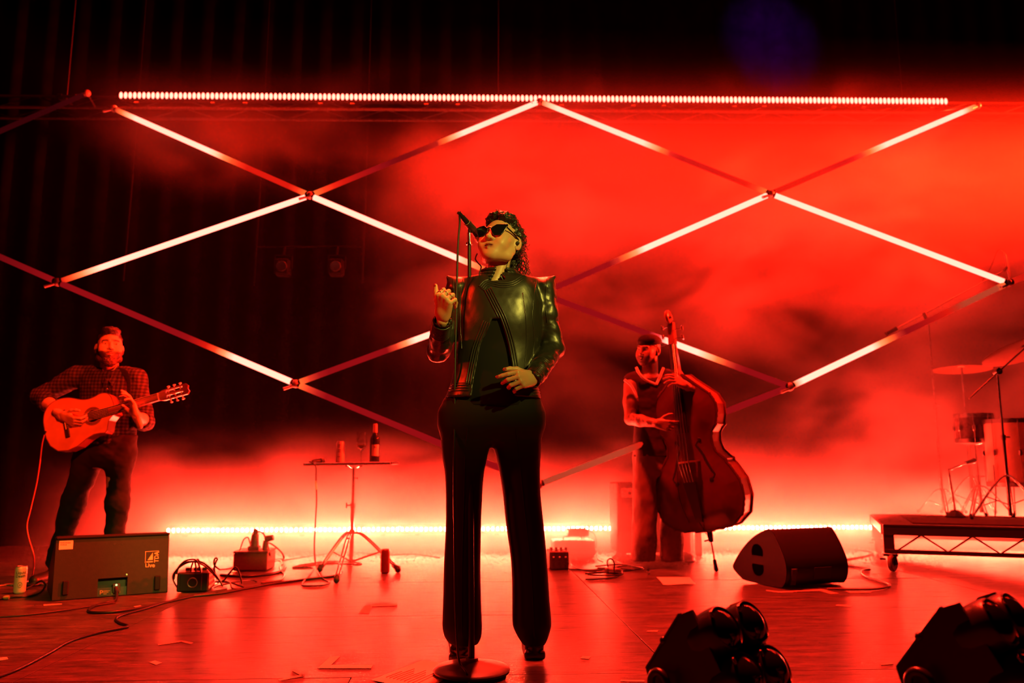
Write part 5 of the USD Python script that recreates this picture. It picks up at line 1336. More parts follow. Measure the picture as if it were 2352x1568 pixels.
# ================= gaffer tape marks on the floor
mat('white_tape', {'p': ('principled_bsdf', dict(base_color=(0.62, 0.55, 0.48), roughness=0.65))}, surface='p.BSDF')
mat('dull_tape', {'p': ('principled_bsdf', dict(base_color=(0.40, 0.30, 0.26), roughness=0.7))}, surface='p.BSDF')
def tape(polys, label, m='white_tape'):
    x = thing('tape_mark', label, 'tape mark', 'tape marks on the stage floor')
    for P in polys:
        c = sg.Polygon([tuple(onfloor(*p)[:2]) for p in P]).buffer(0)
        obj('strip', extrude(c, 0.0012, z0=0.0003), m, x)
tape([[(760, 1507), (782, 1507), (752, 1535), (729, 1535)], [(760, 1527), (857, 1527), (852, 1535), (752, 1535)]], 'large pale L shaped tape mark left of the set list')
tape([[(838, 1390), (855, 1392), (848, 1409), (824, 1408)], [(853, 1389), (912, 1387), (910, 1391), (852, 1393)]], 'pale corner tape mark on the floor between the drinks table and the singer', 'dull_tape')
tape([[(362, 1479), (416, 1471), (418, 1474), (364, 1482)], [(416, 1471), (444, 1476), (438, 1479), (414, 1474)]], 'thin bent tape mark in front of the left wedge monitor', 'dull_tape')
tape([[(638, 1561), (697, 1549), (699, 1553), (641, 1564)], [(671, 1541), (675, 1539), (700, 1551), (694, 1553)]], 'small arrow shaped tape mark at the bottom edge of the picture', 'dull_tape')
tape([[(342, 1521), (356, 1517), (372, 1522), (358, 1527)]], 'small white square of tape on the front left floor')
tape([[(-12, 1511), (16, 1509), (19, 1514), (-12, 1519)]], 'short white tape strip at the left edge of the floor')
tape([[(100, 1388), (142, 1386), (142, 1388), (100, 1391)]], 'thin tape strip on the floor under the left wedge monitor', 'dull_tape')
tape([[(306, 1393), (322, 1390), (327, 1393), (316, 1396)]], 'tiny tape scrap beside the cable loop of the left wedge monitor', 'dull_tape')
tape([[(1760, 1355), (1790, 1358), (1822, 1357), (1822, 1360), (1790, 1361), (1760, 1357)]], 'bent tape line under the front of the right wedge monitor', 'dull_tape')
tape([[(1822, 1357), (1885, 1353), (1893, 1354), (1928, 1363), (1908, 1364), (1884, 1357), (1824, 1359)]], 'angled tape line at the right foot of the right wedge monitor', 'dull_tape')
tape([[(1942, 1356), (1955, 1359), (2000, 1358), (2000, 1361), (1953, 1362)]], 'faint tape line beside the cable of the right wedge monitor', 'dull_tape')
tape([[(1922, 1388), (1958, 1391), (1955, 1394), (1920, 1391)]], 'short orange lit tape strip on the bare floor at the right', 'dull_tape')
tape([[(1487, 1448), (1512, 1447), (1510, 1451), (1486, 1451)]], 'short tape strip near the left floor lamp', 'dull_tape')
tape([[(1338, 1506), (1358, 1507), (1352, 1514), (1333, 1512)]], 'tape scrap on the floor right of the singer\'s boot', 'dull_tape')
tape([[(2022, 1524), (2050, 1522), (2052, 1525), (2024, 1528)]], 'short tape strip touching the right floor lamp', 'dull_tape')
tape([[(1425, 1561), (1480, 1562), (1480, 1566), (1425, 1565)]], 'tape strip at the foot of the left floor lamp', 'dull_tape')

# ================= drinks table
pt = onfloor(806, 1298); pt[2] = 0
YT = pt[1]
def Q(px, py, dy=0.0): return at(px, py, YT + dy)
tb = thing('percussion_table', 'small tray table on a chromed tripod stand left of the singer', 'table', loc=pt)
pmat('tray_felt', (0.035, 0.03, 0.03), 0.8)
tz = float(Q(810, 1066)[2])
tray_l, tray_r = Q(712, 1067), Q(907, 1066)
TX, TW = 0.5 * (tray_l[0] + tray_r[0]), (tray_r[0] - tray_l[0])
TR_ = Rz(-0.06) @ Ry(-0.012)
tray = lambda m: T(m, TR_, (TX, YT, tz))
TD = 0.40
obj('tray', tray(T(rbox((TW, TD, 0.016), 0.006, 1), None, (0, 0, 0.0))), 'tray_felt', tb)
for sx, sy_, w, d in ((0, -1, TW, 0.014), (0, 1, TW, 0.014), (-1, 0, 0.014, TD), (1, 0, 0.014, TD)):
    obj('tray_rim', tray(T(rbox((w, d, 0.022), 0.004, 1), None, (sx * TW / 2, sy_ * TD / 2, 0.004))), 'black_metal' if sy_ >= 0 else 'steel', tb)
px0 = pt[0]; zf = lambda py: float(Q(806, py)[2])
pv = lambda z: V([px0, YT, z])
obj('tray_flange', [rod(pv(tz - 0.03), pv(tz - 0.008), 0.03, 0.06, n=20), T(rbox((0.14, 0.03, 0.012), 0.004, 1), None, pv(tz - 0.016))], 'chrome', tb, smooth=40)
obj('upper_tube', rod(pv(zf(1165)), pv(tz - 0.02), 0.0115, n=18), 'chrome', tb)
obj('lower_tube', rod(pv(0.045), pv(zf(1158)), 0.0165, n=18), 'chrome', tb)
obj('clamp', [rod(pv(zf(1166)), pv(zf(1155)), 0.021, n=18)], 'chrome', tb)
obj('wing_nut', [rod(pv(zf(1160)), pv(zf(1160)) + V([-0.045, -0.01, 0]), 0.005, n=8), T(rbox((0.010, 0.010, 0.042), 0.003, 1), None, pv(zf(1160)) + V([-0.048, -0.01, 0]))], 'chrome', tb)
obj('wing_nut', [rod(pv(zf(1098)), pv(zf(1098)) + V([0.03, -0.01, 0]), 0.004, n=8), T(rbox((0.008, 0.008, 0.020), 0.002, 1), None, pv(zf(1098)) + V([0.032, -0.01, 0]))], 'chrome', tb)
hub, low = pv(zf(1222)), pv(zf(1296) + 0.02)
obj('leg_hub', rod(pv(zf(1226)), pv(zf(1216)), 0.026, n=18), 'chrome', tb)
obj('brace_collar', rod(pv(zf(1300) + 0.02), pv(zf(1290) + 0.02), 0.024, n=18), 'chrome', tb)
feet = [onfloor(912, 1314), onfloor(736, 1312), onfloor(773, 1338)]
for fp in feet:
    fp[2] = 0.03
    d = fp - hub; kn = hub + d * 0.30 + V([0, 0, 0.045])
    side = np.cross(d, (0, 0, 1.0)); side /= np.linalg.norm(side); s_ = side * 0.011
    lg = obj('leg', [tube(spline([hub + s_ * q, kn + s_ * q, fp + s_ * q], 8), 0.0062, 8) for q in (-1, 1)], 'chrome', tb, smooth=True)
    obj('rivet', rod(kn - s_ * 1.5, kn + s_ * 1.5, 0.006, n=8), 'steel', lg)
    m = hub + d * 0.62 + V([0, 0, 0.015])
    obj('brace', tube([low, m], 0.007, 8), 'chrome', tb, smooth=True)
    dn = d / np.linalg.norm(d)
    f = fp + V([0, 0, 0.0])
    obj('rubber_foot', [rod(f - dn * 0.055, f + dn * 0.012, 0.014, 0.021, n=12), T(trimesh.creation.icosphere(2, 0.022), None, f + dn * 0.010 + V([0, 0, -0.006]))], 'black_rubber', tb, smooth=True)
tray_z = tz + 0.009
# things on it
def can(name, base, label, h=0.168, r=0.033, m=None, extra=None, tilt=0.0):
    x = thing(name, label, 'drinks can', loc=base)
    prof = [(0, 0.004), (r * 0.72, 0.0), (r * 0.80, 0.002), (r, 0.012), (r, h - 0.018), (r * 0.86, h - 0.005)]
    obj('can_body', lathe(prof + [(r * 0.80, h - 0.006), (0, h - 0.006)], 40, None, base), m, x, smooth=50)
    obj('rim', T(trimesh.creation.torus(r * 0.83, 0.0022, 32, 8), None, V(base) + V([0, 0, h - 0.003])), 'aluminium', x, smooth=True)
    obj('lid', lathe([(0, h - 0.0055), (r * 0.8, h - 0.0055), (r * 0.8, h - 0.0035), (0, h - 0.0045)], 32, None, base), 'aluminium', x)
    obj('pull_tab', T(rbox((0.012, 0.022, 0.002), 0.0008, 1), None, V(base) + V([0, -0.004, h - 0.002])), 'aluminium', x)
    return x
pmat('can_white', (0.66, 0.62, 0.58), 0.35, 0.2)
pmat('can_print', (0.10, 0.06, 0.10), 0.4)
cb = Q(781, 1062, -0.02); cb[2] = tray_z
h1 = float(Q(781, 1013, -0.02)[2]) - tray_z
c1 = can('drinks_can', cb, 'tall pale printed drinks can on the tray table', h1, 0.033, 'can_white')
for q, (zz_, ww) in enumerate(((0.82, 0.5), (0.74, 0.35), (0.60, 0.7), (0.52, 0.6), (0.30, 0.5))):
    g = np.linspace(-1.9 - ww / 2, -1.9 + ww, 10)
    obj('print', tube(np.stack([cb[0] + 0.0333 * np.cos(g), cb[1] + 0.0333 * np.sin(g), np.full(10, cb[2] + h1 * zz_)], 1), 0.003, 5, ry=0.3), 'can_print', c1, smooth=True)
mat('wine_glass', {'p': ('principled_bsdf', dict(base_color=(1, 1, 1), roughness=0.0, transmission_weight=1.0, ior=1.45))}, surface='p.BSDF')
mat('white_wine', {'p': ('principled_bsdf', dict(base_color=(0.95, 0.80, 0.55), roughness=0.0, transmission_weight=1.0, ior=1.33))}, surface='p.BSDF')
wb_ = Q(829, 1062, 0.0); wb_[2] = tray_z
hg = float(Q(829, 992, 0.0)[2]) - tray_z
wg = thing('wine_glass', 'stemmed wine glass a third full on the tray table', 'wine glass', loc=wb_)
k_ = hg / 0.22
op = V([(0.0045, 0.012), (0.004, 0.05), (0.004, 0.082), (0.010, 0.092), (0.026, 0.105), (0.038, 0.130), (0.0395, 0.150), (0.036, 0.185), (0.031, 0.220)]) * k_
ip = V([(0.030, 0.220), (0.035, 0.185), (0.0385, 0.150), (0.037, 0.130), (0.0255, 0.108), (0.010, 0.0955), (0.0, 0.093)]) * k_
obj('bowl_and_stem', lathe([(0, 0.004)] + op.tolist() + ip.tolist(), 40, None, wb_), 'wine_glass', wg, smooth=60)
obj('foot', lathe([(0, 0.0), (0.036 * k_, 0.0), (0.036 * k_, 0.002), (0.008, 0.006), (0.0045, 0.013), (0, 0.013)], 40, None, wb_), 'wine_glass', wg, smooth=50)
obj('wine', lathe(V([(0, 0.0935), (0.010, 0.096), (0.0252, 0.1085), (0.0345, 0.1255), (0.037, 0.136), (0, 0.136)]) * k_, 40, None, wb_), 'white_wine', wg, smooth=50)
bb_ = Q(860, 1058, 0.04); bb_[2] = tray_z
hb = float(Q(860, 973, 0.04)[2]) - tray_z; k_ = hb / 0.30
wbt = thing('wine_bottle', 'dark wine bottle with a pale label on the tray table', 'bottle', loc=bb_)
pmat('bottle_glass', (0.012, 0.016, 0.010), 0.06, specular_ior_level=0.7)
pmat('label_paper', (0.75, 0.68, 0.58), 0.7)
obj('bottle_body', lathe(V([(0, 0.003), (0.034, 0.0), (0.0375, 0.004), (0.0375, 0.175), (0.034, 0.195), (0.020, 0.218), (0.0145, 0.235), (0.0140, 0.285), (0, 0.285)]) * k_, 40, None, bb_), 'bottle_glass', wbt, smooth=50)
obj('foil', lathe(V([(0.0143, 0.222), (0.0158, 0.236), (0.0152, 0.296), (0.012, 0.300), (0, 0.300), (0, 0.296), (0.0135, 0.29), (0.0141, 0.236)]) * k_, 32, None, bb_), mat('foil_red', {'p': ('principled_bsdf', dict(base_color=(0.45, 0.22, 0.18), roughness=0.4))}, surface='p.BSDF') and 'foil_red', wbt, smooth=40)
g = np.linspace(-2.1, -0.55, 24)
lab = sg.Polygon([(0.0375 * math.cos(a), 0.0375 * math.sin(a)) for a in g] + [(0.0382 * math.cos(a), 0.0382 * math.sin(a)) for a in g[::-1]])
obj('label', T(extrude(lab, 0.085 * k_), np.diag([k_, k_, 1]), bb_ + V([0, 0, 0.055 * k_])), 'label_paper', wbt, smooth=40)
for q, w in ((0.118, 0.5), (0.126, 0.35)):
    g = np.linspace(-1.6, -1.6 + w, 8)
    obj('label_print', tube(np.stack([bb_[0] + 0.0384 * k_ * np.cos(g), bb_[1] + 0.0384 * k_ * np.sin(g), np.full(8, bb_[2] + q * k_)], 1), 0.003, 5, ry=0.3), 'can_print', wbt, smooth=True)
m2a, m2b = Q(722, 1060, -0.10), Q(746, 1057, 0.02); m2a[2] = tray_z + 0.013; m2b[2] = tray_z + 0.024
mic2 = thing('microphone', 'handheld microphone lying at the left end of the tray table', 'microphone')
d2 = m2b - m2a; d2 /= np.linalg.norm(d2); R2 = frame(d2)
obj('body', lathe([(0, -0.03), (0.0105, -0.03), (0.0125, 0.0), (0.0155, 0.06), (0.0185, 0.08), (0, 0.08)], 24, R2, m2a), 'black_metal', mic2, smooth=40)
obj('grille', lathe([(0.017, 0.078), (0.0225, 0.092), (0.0235, 0.10), (0.021, 0.115), (0.012, 0.127), (0, 0.130)], 28, R2, m2a), 'mesh_grille', mic2, smooth=50)
obj('switch', T(rbox((0.006, 0.006, 0.015), 0.001, 1), R2, m2a + V([0, 0, 0.014]) + d2 * 0.03), 'chrome', mic2)
c2 = thing('microphone_cable', 'cable looping from the tray table microphone to the floor', 'cable')
P = [m2a - d2 * 0.02, m2a - d2 * 0.06 + V([0, 0, 0.004]), Q(725, 1070, -0.22), Q(726, 1100, -0.22), Q(727, 1150, -0.22), Q(724, 1210, -0.22), Q(722, 1260, -0.22), Q(726, 1300, -0.24)]
P += [onfloor(*q, 0.006) for q in ((738, 1325), (757, 1336), (745, 1343), (710, 1345), (693, 1342), (703, 1328), (720, 1305), (690, 1303), (675, 1301), (720, 1292), (760, 1288))]
obj('wire', tube(spline(P, 8), 0.0055, 7), 'cable_black', c2, smooth=True)
obj('tape_wrap', rod(Q(725, 1104, -0.22), Q(727, 1124, -0.22), 0.0075, n=10), 'tape_yellow', c2)
cf = onfloor(884, 1316); cf[2] = 0
can('drinks_can', cf, 'drinks can standing on the floor beside the table leg', float(at(884, 1260, cf[1])[2]), 0.033, mat('can_red', {'p': ('principled_bsdf', dict(base_color=(0.30, 0.10, 0.07), roughness=0.35, metallic=0.3))}, surface='p.BSDF') and 'can_red')

# ================= left wedge monitor, seen from behind
A, Bp = onfloor(119, 1381), onfloor(385, 1360)
A[2] = Bp[2] = 0
ax = (Bp - A) / np.linalg.norm(Bp - A); W1 = np.linalg.norm(Bp - A)
out_n = V([ax[1], -ax[0], 0]); out_n = out_n if out_n[1] < 0 else -out_n      # towards the camera
tilt = 0.20
fn_ = out_n * math.cos(tilt) + V([0, 0, math.sin(tilt)]); fu = np.cross(fn_, ax); fu = fu if fu[2] > 0 else -fu
def face1(px, py, lift=0.0):
    d = ray(px, py); t = ((A - EYE) @ fn_) / (d @ fn_)
    return EYE + d * t + fn_ * lift
H1 = float((face1(133, 1238) - A) @ fu)
wd1 = thing('wedge_monitor', 'grey brown wedge monitor at the left, its back panel towards the camera', 'stage monitor', loc=A)
pmat('wedge_paint', (0.019, 0.0155, 0.0125), 0.62, bump=0.35, bscale=260, noise=0.12, scale=40, specular_ior_level=0.3)
pmat('wedge_dark', (0.006, 0.0055, 0.0055), 0.7, bump=0.3, bscale=260, specular_ior_level=0.25)
cs_ = math.cos(tilt); tp = fu * H1
prof = [(0.0, 0.0), tuple(((-out_n) @ tp, tp[2])), ((-out_n) @ tp + 0.05, tp[2] + 0.0), (0.52, 0.13), (0.54, 0.0)]
FR1 = np.stack([ax, -out_n, V([0, 0, 1.0])], 1)
cab = T(extrude(sg.Polygon(prof).buffer(-0.006).buffer(0.006), W1), V([[0, 0, 1.0], [1, 0, 0], [0, 1, 0]]))
cab = T(cab, FR1, A)
# recess for the connectors cut out of the back
def mani(t): return m3.Manifold(m3.Mesh(np.asarray(t.vertices, np.float32), np.asarray(t.faces, np.uint32)))
def boxon(face, x0, y0, x1, y1, d0, d1, u, n, r=0.0):
    """a block on a panel: pixel corners, from depth d0 to d1 along the panel's normal"""
    a, b = face(x0, y1), face(x1, y1); c = face(x0, y0)
    w = np.linalg.norm(b - a); h = abs((c - a) @ u)
    e = (b - a) / w
    e = e - u * (e @ u); e /= np.linalg.norm(e)
    c0 = a + e * w / 2 + u * h / 2 + n * (d0 + d1) / 2
    return T(rbox((w, h, abs(d1 - d0)), r, 1) if r else trimesh.creation.box((w, h, abs(d1 - d0))), np.stack([e, u, n], 1), c0)
cut = boxon(face1, 223, 1329, 291, 1370, -0.05, 0.05, fu, fn_)
try:
    cabm = tm(mani(cab) - mani(cut))
    if len(cabm.faces) < 12: cabm = cab
except Exception: cabm = cab
obj('cabinet', cabm, 'wedge_paint', wd1, smooth=25)
obj('top_edge', T(T(rbox((W1 + 0.004, 0.075, 0.018), 0.006, 1), None, None), FR1, A + ax * W1 / 2 + tp + -out_n * 0.028 + V([0, 0, 0.004])), 'wedge_dark', wd1)
cp = obj('connector_panel', boxon(face1, 223, 1329, 291, 1370, -0.058, -0.049, fu, fn_), 'black_metal', wd1)
pmat('label_green', (0.30, 0.36, 0.12), 0.6)
obj('lower_strip', boxon(face1, 222, 1350, 291, 1371, -0.03, -0.022, fu, fn_), 'black_plastic', cp)
def text_on(face, s, x, y, hpx, u, n, m, parent, name='lettering', up=None, lift=0.0008, bold=True):
    a, b, c = face(x, y), face(x + 10, y), face(x, y - hpx)
    e = b - a; e = e - n * (e @ n); e /= np.linalg.norm(e)
    h = np.linalg.norm(c - a)
    t = meshkit.text_mesh(s, h, 0.0012, bold)
    uu = u
    R = np.stack([e, uu, n], 1) if up is None else np.stack([uu, -e, n], 1)
    return obj(name, T(t, R, a + n * lift), m, parent)
pmat('logo_gold', (0.62, 0.42, 0.16), 0.5)
f_in = lambda x, y: face1(x, y, -0.0215)
text_on(f_in, 'P', 229, 1364, 9, fu, fn_, 'label_green', cp)
for q in range(3): obj('print', boxon(f_in, 238, 1356 + q * 3.4, 254 - q * 4, 1357.4 + q * 3.4, 0.0, 0.001, fu, fn_), 'label_green', cp)
obj('print', boxon(f_in, 257, 1356, 260, 1364, 0.0, 0.001, fu, fn_), 'label_green', cp)
obj('power_socket', boxon(face1, 258, 1340, 276, 1362, -0.05, -0.012, fu, fn_, 0.004), 'black_plastic', cp)
emat('power_led', (0.85, 0.9, 0.35), 1.6)
obj('power_light', T(trimesh.creation.icosphere(2, 0.006), None, face1(268, 1342.5, -0.012)), 'power_led', cp, smooth=True)
text_on(f_in, 'J', 273, 1361, 5, fu, fn_, 'label_green', cp)
# the stuck-on label, screw holes, handles and the owner's mark
mat('sticker', {'p': ('principled_bsdf', dict(base_color=(0.80, 0.72, 0.60), roughness=0.6))}, surface='p.BSDF')
mat('red_ink', {'p': ('principled_bsdf', dict(base_color=(0.55, 0.06, 0.03), roughness=0.6))}, surface='p.BSDF')
stk = obj('sticker', boxon(face1, 135, 1242, 167, 1262, 0.0, 0.0012, fu, fn_), 'sticker', wd1, label='pale sticker with two red lines of writing')
for q, (xa, xb) in enumerate(((139, 164), (139, 155))):
    for k_ in range(int((xb - xa) / 3)):
        obj('handwriting', boxon(face1, xa + k_ * 3.0, 1245 + q * 4.5 + (k_ % 2) * 0.6, xa + k_ * 3.0 + 2.0, 1247.6 + q * 4.5, 0.0012, 0.0018, fu, fn_), 'red_ink', stk)
for x, r_ in ((245, 0.004), (263, 0.007), (281, 0.004)):
    obj('screw_hole', T(lathe([(0, 0), (r_, 0), (r_, 0.001), (0, 0.001)], 14), np.stack([ax, fu, fn_], 1), face1(x, 1249)), 'black_rubber', wd1)
obj('screw', T(lathe([(0, 0), (0.005, 0), (0.004, 0.003), (0, 0.003)], 14), np.stack([ax, fu, fn_], 1), face1(291, 1319)), 'steel', wd1)
for x0, y0, x1, y1 in ((141, 1334, 156, 1368), (353, 1322, 367, 1356)):
    obj('foot_bracket', boxon(face1, x0, y0, x1, y1, -0.002, 0.012, fu, fn_, 0.006), 'wedge_dark', wd1)
lg = obj('logo_frame', [boxon(face1, 333, 1266, 334, 1293, 0, 0.001, fu, fn_), boxon(face1, 333, 1266, 365, 1267, 0, 0.001, fu, fn_), boxon(face1, 364, 1266, 365, 1269, 0, 0.001, fu, fn_)], 'logo_gold', wd1)
fc = [face1(339, 1286), face1(351, 1285), face1(351, 1268.5)]
obj('logo_sail', tm(m3.Manifold.hull_points(np.array([p + fn_ * d for p in fc for d in (0.0, 0.0012)]))), 'logo_gold', lg)
obj('logo_keel', boxon(face1, 336, 1289, 351, 1291.5, 0, 0.0012, fu, fn_), 'logo_gold', lg)
text_on(face1, 'TDA', 363.5, 1292, 9, fu, fn_, 'logo_gold', wd1, up=True)
text_on(face1, 'Live', 333, 1302, 8, fu, fn_, 'logo_gold', wd1)
pc = thing('monitor_cable', 'dark cable from the socket of the left wedge monitor looping on the floor', 'cable')
P = [face1(267, 1352, -0.01), face1(267, 1358, 0.03), onfloor(265, 1378, 0.01), onfloor(240, 1384, 0.007), onfloor(213, 1393, 0.007), onfloor(203, 1401, 0.007), onfloor(215, 1406, 0.007), onfloor(260, 1405, 0.007), onfloor(308, 1398, 0.007), onfloor(360, 1387, 0.007), onfloor(420, 1374, 0.007), onfloor(520, 1352, 0.007)]
obj('wire', tube(spline(P, 8), 0.0075, 8), 'cable_black', pc, smooth=True)
obj('plug', rod(face1(267, 1349, -0.012), face1(267, 1360, 0.025), 0.011, n=12), 'black_rubber', pc)

# ================= printed tall can at the left edge
cL = onfloor(44, 1362); cL[2] = 0
hL = float(at(46, 1299, cL[1])[2])
mat('can_pale', {'p': ('principled_bsdf', dict(base_color=(0.72, 0.74, 0.55), roughness=0.4, metallic=0.15))}, surface='p.BSDF')
canl = can('drinks_can', cL, 'tall pale can with blackletter print at the left edge of the floor', hL, 0.034, 'can_pale')
pmat('can_ink', (0.02, 0.03, 0.03), 0.5)
def wrap_text(s, h, z, a0):
    t = meshkit.text_mesh(s, h, 0.0009, True); t = t.subdivide()
    w = t.bounds[1][0]
    g = a0 + (t.vertices[:, 0] - w / 2) / 0.034
    r = 0.0338 + t.vertices[:, 2]
    t.vertices = np.stack([cL[0] + r * np.cos(g), cL[1] + r * np.sin(g), z + t.vertices[:, 1]], 1)
    return t
va = math.atan2(EYE[1] - cL[1], EYE[0] - cL[0])
obj('lettering', wrap_text('Liquid', 0.0145, cL[2] + hL * 0.72, va), 'can_ink', canl); obj('lettering', wrap_text('Death', 0.0145, cL[2] + hL * 0.60, va), 'can_ink', canl)
g = np.linspace(0, 2 * np.pi, 28)
c0 = [(0.011 * math.cos(a), 0.015 * math.sin(a)) for a in g]
ringp = [(cL[0] + 0.0343 * math.cos(va + a / 0.034), cL[1] + 0.0343 * math.sin(va + a / 0.034), cL[2] + hL * 0.33 + b) for a, b in c0]
obj('emblem_ring', tube(ringp, 0.0010, 5, cap=False), 'can_ink', canl, smooth=True)
obj('emblem', wrap_text('o', 0.010, cL[2] + hL * 0.30, va), 'can_ink', canl)

# ================= right wedge monitor, D shaped, seen from its left end
P0, P1 = onfloor(1805, 1354), onfloor(1947, 1343); P0[2] = P1[2] = 0
ex = (P1 - P0) / np.linalg.norm(P1 - P0); W2 = np.linalg.norm(P1 - P0)
ey = np.cross(V([0, 0, 1.0]), ex)
wd2 = thing('wedge_monitor', 'dark wedge monitor with rounded ends between the bass player and the drum riser', 'stage monitor', loc=P0)
F2 = np.stack([ex, ey, V([0, 0, 1.0])], 1)
ztop2 = float(at(1757, 1213, P0[1] + 0.16)[2])
pr = V([(0.03, 0.012), (0.0, 0.05), (-0.015, 0.11), (-0.005, 0.18), (0.04, 0.27), (0.10, ztop2 - 0.015), (0.13, ztop2), (0.17, ztop2 - 0.01), (0.30, ztop2 - 0.07), (0.42, 0.205), (0.50, 0.115), (0.515, 0.085), (0.50, 0.062), (0.44, 0.025), (0.38, 0.008), (0.10, 0.004)])
pf = sg.Polygon(spline(np.c_[np.vstack([pr, pr[:1]]), np.zeros(len(pr) + 1)], 5)[:, :2]).buffer(0)
to2 = lambda m: T(T(m, V([[0, 0, 1.0], [1, 0, 0], [0, 1, 0]])), F2, P0)
pmat('wedge_red', (0.012, 0.0095, 0.009), 0.55, bump=0.35, bscale=240, specular_ior_level=0.3)
obj('cabinet', to2(extrude(pf.buffer(-0.004), W2 - 0.012, z0=0.006)), 'wedge_red', wd2, smooth=30)
for z_ in (0.0, W2 - 0.006):
    obj('end_panel', to2(extrude(pf.buffer(-0.001), 0.0065, z0=z_)), 'wedge_dark', wd2, smooth=25)
hpoly = [sg.Point(0.255, 0.205).buffer(0.055), sg.Point(0.255, 0.110).buffer(0.055)]
hp = [hpoly[0].difference(sg.box(0, 0, 1, 0.185)), hpoly[1].difference(sg.box(0, 0.130, 1, 1))]
pmat('recess_black', (0.0015, 0.0015, 0.0015), 0.9, specular_ior_level=0.0)
for q in hp: obj('handle_recess', to2(extrude(q, 0.003, z0=-0.0025)), 'recess_black', wd2)
def face2(px, py, lift=0.0):
    # the curved back: meet the cabinet itself
    return None
cabw = to2(extrude(pf.buffer(-0.004), W2 - 0.012, z0=0.006))
def hit2(px, py):
    loc, ri, ti = cabw.ray.intersects_location([EYE], [ray(px, py)], multiple_hits=False)
    return (loc[0], cabw.face_normals[ti[0]]) if len(loc) else None
def patch2(x0, y0, x1, y1, m, name, th=0.002, r=0.0, label=None):
    h = hit2((x0 + x1) / 2, (y0 + y1) / 2)
    if h is None: return
    p, n = h; u = np.cross(n, ex); u = u if u[2] > 0 else -u
    hh_ = hit2(x1, (y0 + y1) / 2); w = 2 * abs((hh_[0] - p) @ ex) if hh_ else 0.06
    ht = (y1 - y0) / FPX * (p - EYE)[1] / max(0.4, abs(u[2]))
    return obj(name, T(rbox((w, ht, th), r or 0.0006, 1), np.stack([ex, u, n], 1), p + n * th * 0.3), m, wd2, label=label)
st2 = patch2(1766, 1219, 1786, 1236, 'sticker', 'sticker', label='pale sticker with writing')
patch2(1870, 1302, 1908, 1328, 'black_rubber', 'connector_panel', 0.004)
patch2(1816, 1306, 1826, 1342, 'black_rubber', 'foot_bracket', 0.016)
wc = thing('monitor_cable', 'shiny cable curling on the floor right of the right wedge monitor', 'cable')
P = [onfloor(1900, 1352, 0.012), onfloor(1960, 1353, 0.008), onfloor(2010, 1352, 0.008), onfloor(2038, 1347, 0.008), onfloor(2042, 1341, 0.008), onfloor(2020, 1333, 0.008), onfloor(1990, 1324, 0.008), onfloor(1978, 1315, 0.008), onfloor(1985, 1308, 0.012), onfloor(1998, 1307, 0.012), onfloor(1985, 1304, 0.010), onfloor(1960, 1300, 0.008), onfloor(1930, 1296, 0.008)]
obj('wire', tube(spline(P, 8), 0.0075, 8), mat('cable_grey', {'p': ('principled_bsdf', dict(base_color=(0.16, 0.14, 0.13), roughness=0.3))}, surface='p.BSDF') and 'cable_grey', wc, smooth=True)
wc2 = thing('floor_cable', 'cable lying on the floor behind the right wedge monitor', 'cable')
P = [onfloor(1935, 1285, 0.008), onfloor(1970, 1280, 0.008), onfloor(2003, 1271, 0.008), onfloor(1990, 1264, 0.008), onfloor(1950, 1260, 0.008), onfloor(1900, 1258, 0.008)]
obj('wire', tube(spline(P, 8), 0.0075, 8), 'cable_grey', wc2, smooth=True)

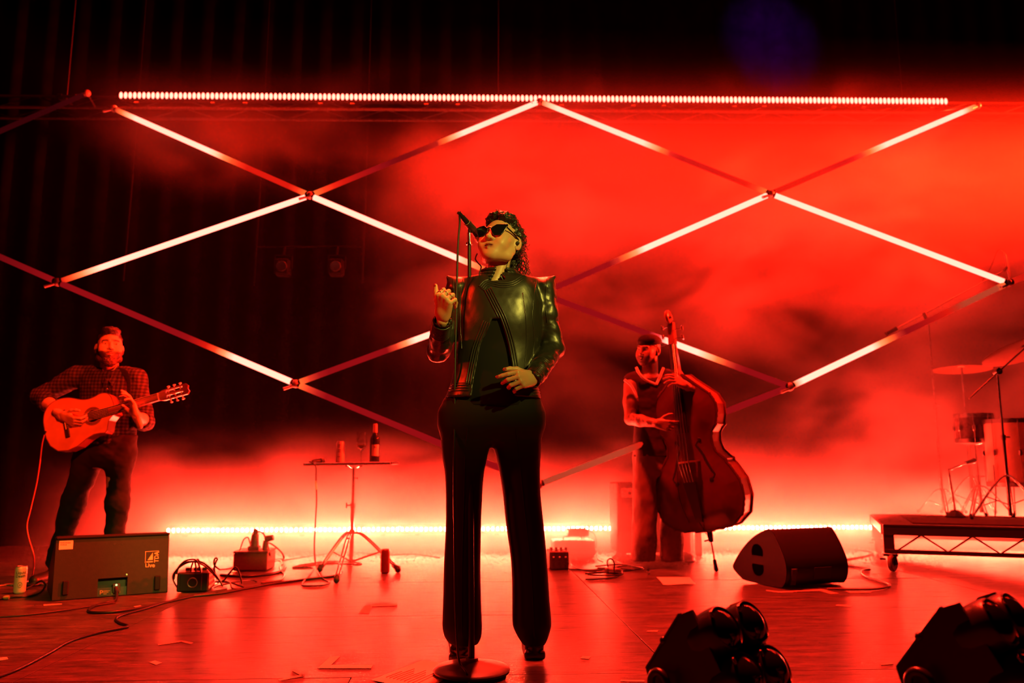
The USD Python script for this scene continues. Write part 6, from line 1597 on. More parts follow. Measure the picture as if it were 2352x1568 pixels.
# ================= floor lamps with four barrels in the foreground
pmat('lamp_black', (0.014, 0.013, 0.013), 0.28)
pmat('lamp_plate', (0.02, 0.018, 0.018), 0.45)
LD = 1.95
def lamp_at(px, py, d): return dep(px, py, d)
def four_lamp(label, mtx, zc, Zl):
    """local: x out along the row of barrels, y up the front face, z out of the front face; Zl: the world's up in these axes, zc: height of the origin"""
    x = thing('floor_lamp', label, 'stage lamp', 'four barrelled floor lamps', mtx=mtx)
    o = dict(local=True)
    plate = sg.Polygon([(0.15, 0.04), (0.155, 0.0), (0.085, -0.168), (0.0, -0.190), (-0.15, -0.10), (-0.16, 0.04)])
    toP = V([[0, 0, 1.0], [1, 0, 0], [0, 1, 0]])
    for xx in (0.0, 0.218):
        obj('side_plate', T(T(extrude(plate, 0.008), toP), None, (xx, 0, 0)), 'lamp_plate', x, smooth=20, **o)
    for z0_, z1_ in ((-0.165, -0.085), (-0.077, 0.0)):
        ya, yb_ = np.interp([z0_, z1_], [-0.168, 0.0], [0.085, 0.155])
        obj('edge_strip', tm(m3.Manifold.hull_points(np.array([(xx, y + d, z) for xx in (-0.003, 0.011) for y, z in ((ya, z0_), (yb_, z1_)) for d in (-0.002, 0.004)]))), 'lamp_black', x, **o)
    obj('edge_knob', T(trimesh.creation.icosphere(2, 0.010), None, (0.004, 0.124, -0.081)), 'lamp_black', x, smooth=True, **o)
    obj('housing', T(rbox((0.208, 0.22, 0.15), 0.01, 1), None, (0.113, -0.035, -0.075)), 'lamp_plate', x, **o)
    for cx in (0.050, 0.166):
        for cy in (0.086, -0.026):
            prof = [(0.0, -0.03), (0.052, -0.03), (0.056, -0.01), (0.057, 0.03), (0.055, 0.050), (0.051, 0.056), (0.048, 0.050), (0.046, 0.044), (0.0, 0.035)]
            b = obj('barrel', T(lathe(prof, 40), None, (cx, cy, 0.02)), 'lamp_black', x, smooth=50, **o)
            obj('lens', T(lathe([(0, 0.070), (0.012, 0.0692), (0.024, 0.0665), (0.035, 0.0615), (0.043, 0.055), (0.048, 0.047), (0.048, 0.042), (0, 0.040)], 40), None, (cx, cy, 0.02)), 'lens_black', x, smooth=40, **o)
            obj('lens_clip', T(rbox((0.008, 0.016, 0.006), 0.002, 1), None, (cx - 0.034, cy + 0.036, 0.077)), 'steel', x, **o)
    g = np.linspace(0, np.pi, 18)
    c = V([-0.026, 0.040, -0.125]); u = Zl - V([Zl[0], 0, 0]); u /= np.linalg.norm(u); w = np.cross(V([1.0, 0, 0]), u)
    hnd = [c - w * 0.024 - u * 0.09] + [c - w * 0.024 * math.cos(a) + u * 0.026 * math.sin(a) for a in g] + [c + w * 0.024 - u * 0.09]
    obj('handle', tube(hnd, 0.010, 12), 'lamp_black', x, smooth=True, **o)
    for q in (hnd[0], hnd[-1]): obj('handle_boss', rod(q, q + V([0.028, 0, 0]), 0.013, n=14), 'lamp_black', x, **o)
    for xx in (-0.012, 0.238):
        c0 = V([xx, 0.0, -0.09]); fy = zc + c0 @ Zl
        foot = c0 - Zl * (fy / (Zl @ Zl))
        pts = [c0 + w * a + V([d, 0, 0]) for a in (-0.03, 0.03) for d in (-0.004, 0.004)] + [foot + w * a + V([d, 0, 0]) + Zl * 0.004 for a in (-0.14, 0.14) for d in (-0.004, 0.004)]
        obj('floor_bracket', tm(m3.Manifold.hull_points(np.array(pts))), 'lamp_plate', x, **o)
    return x
def lamp_frame(top_px, d, yaw, tilt):
    a = math.radians(yaw); b = math.radians(tilt)
    X = V([math.cos(a), math.sin(a), 0]); Yh = V([-math.sin(a), math.cos(a), 0])
    N = -Yh * math.cos(b) + V([0, 0, 1.0]) * math.sin(b); Tt = Yh * math.sin(b) + V([0, 0, 1.0]) * math.cos(b)
    R = np.stack([X, Tt, N], 1)
    o = dep(*top_px, d) - R @ V([0, 0.155, 0.0])
    m = Gf.Matrix4d(1)
    for i in range(3): m.SetRow(i, Gf.Vec4d(*map(float, R[:, i]), 0))
    m.SetRow(3, Gf.Vec4d(*map(float, o), 1))
    return m, float(o[2]), R.T @ V([0, 0, 1.0])
four_lamp('black four barrelled lamp on the floor below the bass player', *lamp_frame((1560, 1412), LD, 38, 31))
four_lamp('black four barrelled lamp at the bottom right corner of the picture', *lamp_frame((2162, 1396), LD * 0.90, 38, 31))

# ================= drum riser
ra, rb = onfloor(2046, 1311), None
YR = float(ra[1])
def Rp(px, py, dy=0.0): return at(px, py, YR + dy)
rl = Rp(2027, 1204); rtop = float(rl[2]); X0 = float(rl[0]); X1, Y1 = X0 + 2.44, YR + 1.42
rbot = float(Rp(2050, 1266)[2])
riser = thing('drum_riser', 'low rolling drum riser with a zigzag truss edge at the right', 'stage riser', loc=(X0, YR, 0))
RRZ = Rz(math.radians(-24)); RO = V([X0, YR, 0])
def rturn(m): return T(T(m, None, -RO), RRZ, RO)
def robj(name, mesh, m, parent=None, **kw): return obj(name, rturn(tm(mesh)), m, parent, **kw)
pmat('riser_deck', (0.03, 0.026, 0.025), 0.6, noise=0.2, scale=5)
pmat('riser_steel', (0.10, 0.09, 0.09), 0.4, 0.7)
robj('deck', boxat((X0 + 0.01, YR + 0.005, rtop - 0.03), (X1, Y1, rtop), 0.004), 'riser_deck', riser)
robj('edge_rail', boxat((X0, YR - 0.012, rtop - 0.075), (X1, YR + 0.03, rtop - 0.004), 0.003), 'riser_steel', riser)
robj('edge_trim', boxat((X0, YR - 0.016, rtop - 0.008), (X1, YR + 0.01, rtop + 0.002)), 'riser_steel', riser)
robj('edge_rail', boxat((X0 - 0.012, YR + 0.03, rtop - 0.075), (X0 + 0.03, Y1, rtop - 0.004), 0.003), 'riser_steel', riser)
robj('edge_rail', boxat((X0, Y1 - 0.03, rtop - 0.075), (X1, Y1, rtop - 0.004), 0.003), 'riser_steel', riser)
for yy in (YR + 0.005, Y1 - 0.02):
    robj('bottom_rail', boxat((X0, yy - 0.012, rbot - 0.012), (X1, yy + 0.012, rbot + 0.018), 0.003), 'riser_steel', riser)
    n = 7; pitch = (X1 - X0 - 0.1) / n
    for i in range(n):
        xa = X0 + 0.09 + i * pitch
        robj('truss_rod', rod((xa, yy, rbot + 0.01), (xa + pitch / 2, yy, rtop - 0.07), 0.006, n=8), 'riser_steel', riser)
        robj('truss_rod', rod((xa + pitch / 2, yy, rtop - 0.07), (xa + pitch, yy, rbot + 0.01), 0.006, n=8), 'riser_steel', riser)
for xx in (X0 + 0.035, X1 - 0.035):
    for yy in (YR + 0.03, Y1 - 0.04):
        robj('corner_post', boxat((xx - 0.038, yy - 0.035, rbot - 0.01), (xx + 0.038, yy + 0.035, rtop - 0.004), 0.004), 'riser_steel', riser)
        c = robj('caster', [T(lathe([(0.018, -0.016), (0.052, -0.018), (0.060, -0.010), (0.060, 0.010), (0.052, 0.018), (0.018, 0.016)], 32), Ry(math.pi / 2) @ Rx(0.5), (xx + 0.015, yy - 0.03, 0.061))], mat('caster_rubber', {'p': ('principled_bsdf', dict(base_color=(0.22, 0.13, 0.10), roughness=0.5))}, surface='p.BSDF') and 'caster_rubber', riser, smooth=40)
        robj('caster_fork', [boxat((xx - 0.016, yy - 0.055, 0.055), (xx - 0.010, yy + 0.02, rbot - 0.03)), boxat((xx + 0.040, yy - 0.055, 0.055), (xx + 0.046, yy + 0.02, rbot - 0.03)), boxat((xx - 0.045, yy - 0.045, rbot - 0.032), (xx + 0.055, yy + 0.045, rbot - 0.016)), rod((xx - 0.02, yy - 0.03, 0.061), (xx + 0.05, yy - 0.03, 0.061), 0.012, n=12)], 'black_metal', c)
        robj('brake_pedal', boxat((xx - 0.07, yy - 0.06, 0.085), (xx - 0.03, yy - 0.02, 0.095), 0.003), 'black_metal', c)
pmat('rug', (0.05, 0.025, 0.022), 0.95, noise=0.3, scale=12)
obj('drum_rug', rturn(T(rbox((1.85, 1.15, 0.008), 0.003, 1), None, (X0 + 0.22 + 0.925, YR + 0.74, rtop + 0.0045))), 'rug').SetCustomDataByKey('label', 'dark rug lying on the drum riser')
stage.GetPrimAtPath('/World/drum_rug').SetCustomDataByKey('category', 'rug')
ZR = rtop + 0.008

# ================= drum kit, half lost in the smoke
pmat('hardware', (0.50, 0.48, 0.48), 0.25, 1.0)
pmat('cymbal_bronze', (0.09, 0.045, 0.02), 0.45, 0.7)
mat('acrylic_shell', {'p': ('principled_bsdf', dict(base_color=(0.85, 0.62, 0.50), roughness=0.12, transmission_weight=0.55, ior=1.2))}, surface='p.BSDF')
pmat('drum_shell_dark', (0.06, 0.03, 0.03), 0.25)
pmat('drum_head', (0.60, 0.55, 0.52), 0.5)
def tripod(x, top_z, p, hub_z=0.30, spread=0.30, r=0.011, a0=0.3, base=None):
    base = ZR if base is None else base
    p = V([p[0], p[1], base])
    obj('tube', rod(p + V([0, 0, 0.03]), p + V([0, 0, top_z * 0.55]), r * 1.25, n=12), 'hardware', x)
    obj('tube', rod(p + V([0, 0, top_z * 0.52]), p + V([0, 0, top_z]), r * 0.85, n=12), 'hardware', x)
    obj('height_clamp', [rod(p + V([0, 0, top_z * 0.53]), p + V([0, 0, top_z * 0.565]), r * 1.8, n=12), rod(p + V([0, 0, top_z * 0.55]), p + V([0.05, -0.01, top_z * 0.55]), 0.006, n=8)], 'hardware', x)
    for k in range(3):
        a = a0 + k * 2 * math.pi / 3
        f = p + V([math.cos(a) * spread, math.sin(a) * spread, 0.012]); h = p + V([0, 0, hub_z])
        s_ = V([-math.sin(a), math.cos(a), 0]) * 0.010
        lg = obj('leg', [tube(spline([h + s_ * q, h + (f - h) * 0.3 + V([0, 0, 0.035]) + s_ * q, f + s_ * q], 6), 0.0055, 7) for q in (-1, 1)], 'hardware', x, smooth=True)
        obj('rubber_foot', T(trimesh.creation.icosphere(1, 0.016), None, f + V([0, 0, 0.004])), 'black_rubber', lg, smooth=True)
        obj('brace', rod(p + V([0, 0, hub_z * 0.32]), h + (f - h) * 0.55 + V([0, 0, 0.01]), 0.005, n=7), 'hardware', x)
    return p + V([0, 0, top_z])
def cymbal(x, c, r, normal):
    prof = [(0.006, 0.018), (0.02, 0.024), (0.045, 0.012), (0.05, 0.006), (r, -0.022 * r / 0.25), (r, -0.022 * r / 0.25 - 0.0015), (0.05, 0.0035), (0.044, 0.009), (0.02, 0.021), (0.006, 0.015)]
    b = obj('cymbal', lathe(prof, 56, frame(normal), c), 'cymbal_bronze', x, smooth=40)
    obj('wing_nut', rod(V(c) + V([0, 0, 0.02]), V(c) + V([0, 0, 0.055]), 0.009, n=10), 'hardware', x)
    return b
def on_riser(px, py):
    return onfloor(px, py, ZR)
# left stand with a wide flat cymbal
p = on_riser(2238, 1181)
def zat(px, py, Y): return float(at(px, py, Y)[2])
cs1 = thing('cymbal_stand', 'cymbal stand with a flat cymbal at the left side of the drum kit', 'cymbal stand', loc=(p[0], p[1], ZR))
hz = zat(2200, 838, p[1]) - ZR
tt = tripod(cs1, hz - 0.02, p, 0.34, 0.26)
cymbal(cs1, tt + V([0, 0, 0.0]), 0.25, (0.03, 0.05, 1))
# boom stand with a tilted big cymbal, seen from below
p = on_riser(2322, 1193)
cs2 = thing('cymbal_stand', 'boom cymbal stand with a round joint holding the big dark cymbal at the right edge', 'cymbal stand', loc=(p[0], p[1], ZR))
jz = zat(2287, 853, p[1])
tt = tripod(cs2, jz - ZR, p, 0.36, 0.30, a0=0.9)
jc = V([p[0], p[1], jz])
b0, b1 = at(2212, 922, p[1] - 0.03), at(2340, 806, p[1] - 0.03)
obj('boom_joint', [rod(jc + V([0, -0.03, 0]), jc + V([0, 0.02, 0]), 0.028, n=20)], 'hardware', cs2)
jc2 = jc + V([0, -0.03, 0]); bd = (b1 - b0) / np.linalg.norm(b1 - b0)
obj('boom_arm', rod(jc2 - bd * 0.36, jc2 + bd * 0.34, 0.006, n=10), 'hardware', cs2)
cymbal(cs2, jc2 + bd * 0.34, 0.36, (-0.15, 0.28, 1))
# snare-like drum on a stand and floor tom of clear acrylic
def drum(name, label, c, r, z0, z1, shell, legs=True, lugs=8):
    x = thing(name, label, 'drum', loc=(c[0], c[1], ZR))
    c = V([c[0], c[1], 0.0])
    obj('shell', lathe([(r - 0.006, z0), (r, z0), (r, z1), (r - 0.006, z1), (r - 0.006, z0)], 56, None, c), shell, x, smooth=40)
    for z, s_ in ((z0, -1), (z1, 1)):
        obj('hoop', lathe([(r - 0.004, z - 0.018), (r + 0.010, z - 0.018), (r + 0.010, z + 0.018), (r + 0.002, z + 0.020), (r - 0.004, z + 0.012), (r - 0.004, z - 0.018)], 56, None, c), 'hardware', x, smooth=40)
        obj('drum_skin', lathe([(0, z + s_ * 0.004), (r - 0.002, z + s_ * 0.004), (r - 0.002, z), (0, z)], 48, None, c), 'drum_head', x)
    for k in range(lugs):
        a = k * 2 * math.pi / lugs + 0.2; q = c + V([math.cos(a) * (r + 0.010), math.sin(a) * (r + 0.010), 0])
        obj('lug', [T(rbox((0.022, 0.022, 0.05), 0.006, 1), Rz(a), q + V([0, 0, (z0 + z1) / 2])), rod(q + V([0, 0, z0 - 0.01]), q + V([0, 0, z1 + 0.012]), 0.0035, n=6)], 'hardware', x)
    if legs:
        for k in range(3):
            a = k * 2 * math.pi / 3 + 1.2; q = c + V([math.cos(a) * (r + 0.018), math.sin(a) * (r + 0.018), 0])
            obj('leg', tube([q + V([0, 0, z0 + 0.16]), q + V([0, 0, z0 - 0.06]), q + V([math.cos(a) * 0.03, math.sin(a) * 0.03, ZR - z0 - 0.0 + z0 + 0.008])], 0.006, 8), 'hardware', x, smooth=True)
    return x
fy = YR + 0.55
cF = at(2352, 1150, fy)
zt_, zb_ = zat(2300, 968, fy), zat(2300, 1112, fy)
rr_ = float(cF[0] - at(2276, 1040, fy)[0])
drum('floor_tom', 'bright clear shelled floor tom at the right edge of the drum kit', (cF[0], fy), rr_, zb_, zt_, 'acrylic_shell')
fy2 = YR + 0.80
cS = at(2238, 990, fy2)
sx = thing('snare_stand', 'tripod stand under the dark drum left of the floor tom', 'drum stand', loc=(cS[0], fy2, ZR))
z0s = zat(2238, 1010, fy2)
tt = tripod(sx, z0s - ZR - 0.04, cS[:2].tolist() if False else (cS[0], fy2), 0.26, 0.24, a0=1.7)
for k in range(3):
    a = k * 2 * math.pi / 3 + 0.4
    obj('basket_arm', tube([tt, tt + V([math.cos(a) * 0.12, math.sin(a) * 0.12, 0.01]), tt + V([math.cos(a) * 0.152, math.sin(a) * 0.152, 0.055])], 0.006, 7), 'hardware', sx, smooth=True)
drum('snare_drum', 'dark drum on a stand half hidden in the smoke', (cS[0], fy2), 0.145, z0s - 0.01, zat(2238, 955, fy2), 'drum_shell_dark', legs=False)
# overhead microphone on a tall boom stand
p = on_riser(2168, 1180)
bs = thing('boom_microphone_stand', 'tall boom stand reaching up over the drum kit', 'microphone stand', loc=(p[0], p[1], ZR))
pj = at(2132, 735, p[1])
pj[0] = p[0]
tt = tripod(bs, pj[2] - ZR, p, 0.22, 0.22, r=0.010, a0=2.2)
e1, e0 = at(2305, 622, p[1] - 0.10), at(2040, 765, p[1] + 0.06)
bd = (e1 - e0) / np.linalg.norm(e1 - e0)
tj = e0 + bd * ((tt - e0) @ bd)
obj('boom_clutch', rod(tt - V([0, 0, 0.02]), tj + V([0, 0, 0.01]), 0.018, n=12), 'black_metal', bs)
obj('boom_arm', [rod(e0, tj + bd * 0.3, 0.008, n=10), rod(tj + bd * 0.25, e1, 0.0055, n=10)], 'steel', bs)
obj('counterweight', rod(e0 - bd * 0.02, e0 + bd * 0.09, 0.022, n=16), 'black_metal', bs)
m_a, m_b = at(2308, 584, p[1] - 0.12), at(2320, 645, p[1] - 0.12)
om = thing('overhead_microphone', 'slim overhead microphone at the end of the drum boom stand', 'microphone')
md_ = (m_b - m_a) / np.linalg.norm(m_b - m_a)
obj('body', rod(m_a, m_b, 0.010, n=16), 'hardware', om)
obj('capsule', rod(m_b - md_ * 0.02, m_b + md_ * 0.004, 0.0105, n=16), 'black_metal', om)
obj('mount_clip', rod(e1, m_a + md_ * 0.12, 0.014, n=12), 'black_plastic', om)
obj('cable', tube(spline([m_a, m_a + V([-0.02, 0, 0.035]), m_a + V([-0.07, 0, 0.03]), m_a + V([-0.14, 0.01, -0.12]), e1 - bd * 0.22 + V([0, 0, 0.012])], 8), 0.003, 6), 'cable_black', om, smooth=True)
# small kick microphone stand and pedals near the front edge
p = on_riser(2195, 1188)
ss = thing('short_microphone_stand', 'short round based microphone stand at the front left of the drum riser', 'microphone stand', loc=(p[0], p[1], ZR))
q = V([p[0], p[1], ZR])
obj('base', lathe([(0, 0), (0.075, 0), (0.078, 0.012), (0.06, 0.03), (0.03, 0.06), (0, 0.065)], 28, None, q), 'black_metal', ss, smooth=40)
obj('pole', rod(q + V([0, 0, 0.05]), q + V([-0.03, 0, 0.40]), 0.010, n=12), 'hardware', ss)
obj('arm', rod(q + V([-0.03, 0, 0.39]), q + V([0.16, 0.05, 0.45]), 0.007, n=10), 'hardware', ss)
obj('microphone', lathe([(0, 0), (0.016, 0), (0.020, 0.05), (0.024, 0.09), (0.015, 0.11), (0, 0.112)], 20, frame((0.8, 0.2, 0.2)), q + V([0.16, 0.05, 0.45])), 'black_metal', ss, smooth=40)

# ================= hazy amplifier and stool behind the bassist
YA = YW - 0.75
a0_, a1_ = at(1420, 1268, YA), at(1590, 1268, YA)
ah = float(at(1500, 1108, YA)[2])
amp = thing('bass_amplifier', 'tall bass amplifier lost in the glow behind the double bass player', 'amplifier', loc=(a0_[0], YA, 0))
pmat('amp_tolex', (0.06, 0.045, 0.042), 0.7, bump=0.3, bscale=300)
cA = V([(a0_[0] + a1_[0]) / 2, YA + 0.2, 0]); wA = a1_[0] - a0_[0]
obj('cabinet', T(rbox((wA, 0.36, ah - 0.04), 0.02), None, cA + V([0, 0, 0.04 + (ah - 0.04) / 2])), 'amp_tolex', amp, smooth=30)
obj('grille', T(rbox((wA * 0.88, 0.012, ah * 0.66), 0.004, 1), None, cA + V([0, -0.182, 0.06 + ah * 0.35])), 'black_rubber', amp)
obj('control_panel', T(rbox((wA * 0.88, 0.014, ah * 0.13), 0.004, 1), None, cA + V([0, -0.182, ah * 0.86])), 'steel', amp)
for k in range(6): obj('knob', T(lathe([(0, 0), (0.014, 0), (0.012, 0.016), (0, 0.018)], 16), Rx(math.pi / 2), cA + V([(k - 2.5) * wA * 0.13, -0.189, ah * 0.86])), 'black_plastic', amp, smooth=40)
for sx in (-1, 1):
    for sy_ in (-1, 1): obj('foot', rod(cA + V([sx * wA * 0.4, sy_ * 0.13, 0]), cA + V([sx * wA * 0.4, sy_ * 0.13, 0.045]), 0.02, n=12), 'black_rubber', amp)
ys_ = YW - 0.55
st = thing('stool', 'wooden stool behind the double bass with square legs', 'stool', loc=(*at(1575, 1262, ys_)[:2], 0))
pmat('stool_wood', (0.16, 0.09, 0.06), 0.5, noise=0.2, scale=20)
xl, xr = at(1546, 1262, ys_)[0], at(1604, 1262, ys_)[0]
for xx in (xl, xr):
    for yy in (ys_, ys_ + 0.24): obj('leg', boxat((xx - 0.025, yy - 0.025, 0), (xx + 0.025, yy + 0.025, 0.56), 0.004), 'stool_wood', st)
obj('seat', boxat((xl - 0.06, ys_ - 0.06, 0.56), (xr + 0.06, ys_ + 0.30, 0.60), 0.012), 'stool_wood', st)
for yy in (ys_, ys_ + 0.24): obj('rail', boxat((xl, yy - 0.010, 0.40), (xr, yy + 0.010, 0.44)), 'stool_wood', st)

# ================= boxes, plugs and tangled cables on the floor
pmat('box_black', (0.022, 0.020, 0.020), 0.45)
pmat('box_grey', (0.12, 0.10, 0.095), 0.5)
pmat('white_stripe', (0.75, 0.68, 0.62), 0.5)
def block(name, label, cat, px0, px1, pyb, h_px, depth=0.2, yaw=0.0, m='box_black', extra=None):
    a, b = onfloor(px0, pyb), onfloor(px1, pyb); c = (a + b) / 2; c[2] = 0
    w = np.linalg.norm(b - a); h = h_px / FPX * c[1]
    x = thing(name, label, cat, loc=c)
    R = Rz(yaw)
    obj('case', T(rbox((w, depth, h), 0.008, 1), R, c + R @ V([0, depth / 2, 0]) + V([0, 0, h / 2 + 0.004])), m, x)
    return x, c, w, h, R
# power supply box beside the left wedge
x, c, w, h, R = block('power_box', 'black power box with pale striped side beside the left wedge monitor', 'power supply', 406, 476, 1361, 42, 0.22, 0.12)
obj('front_plate', T(rbox((w * 0.68, 0.006, h * 0.86), 0.002, 1), R, c + R @ V([-0.01, -0.003, 0]) + V([0, 0, h / 2 + 0.004])), 'black_plastic', x)
obj('dial', T(trimesh.creation.torus(0.028, 0.003, 28, 8), R @ Rx(math.pi / 2), c + R @ V([0, -0.008, 0]) + V([0, 0, h * 0.52])), 'steel', x, smooth=True)
for k in range(3):
    obj('pale_stripe', T(rbox((0.004, 0.20, 0.012), 0.001, 1), R, c + R @ V([w / 2 + 0.001, 0.11, 0]) + V([0, 0, h * (0.25 + 0.28 * k)])), 'white_stripe', x)
for k in range(3): obj('socket', T(rbox((0.03, 0.03, 0.02), 0.004, 1), R, c + R @ V([-0.05 + 0.05 * k, 0.1, 0]) + V([0, 0, h + 0.012])), 'black_plastic', x)
# distribution box with big plugs
x, c, w, h, R = block('distribution_box', 'squat power distribution box with two fat plugs standing on it', 'power supply', 535, 612, 1312, 38, 0.26, 0.0, mat('box_red', {'p': ('principled_bsdf', dict(base_color=(0.10, 0.03, 0.025), roughness=0.5))}, surface='p.BSDF') and 'box_red')
obj('lid', T(rbox((w * 1.03, 0.27, 0.014), 0.004, 1), R, c + V([0, 0.13, h + 0.010])), 'box_black', x)
tp_ = c + V([0, 0.10, h + 0.016])
pl1 = obj('plug', [T(rbox((0.085, 0.07, 0.03), 0.006, 1), None, tp_ + V([0.0, 0, 0.015])), rod(tp_ + V([0, 0, 0.03]), tp_ + V([0.003, 0, 0.115]), 0.034, 0.026, n=16), rod(tp_ + V([0.003, 0, 0.115]), tp_ + V([0.004, 0, 0.155]), 0.020, 0.018, n=14)], 'box_black', x, smooth=30)
pl2 = obj('plug', [rod(tp_ + V([0.085, -0.02, 0.0]), tp_ + V([0.09, -0.02, 0.07]), 0.024, 0.02, n=14), rod(tp_ + V([0.085, -0.02, 0.08]), tp_ + V([0.145, -0.02, 0.095]), 0.026, 0.02, n=14)], 'box_black', x, smooth=30)
YD = float(c[1]) + 0.10
def D(px, py, dy=0.0): return at(px, py, YD + dy)
def cable(label, pts, r=0.006, m='cable_black', name='floor_cable', n=8):
    x = thing(name, label, 'cable')
    obj('wire', tube(spline(pts, n), r, 7), m, x, smooth=True)
    return x
F = lambda px, py, z=0.007: onfloor(px, py, z)
cable('cable arching out of the top of the taller plug on the distribution box', [D(583, 1236), D(583, 1228), D(588, 1222), D(596, 1220), D(604, 1224), D(610, 1236), D(613, 1246), D(618, 1262), D(622, 1276), F(632, 1282), F(650, 1283)], 0.0055)
cable('cable curving left from the plugs of the distribution box', [D(575, 1250), D(571, 1236), D(566, 1234), D(559, 1240), D(554, 1254), D(550, 1268), F(545, 1290), F(530, 1304), F(505, 1308)], 0.005)
cable('thick cable running from the second plug down to the floor', [D(612, 1246), D(622, 1248), D(636, 1258), D(648, 1270), D(652, 1280), F(648, 1284), F(625, 1290)], 0.006)
cable('pale lit cable zigzagging right of the distribution box', [F(612, 1281), F(640, 1285), F(648, 1292), F(643, 1300), F(645, 1310), F(652, 1318), F(650, 1327), F(638, 1333), F(600, 1338)], 0.0065, 'cable_grey')
cable('thick taped cable on the floor in front of the distribution box', [F(507, 1320), F(540, 1323), F(580, 1323), F(620, 1318), F(648, 1310), F(655, 1302)], 0.011)
cable('dark cable bundle curving along the floor from the power box to the tray table', [F(430, 1370), F(500, 1363), F(560, 1352), F(620, 1341), F(680, 1333), F(720, 1328), F(770, 1322), F(785, 1312)], 0.008)
cable('long cable crossing the front floor from the left wedge monitor', [F(545, 1353), F(420, 1372), F(330, 1398), F(280, 1412), F(266, 1421), F(276, 1430), F(293, 1436), F(285, 1441), F(220, 1454), F(160, 1472), F(110, 1500), F(40, 1536), F(-30, 1562)], 0.0065)
cable('thin cable on the floor running out of the left edge', [F(265, 1383), F(220, 1390), F(150, 1401), F(60, 1412), F(-20, 1418)], 0.005)
cable('thin cable behind the tray table on the bright floor', [F(640, 1288), F(700, 1278), F(760, 1270), F(820, 1268), F(880, 1274), F(950, 1272), F(1010, 1280)], 0.005)
cable('coiled cable lying under the tray table', [F(672, 1303), F(700, 1300), F(760, 1294), F(810, 1296), F(830, 1294), F(800, 1289), F(740, 1290), F(700, 1296)], 0.006)
YPB = float(onfloor(440, 1361)[1])
def E(px, py, dy=0.0): return at(px, py, YPB + dy)
loops = [[(405, 1318), (412, 1300), (425, 1288), (442, 1284), (452, 1288), (458, 1300), (462, 1316)], [(400, 1330), (404, 1312), (420, 1294), (440, 1289), (456, 1292), (474, 1302), (490, 1318), (510, 1340)], [(408, 1350), (400, 1336), (398, 1320), (410, 1304), (430, 1292), (448, 1288)],
         [(456, 1288), (470, 1294), (484, 1306), (500, 1326), (512, 1346)], [(494, 1318), (492, 1304), (496, 1290), (499, 1284), (496, 1281), (492, 1286), (493, 1298), (505, 1308)], [(514, 1334), (525, 1318), (538, 1304), (544, 1304), (550, 1316), (556, 1340)], [(448, 1290), (454, 1284), (457, 1290), (458, 1310)], [(438, 1318), (440, 1300), (446, 1288), (450, 1300), (450, 1318)]]
ll = ['first', 'second', 'third', 'fourth', 'fifth', 'sixth', 'seventh', 'eighth']
desc = ['loop of cable rising over the power box, innermost arch', 'wide loop of cable arching over the whole power box', 'cable loop hanging down the left side of the power box', 'cable falling from the top of the power box to its right', 'small upright curl of cable behind the power box', 'cable bridge standing right of the power box', 'short cable hook at the top of the power box tangle', 'narrow cable loop in the middle of the power box tangle']
for k, L in enumerate(loops):
    cable(desc[k], [E(a, b, 0.06 * ((k * 7) % 5) / 5 - 0.02) for a, b in L], 0.0052)
for k, (a, b) in enumerate((((480, 1342), (560, 1348)), ((490, 1350), (590, 1336)), ((500, 1338), (545, 1354)))):
    mid = ((a[0] + b[0]) / 2 + 6, (a[1] + b[1]) / 2 - 8)
    cable(['upper', 'middle', 'lower'][k] + ' of three short cables in the tangle right of the power box', [F(*a), F(a[0] + 14, a[1] - 6, 0.02), F(*mid, 0.03), F(b[0] - 12, b[1] - 4, 0.015), F(*b)], 0.005)
# small clutter at the far left
cable('pale lit cable on the floor at the far left edge', [F(-10, 1346), F(15, 1343), F(30, 1343), F(60, 1338), F(90, 1341), F(118, 1346)], 0.006, 'cable_grey')
cable('dark cable tangle by the printed can', [F(60, 1352), F(82, 1340, 0.03), F(96, 1334, 0.05), F(104, 1344, 0.03), F(90, 1362), F(60, 1370), F(20, 1372), F(-15, 1378)], 0.006)
x = thing('cable_connector', 'small pale round connector on the floor in front of the printed can', 'connector', loc=F(11, 1372, 0))
obj('sleeve', T(lathe([(0, 0), (0.008, 0), (0.012, 0.012), (0.012, 0.03), (0, 0.032)], 16), frame((1, 0.2, 0.0)), F(8, 1372, 0.013)), 'label_green', x, smooth=40)
# pedals and mixer behind the singer's leg
x, c, w, h, R = block('effects_unit', 'small knobbed effects unit right of the singer\'s knee in the glow', 'effects unit', 1262, 1308, 1309, 40, 0.18, 0.05)
for k in range(4): obj('knob', rod(c + V([-w * 0.38 + k * w * 0.25, 0.04, h]), c + V([-w * 0.38 + k * w * 0.25, 0.04, h + 0.03]), 0.011, n=12), 'chrome', x)
for k in range(3): obj('jack', T(rbox((0.014, 0.03, 0.012), 0.003, 1), None, c + V([-w * 0.3 + k * w * 0.3, -0.006, h * 0.72])), 'chrome', x)
x, c, w, h, R = block('amplifier_head', 'wide low amplifier head in the bright haze right of the singer\'s knee', 'amplifier', 1272, 1368, 1276, 32, 0.26, 0.0, 'box_grey')
for k in range(5): obj('knob', T(lathe([(0, 0), (0.012, 0), (0.010, 0.014), (0, 0.015)], 14), Rx(math.pi / 2), c + V([-w * 0.36 + k * w * 0.18, -0.001, h * 0.5])), 'black_plastic', x, smooth=40)
obj('handle', tube(spline([c + V([-0.08, 0.12, h]), c + V([-0.07, 0.12, h + 0.03]), c + V([0.07, 0.12, h + 0.03]), c + V([0.08, 0.12, h])], 6), 0.006, 8), 'black_rubber', x, smooth=True)
YC = float(c[1])
x2 = thing('mixer', 'small mixer resting on the wide amplifier head in the haze', 'mixer', loc=c + V([0.03, 0.13, h + 0.035]))
t0 = c + V([w * 0.12, 0.13, h + 0.036])
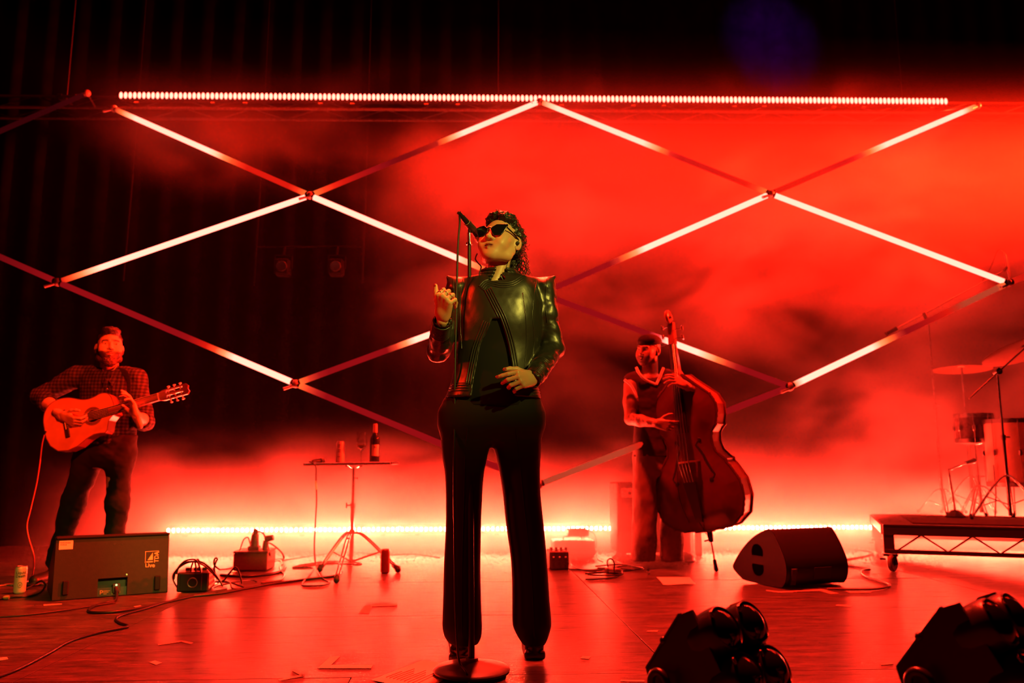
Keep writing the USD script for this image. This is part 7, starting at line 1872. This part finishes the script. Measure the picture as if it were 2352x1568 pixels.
obj('case', T(rbox((w * 0.50, 0.16, 0.06), 0.008, 1), None, t0 + V([0, 0, 0.03])), 'box_grey', x2)
for k in range(4): obj('knob', rod(t0 + V([-w * 0.18 + k * w * 0.12, -0.03, 0.058]), t0 + V([-w * 0.18 + k * w * 0.12, -0.03, 0.082]), 0.010, n=10), 'chrome', x2)
cable('cable arching over the amplifier head and mixer in the haze', [at(1340, 1238, YC), at(1345, 1222, YC), at(1355, 1218, YC), at(1366, 1228, YC), at(1370, 1245, YC), at(1369, 1256, YC), F(1372, 1282), F(1385, 1290)], 0.004)
cable('lit cable dropping from the amplifier to the floor right of the mixer', [at(1420, 1250, YC), at(1421, 1262, YC), F(1412, 1275), F(1405, 1284), F(1420, 1290), F(1432, 1296)], 0.005, 'cable_grey')
cable('upright cable loop standing in the cable nest', [F(1412, 1308), F(1398, 1303, 0.03), at(1395, 1290, 5.75), at(1399, 1283, 5.75), at(1406, 1284, 5.75), at(1411, 1294, 5.75), F(1410, 1312, 0.02)], 0.005)
for k, L in enumerate([[(1300, 1306), (1340, 1308), (1380, 1308), (1420, 1301), (1450, 1298), (1476, 1304), (1440, 1310), (1400, 1310)], [(1368, 1300), (1400, 1297), (1432, 1296), (1460, 1300), (1478, 1305), (1455, 1308), (1410, 1304), (1372, 1304)],
                       [(1345, 1317), (1370, 1315), (1400, 1314), (1430, 1316), (1420, 1320), (1380, 1321), (1350, 1319)], [(1345, 1330), (1380, 1329), (1410, 1326), (1425, 1318), (1432, 1308)], [(1308, 1282), (1312, 1294), (1320, 1302), (1345, 1310), (1370, 1312)]]):
    cable(['long cable winding through the nest in front of the bassist\'s shoe', 'flat loop of cable at the back of the cable nest', 'coiled cable at the front of the cable nest', 'front cable lying along the floor seam by the cable nest', 'cable from the effects unit into the cable nest'][k], [F(a, b, 0.006 + 0.006 * (k % 3)) for a, b in L], 0.0055)
x = thing('pedal', 'small dark pedal lying in the cable nest', 'effects pedal', loc=F(1410, 1318, 0))
obj('case', T(rbox((0.075, 0.11, 0.035), 0.008, 1), Rz(0.6), F(1408, 1316, 0.0) + V([0, 0, 0.020])), 'box_grey', x)
obj('foot_switch', rod(F(1408, 1316, 0.0) + V([0, -0.02, 0.036]), F(1408, 1316, 0.0) + V([0, -0.02, 0.05]), 0.008, n=12), 'chrome', x)
x = thing('cable_connector', 'shiny cable plug on the floor between the cable nest and the bassist', 'connector', loc=F(1488, 1312, 0))
obj('sleeve', T(lathe([(0, 0), (0.010, 0), (0.014, 0.015), (0.014, 0.05), (0.006, 0.055), (0, 0.055)], 16), frame((0.3, 1, 0.0)), F(1488, 1314, 0.016)), 'chrome', x, smooth=40)
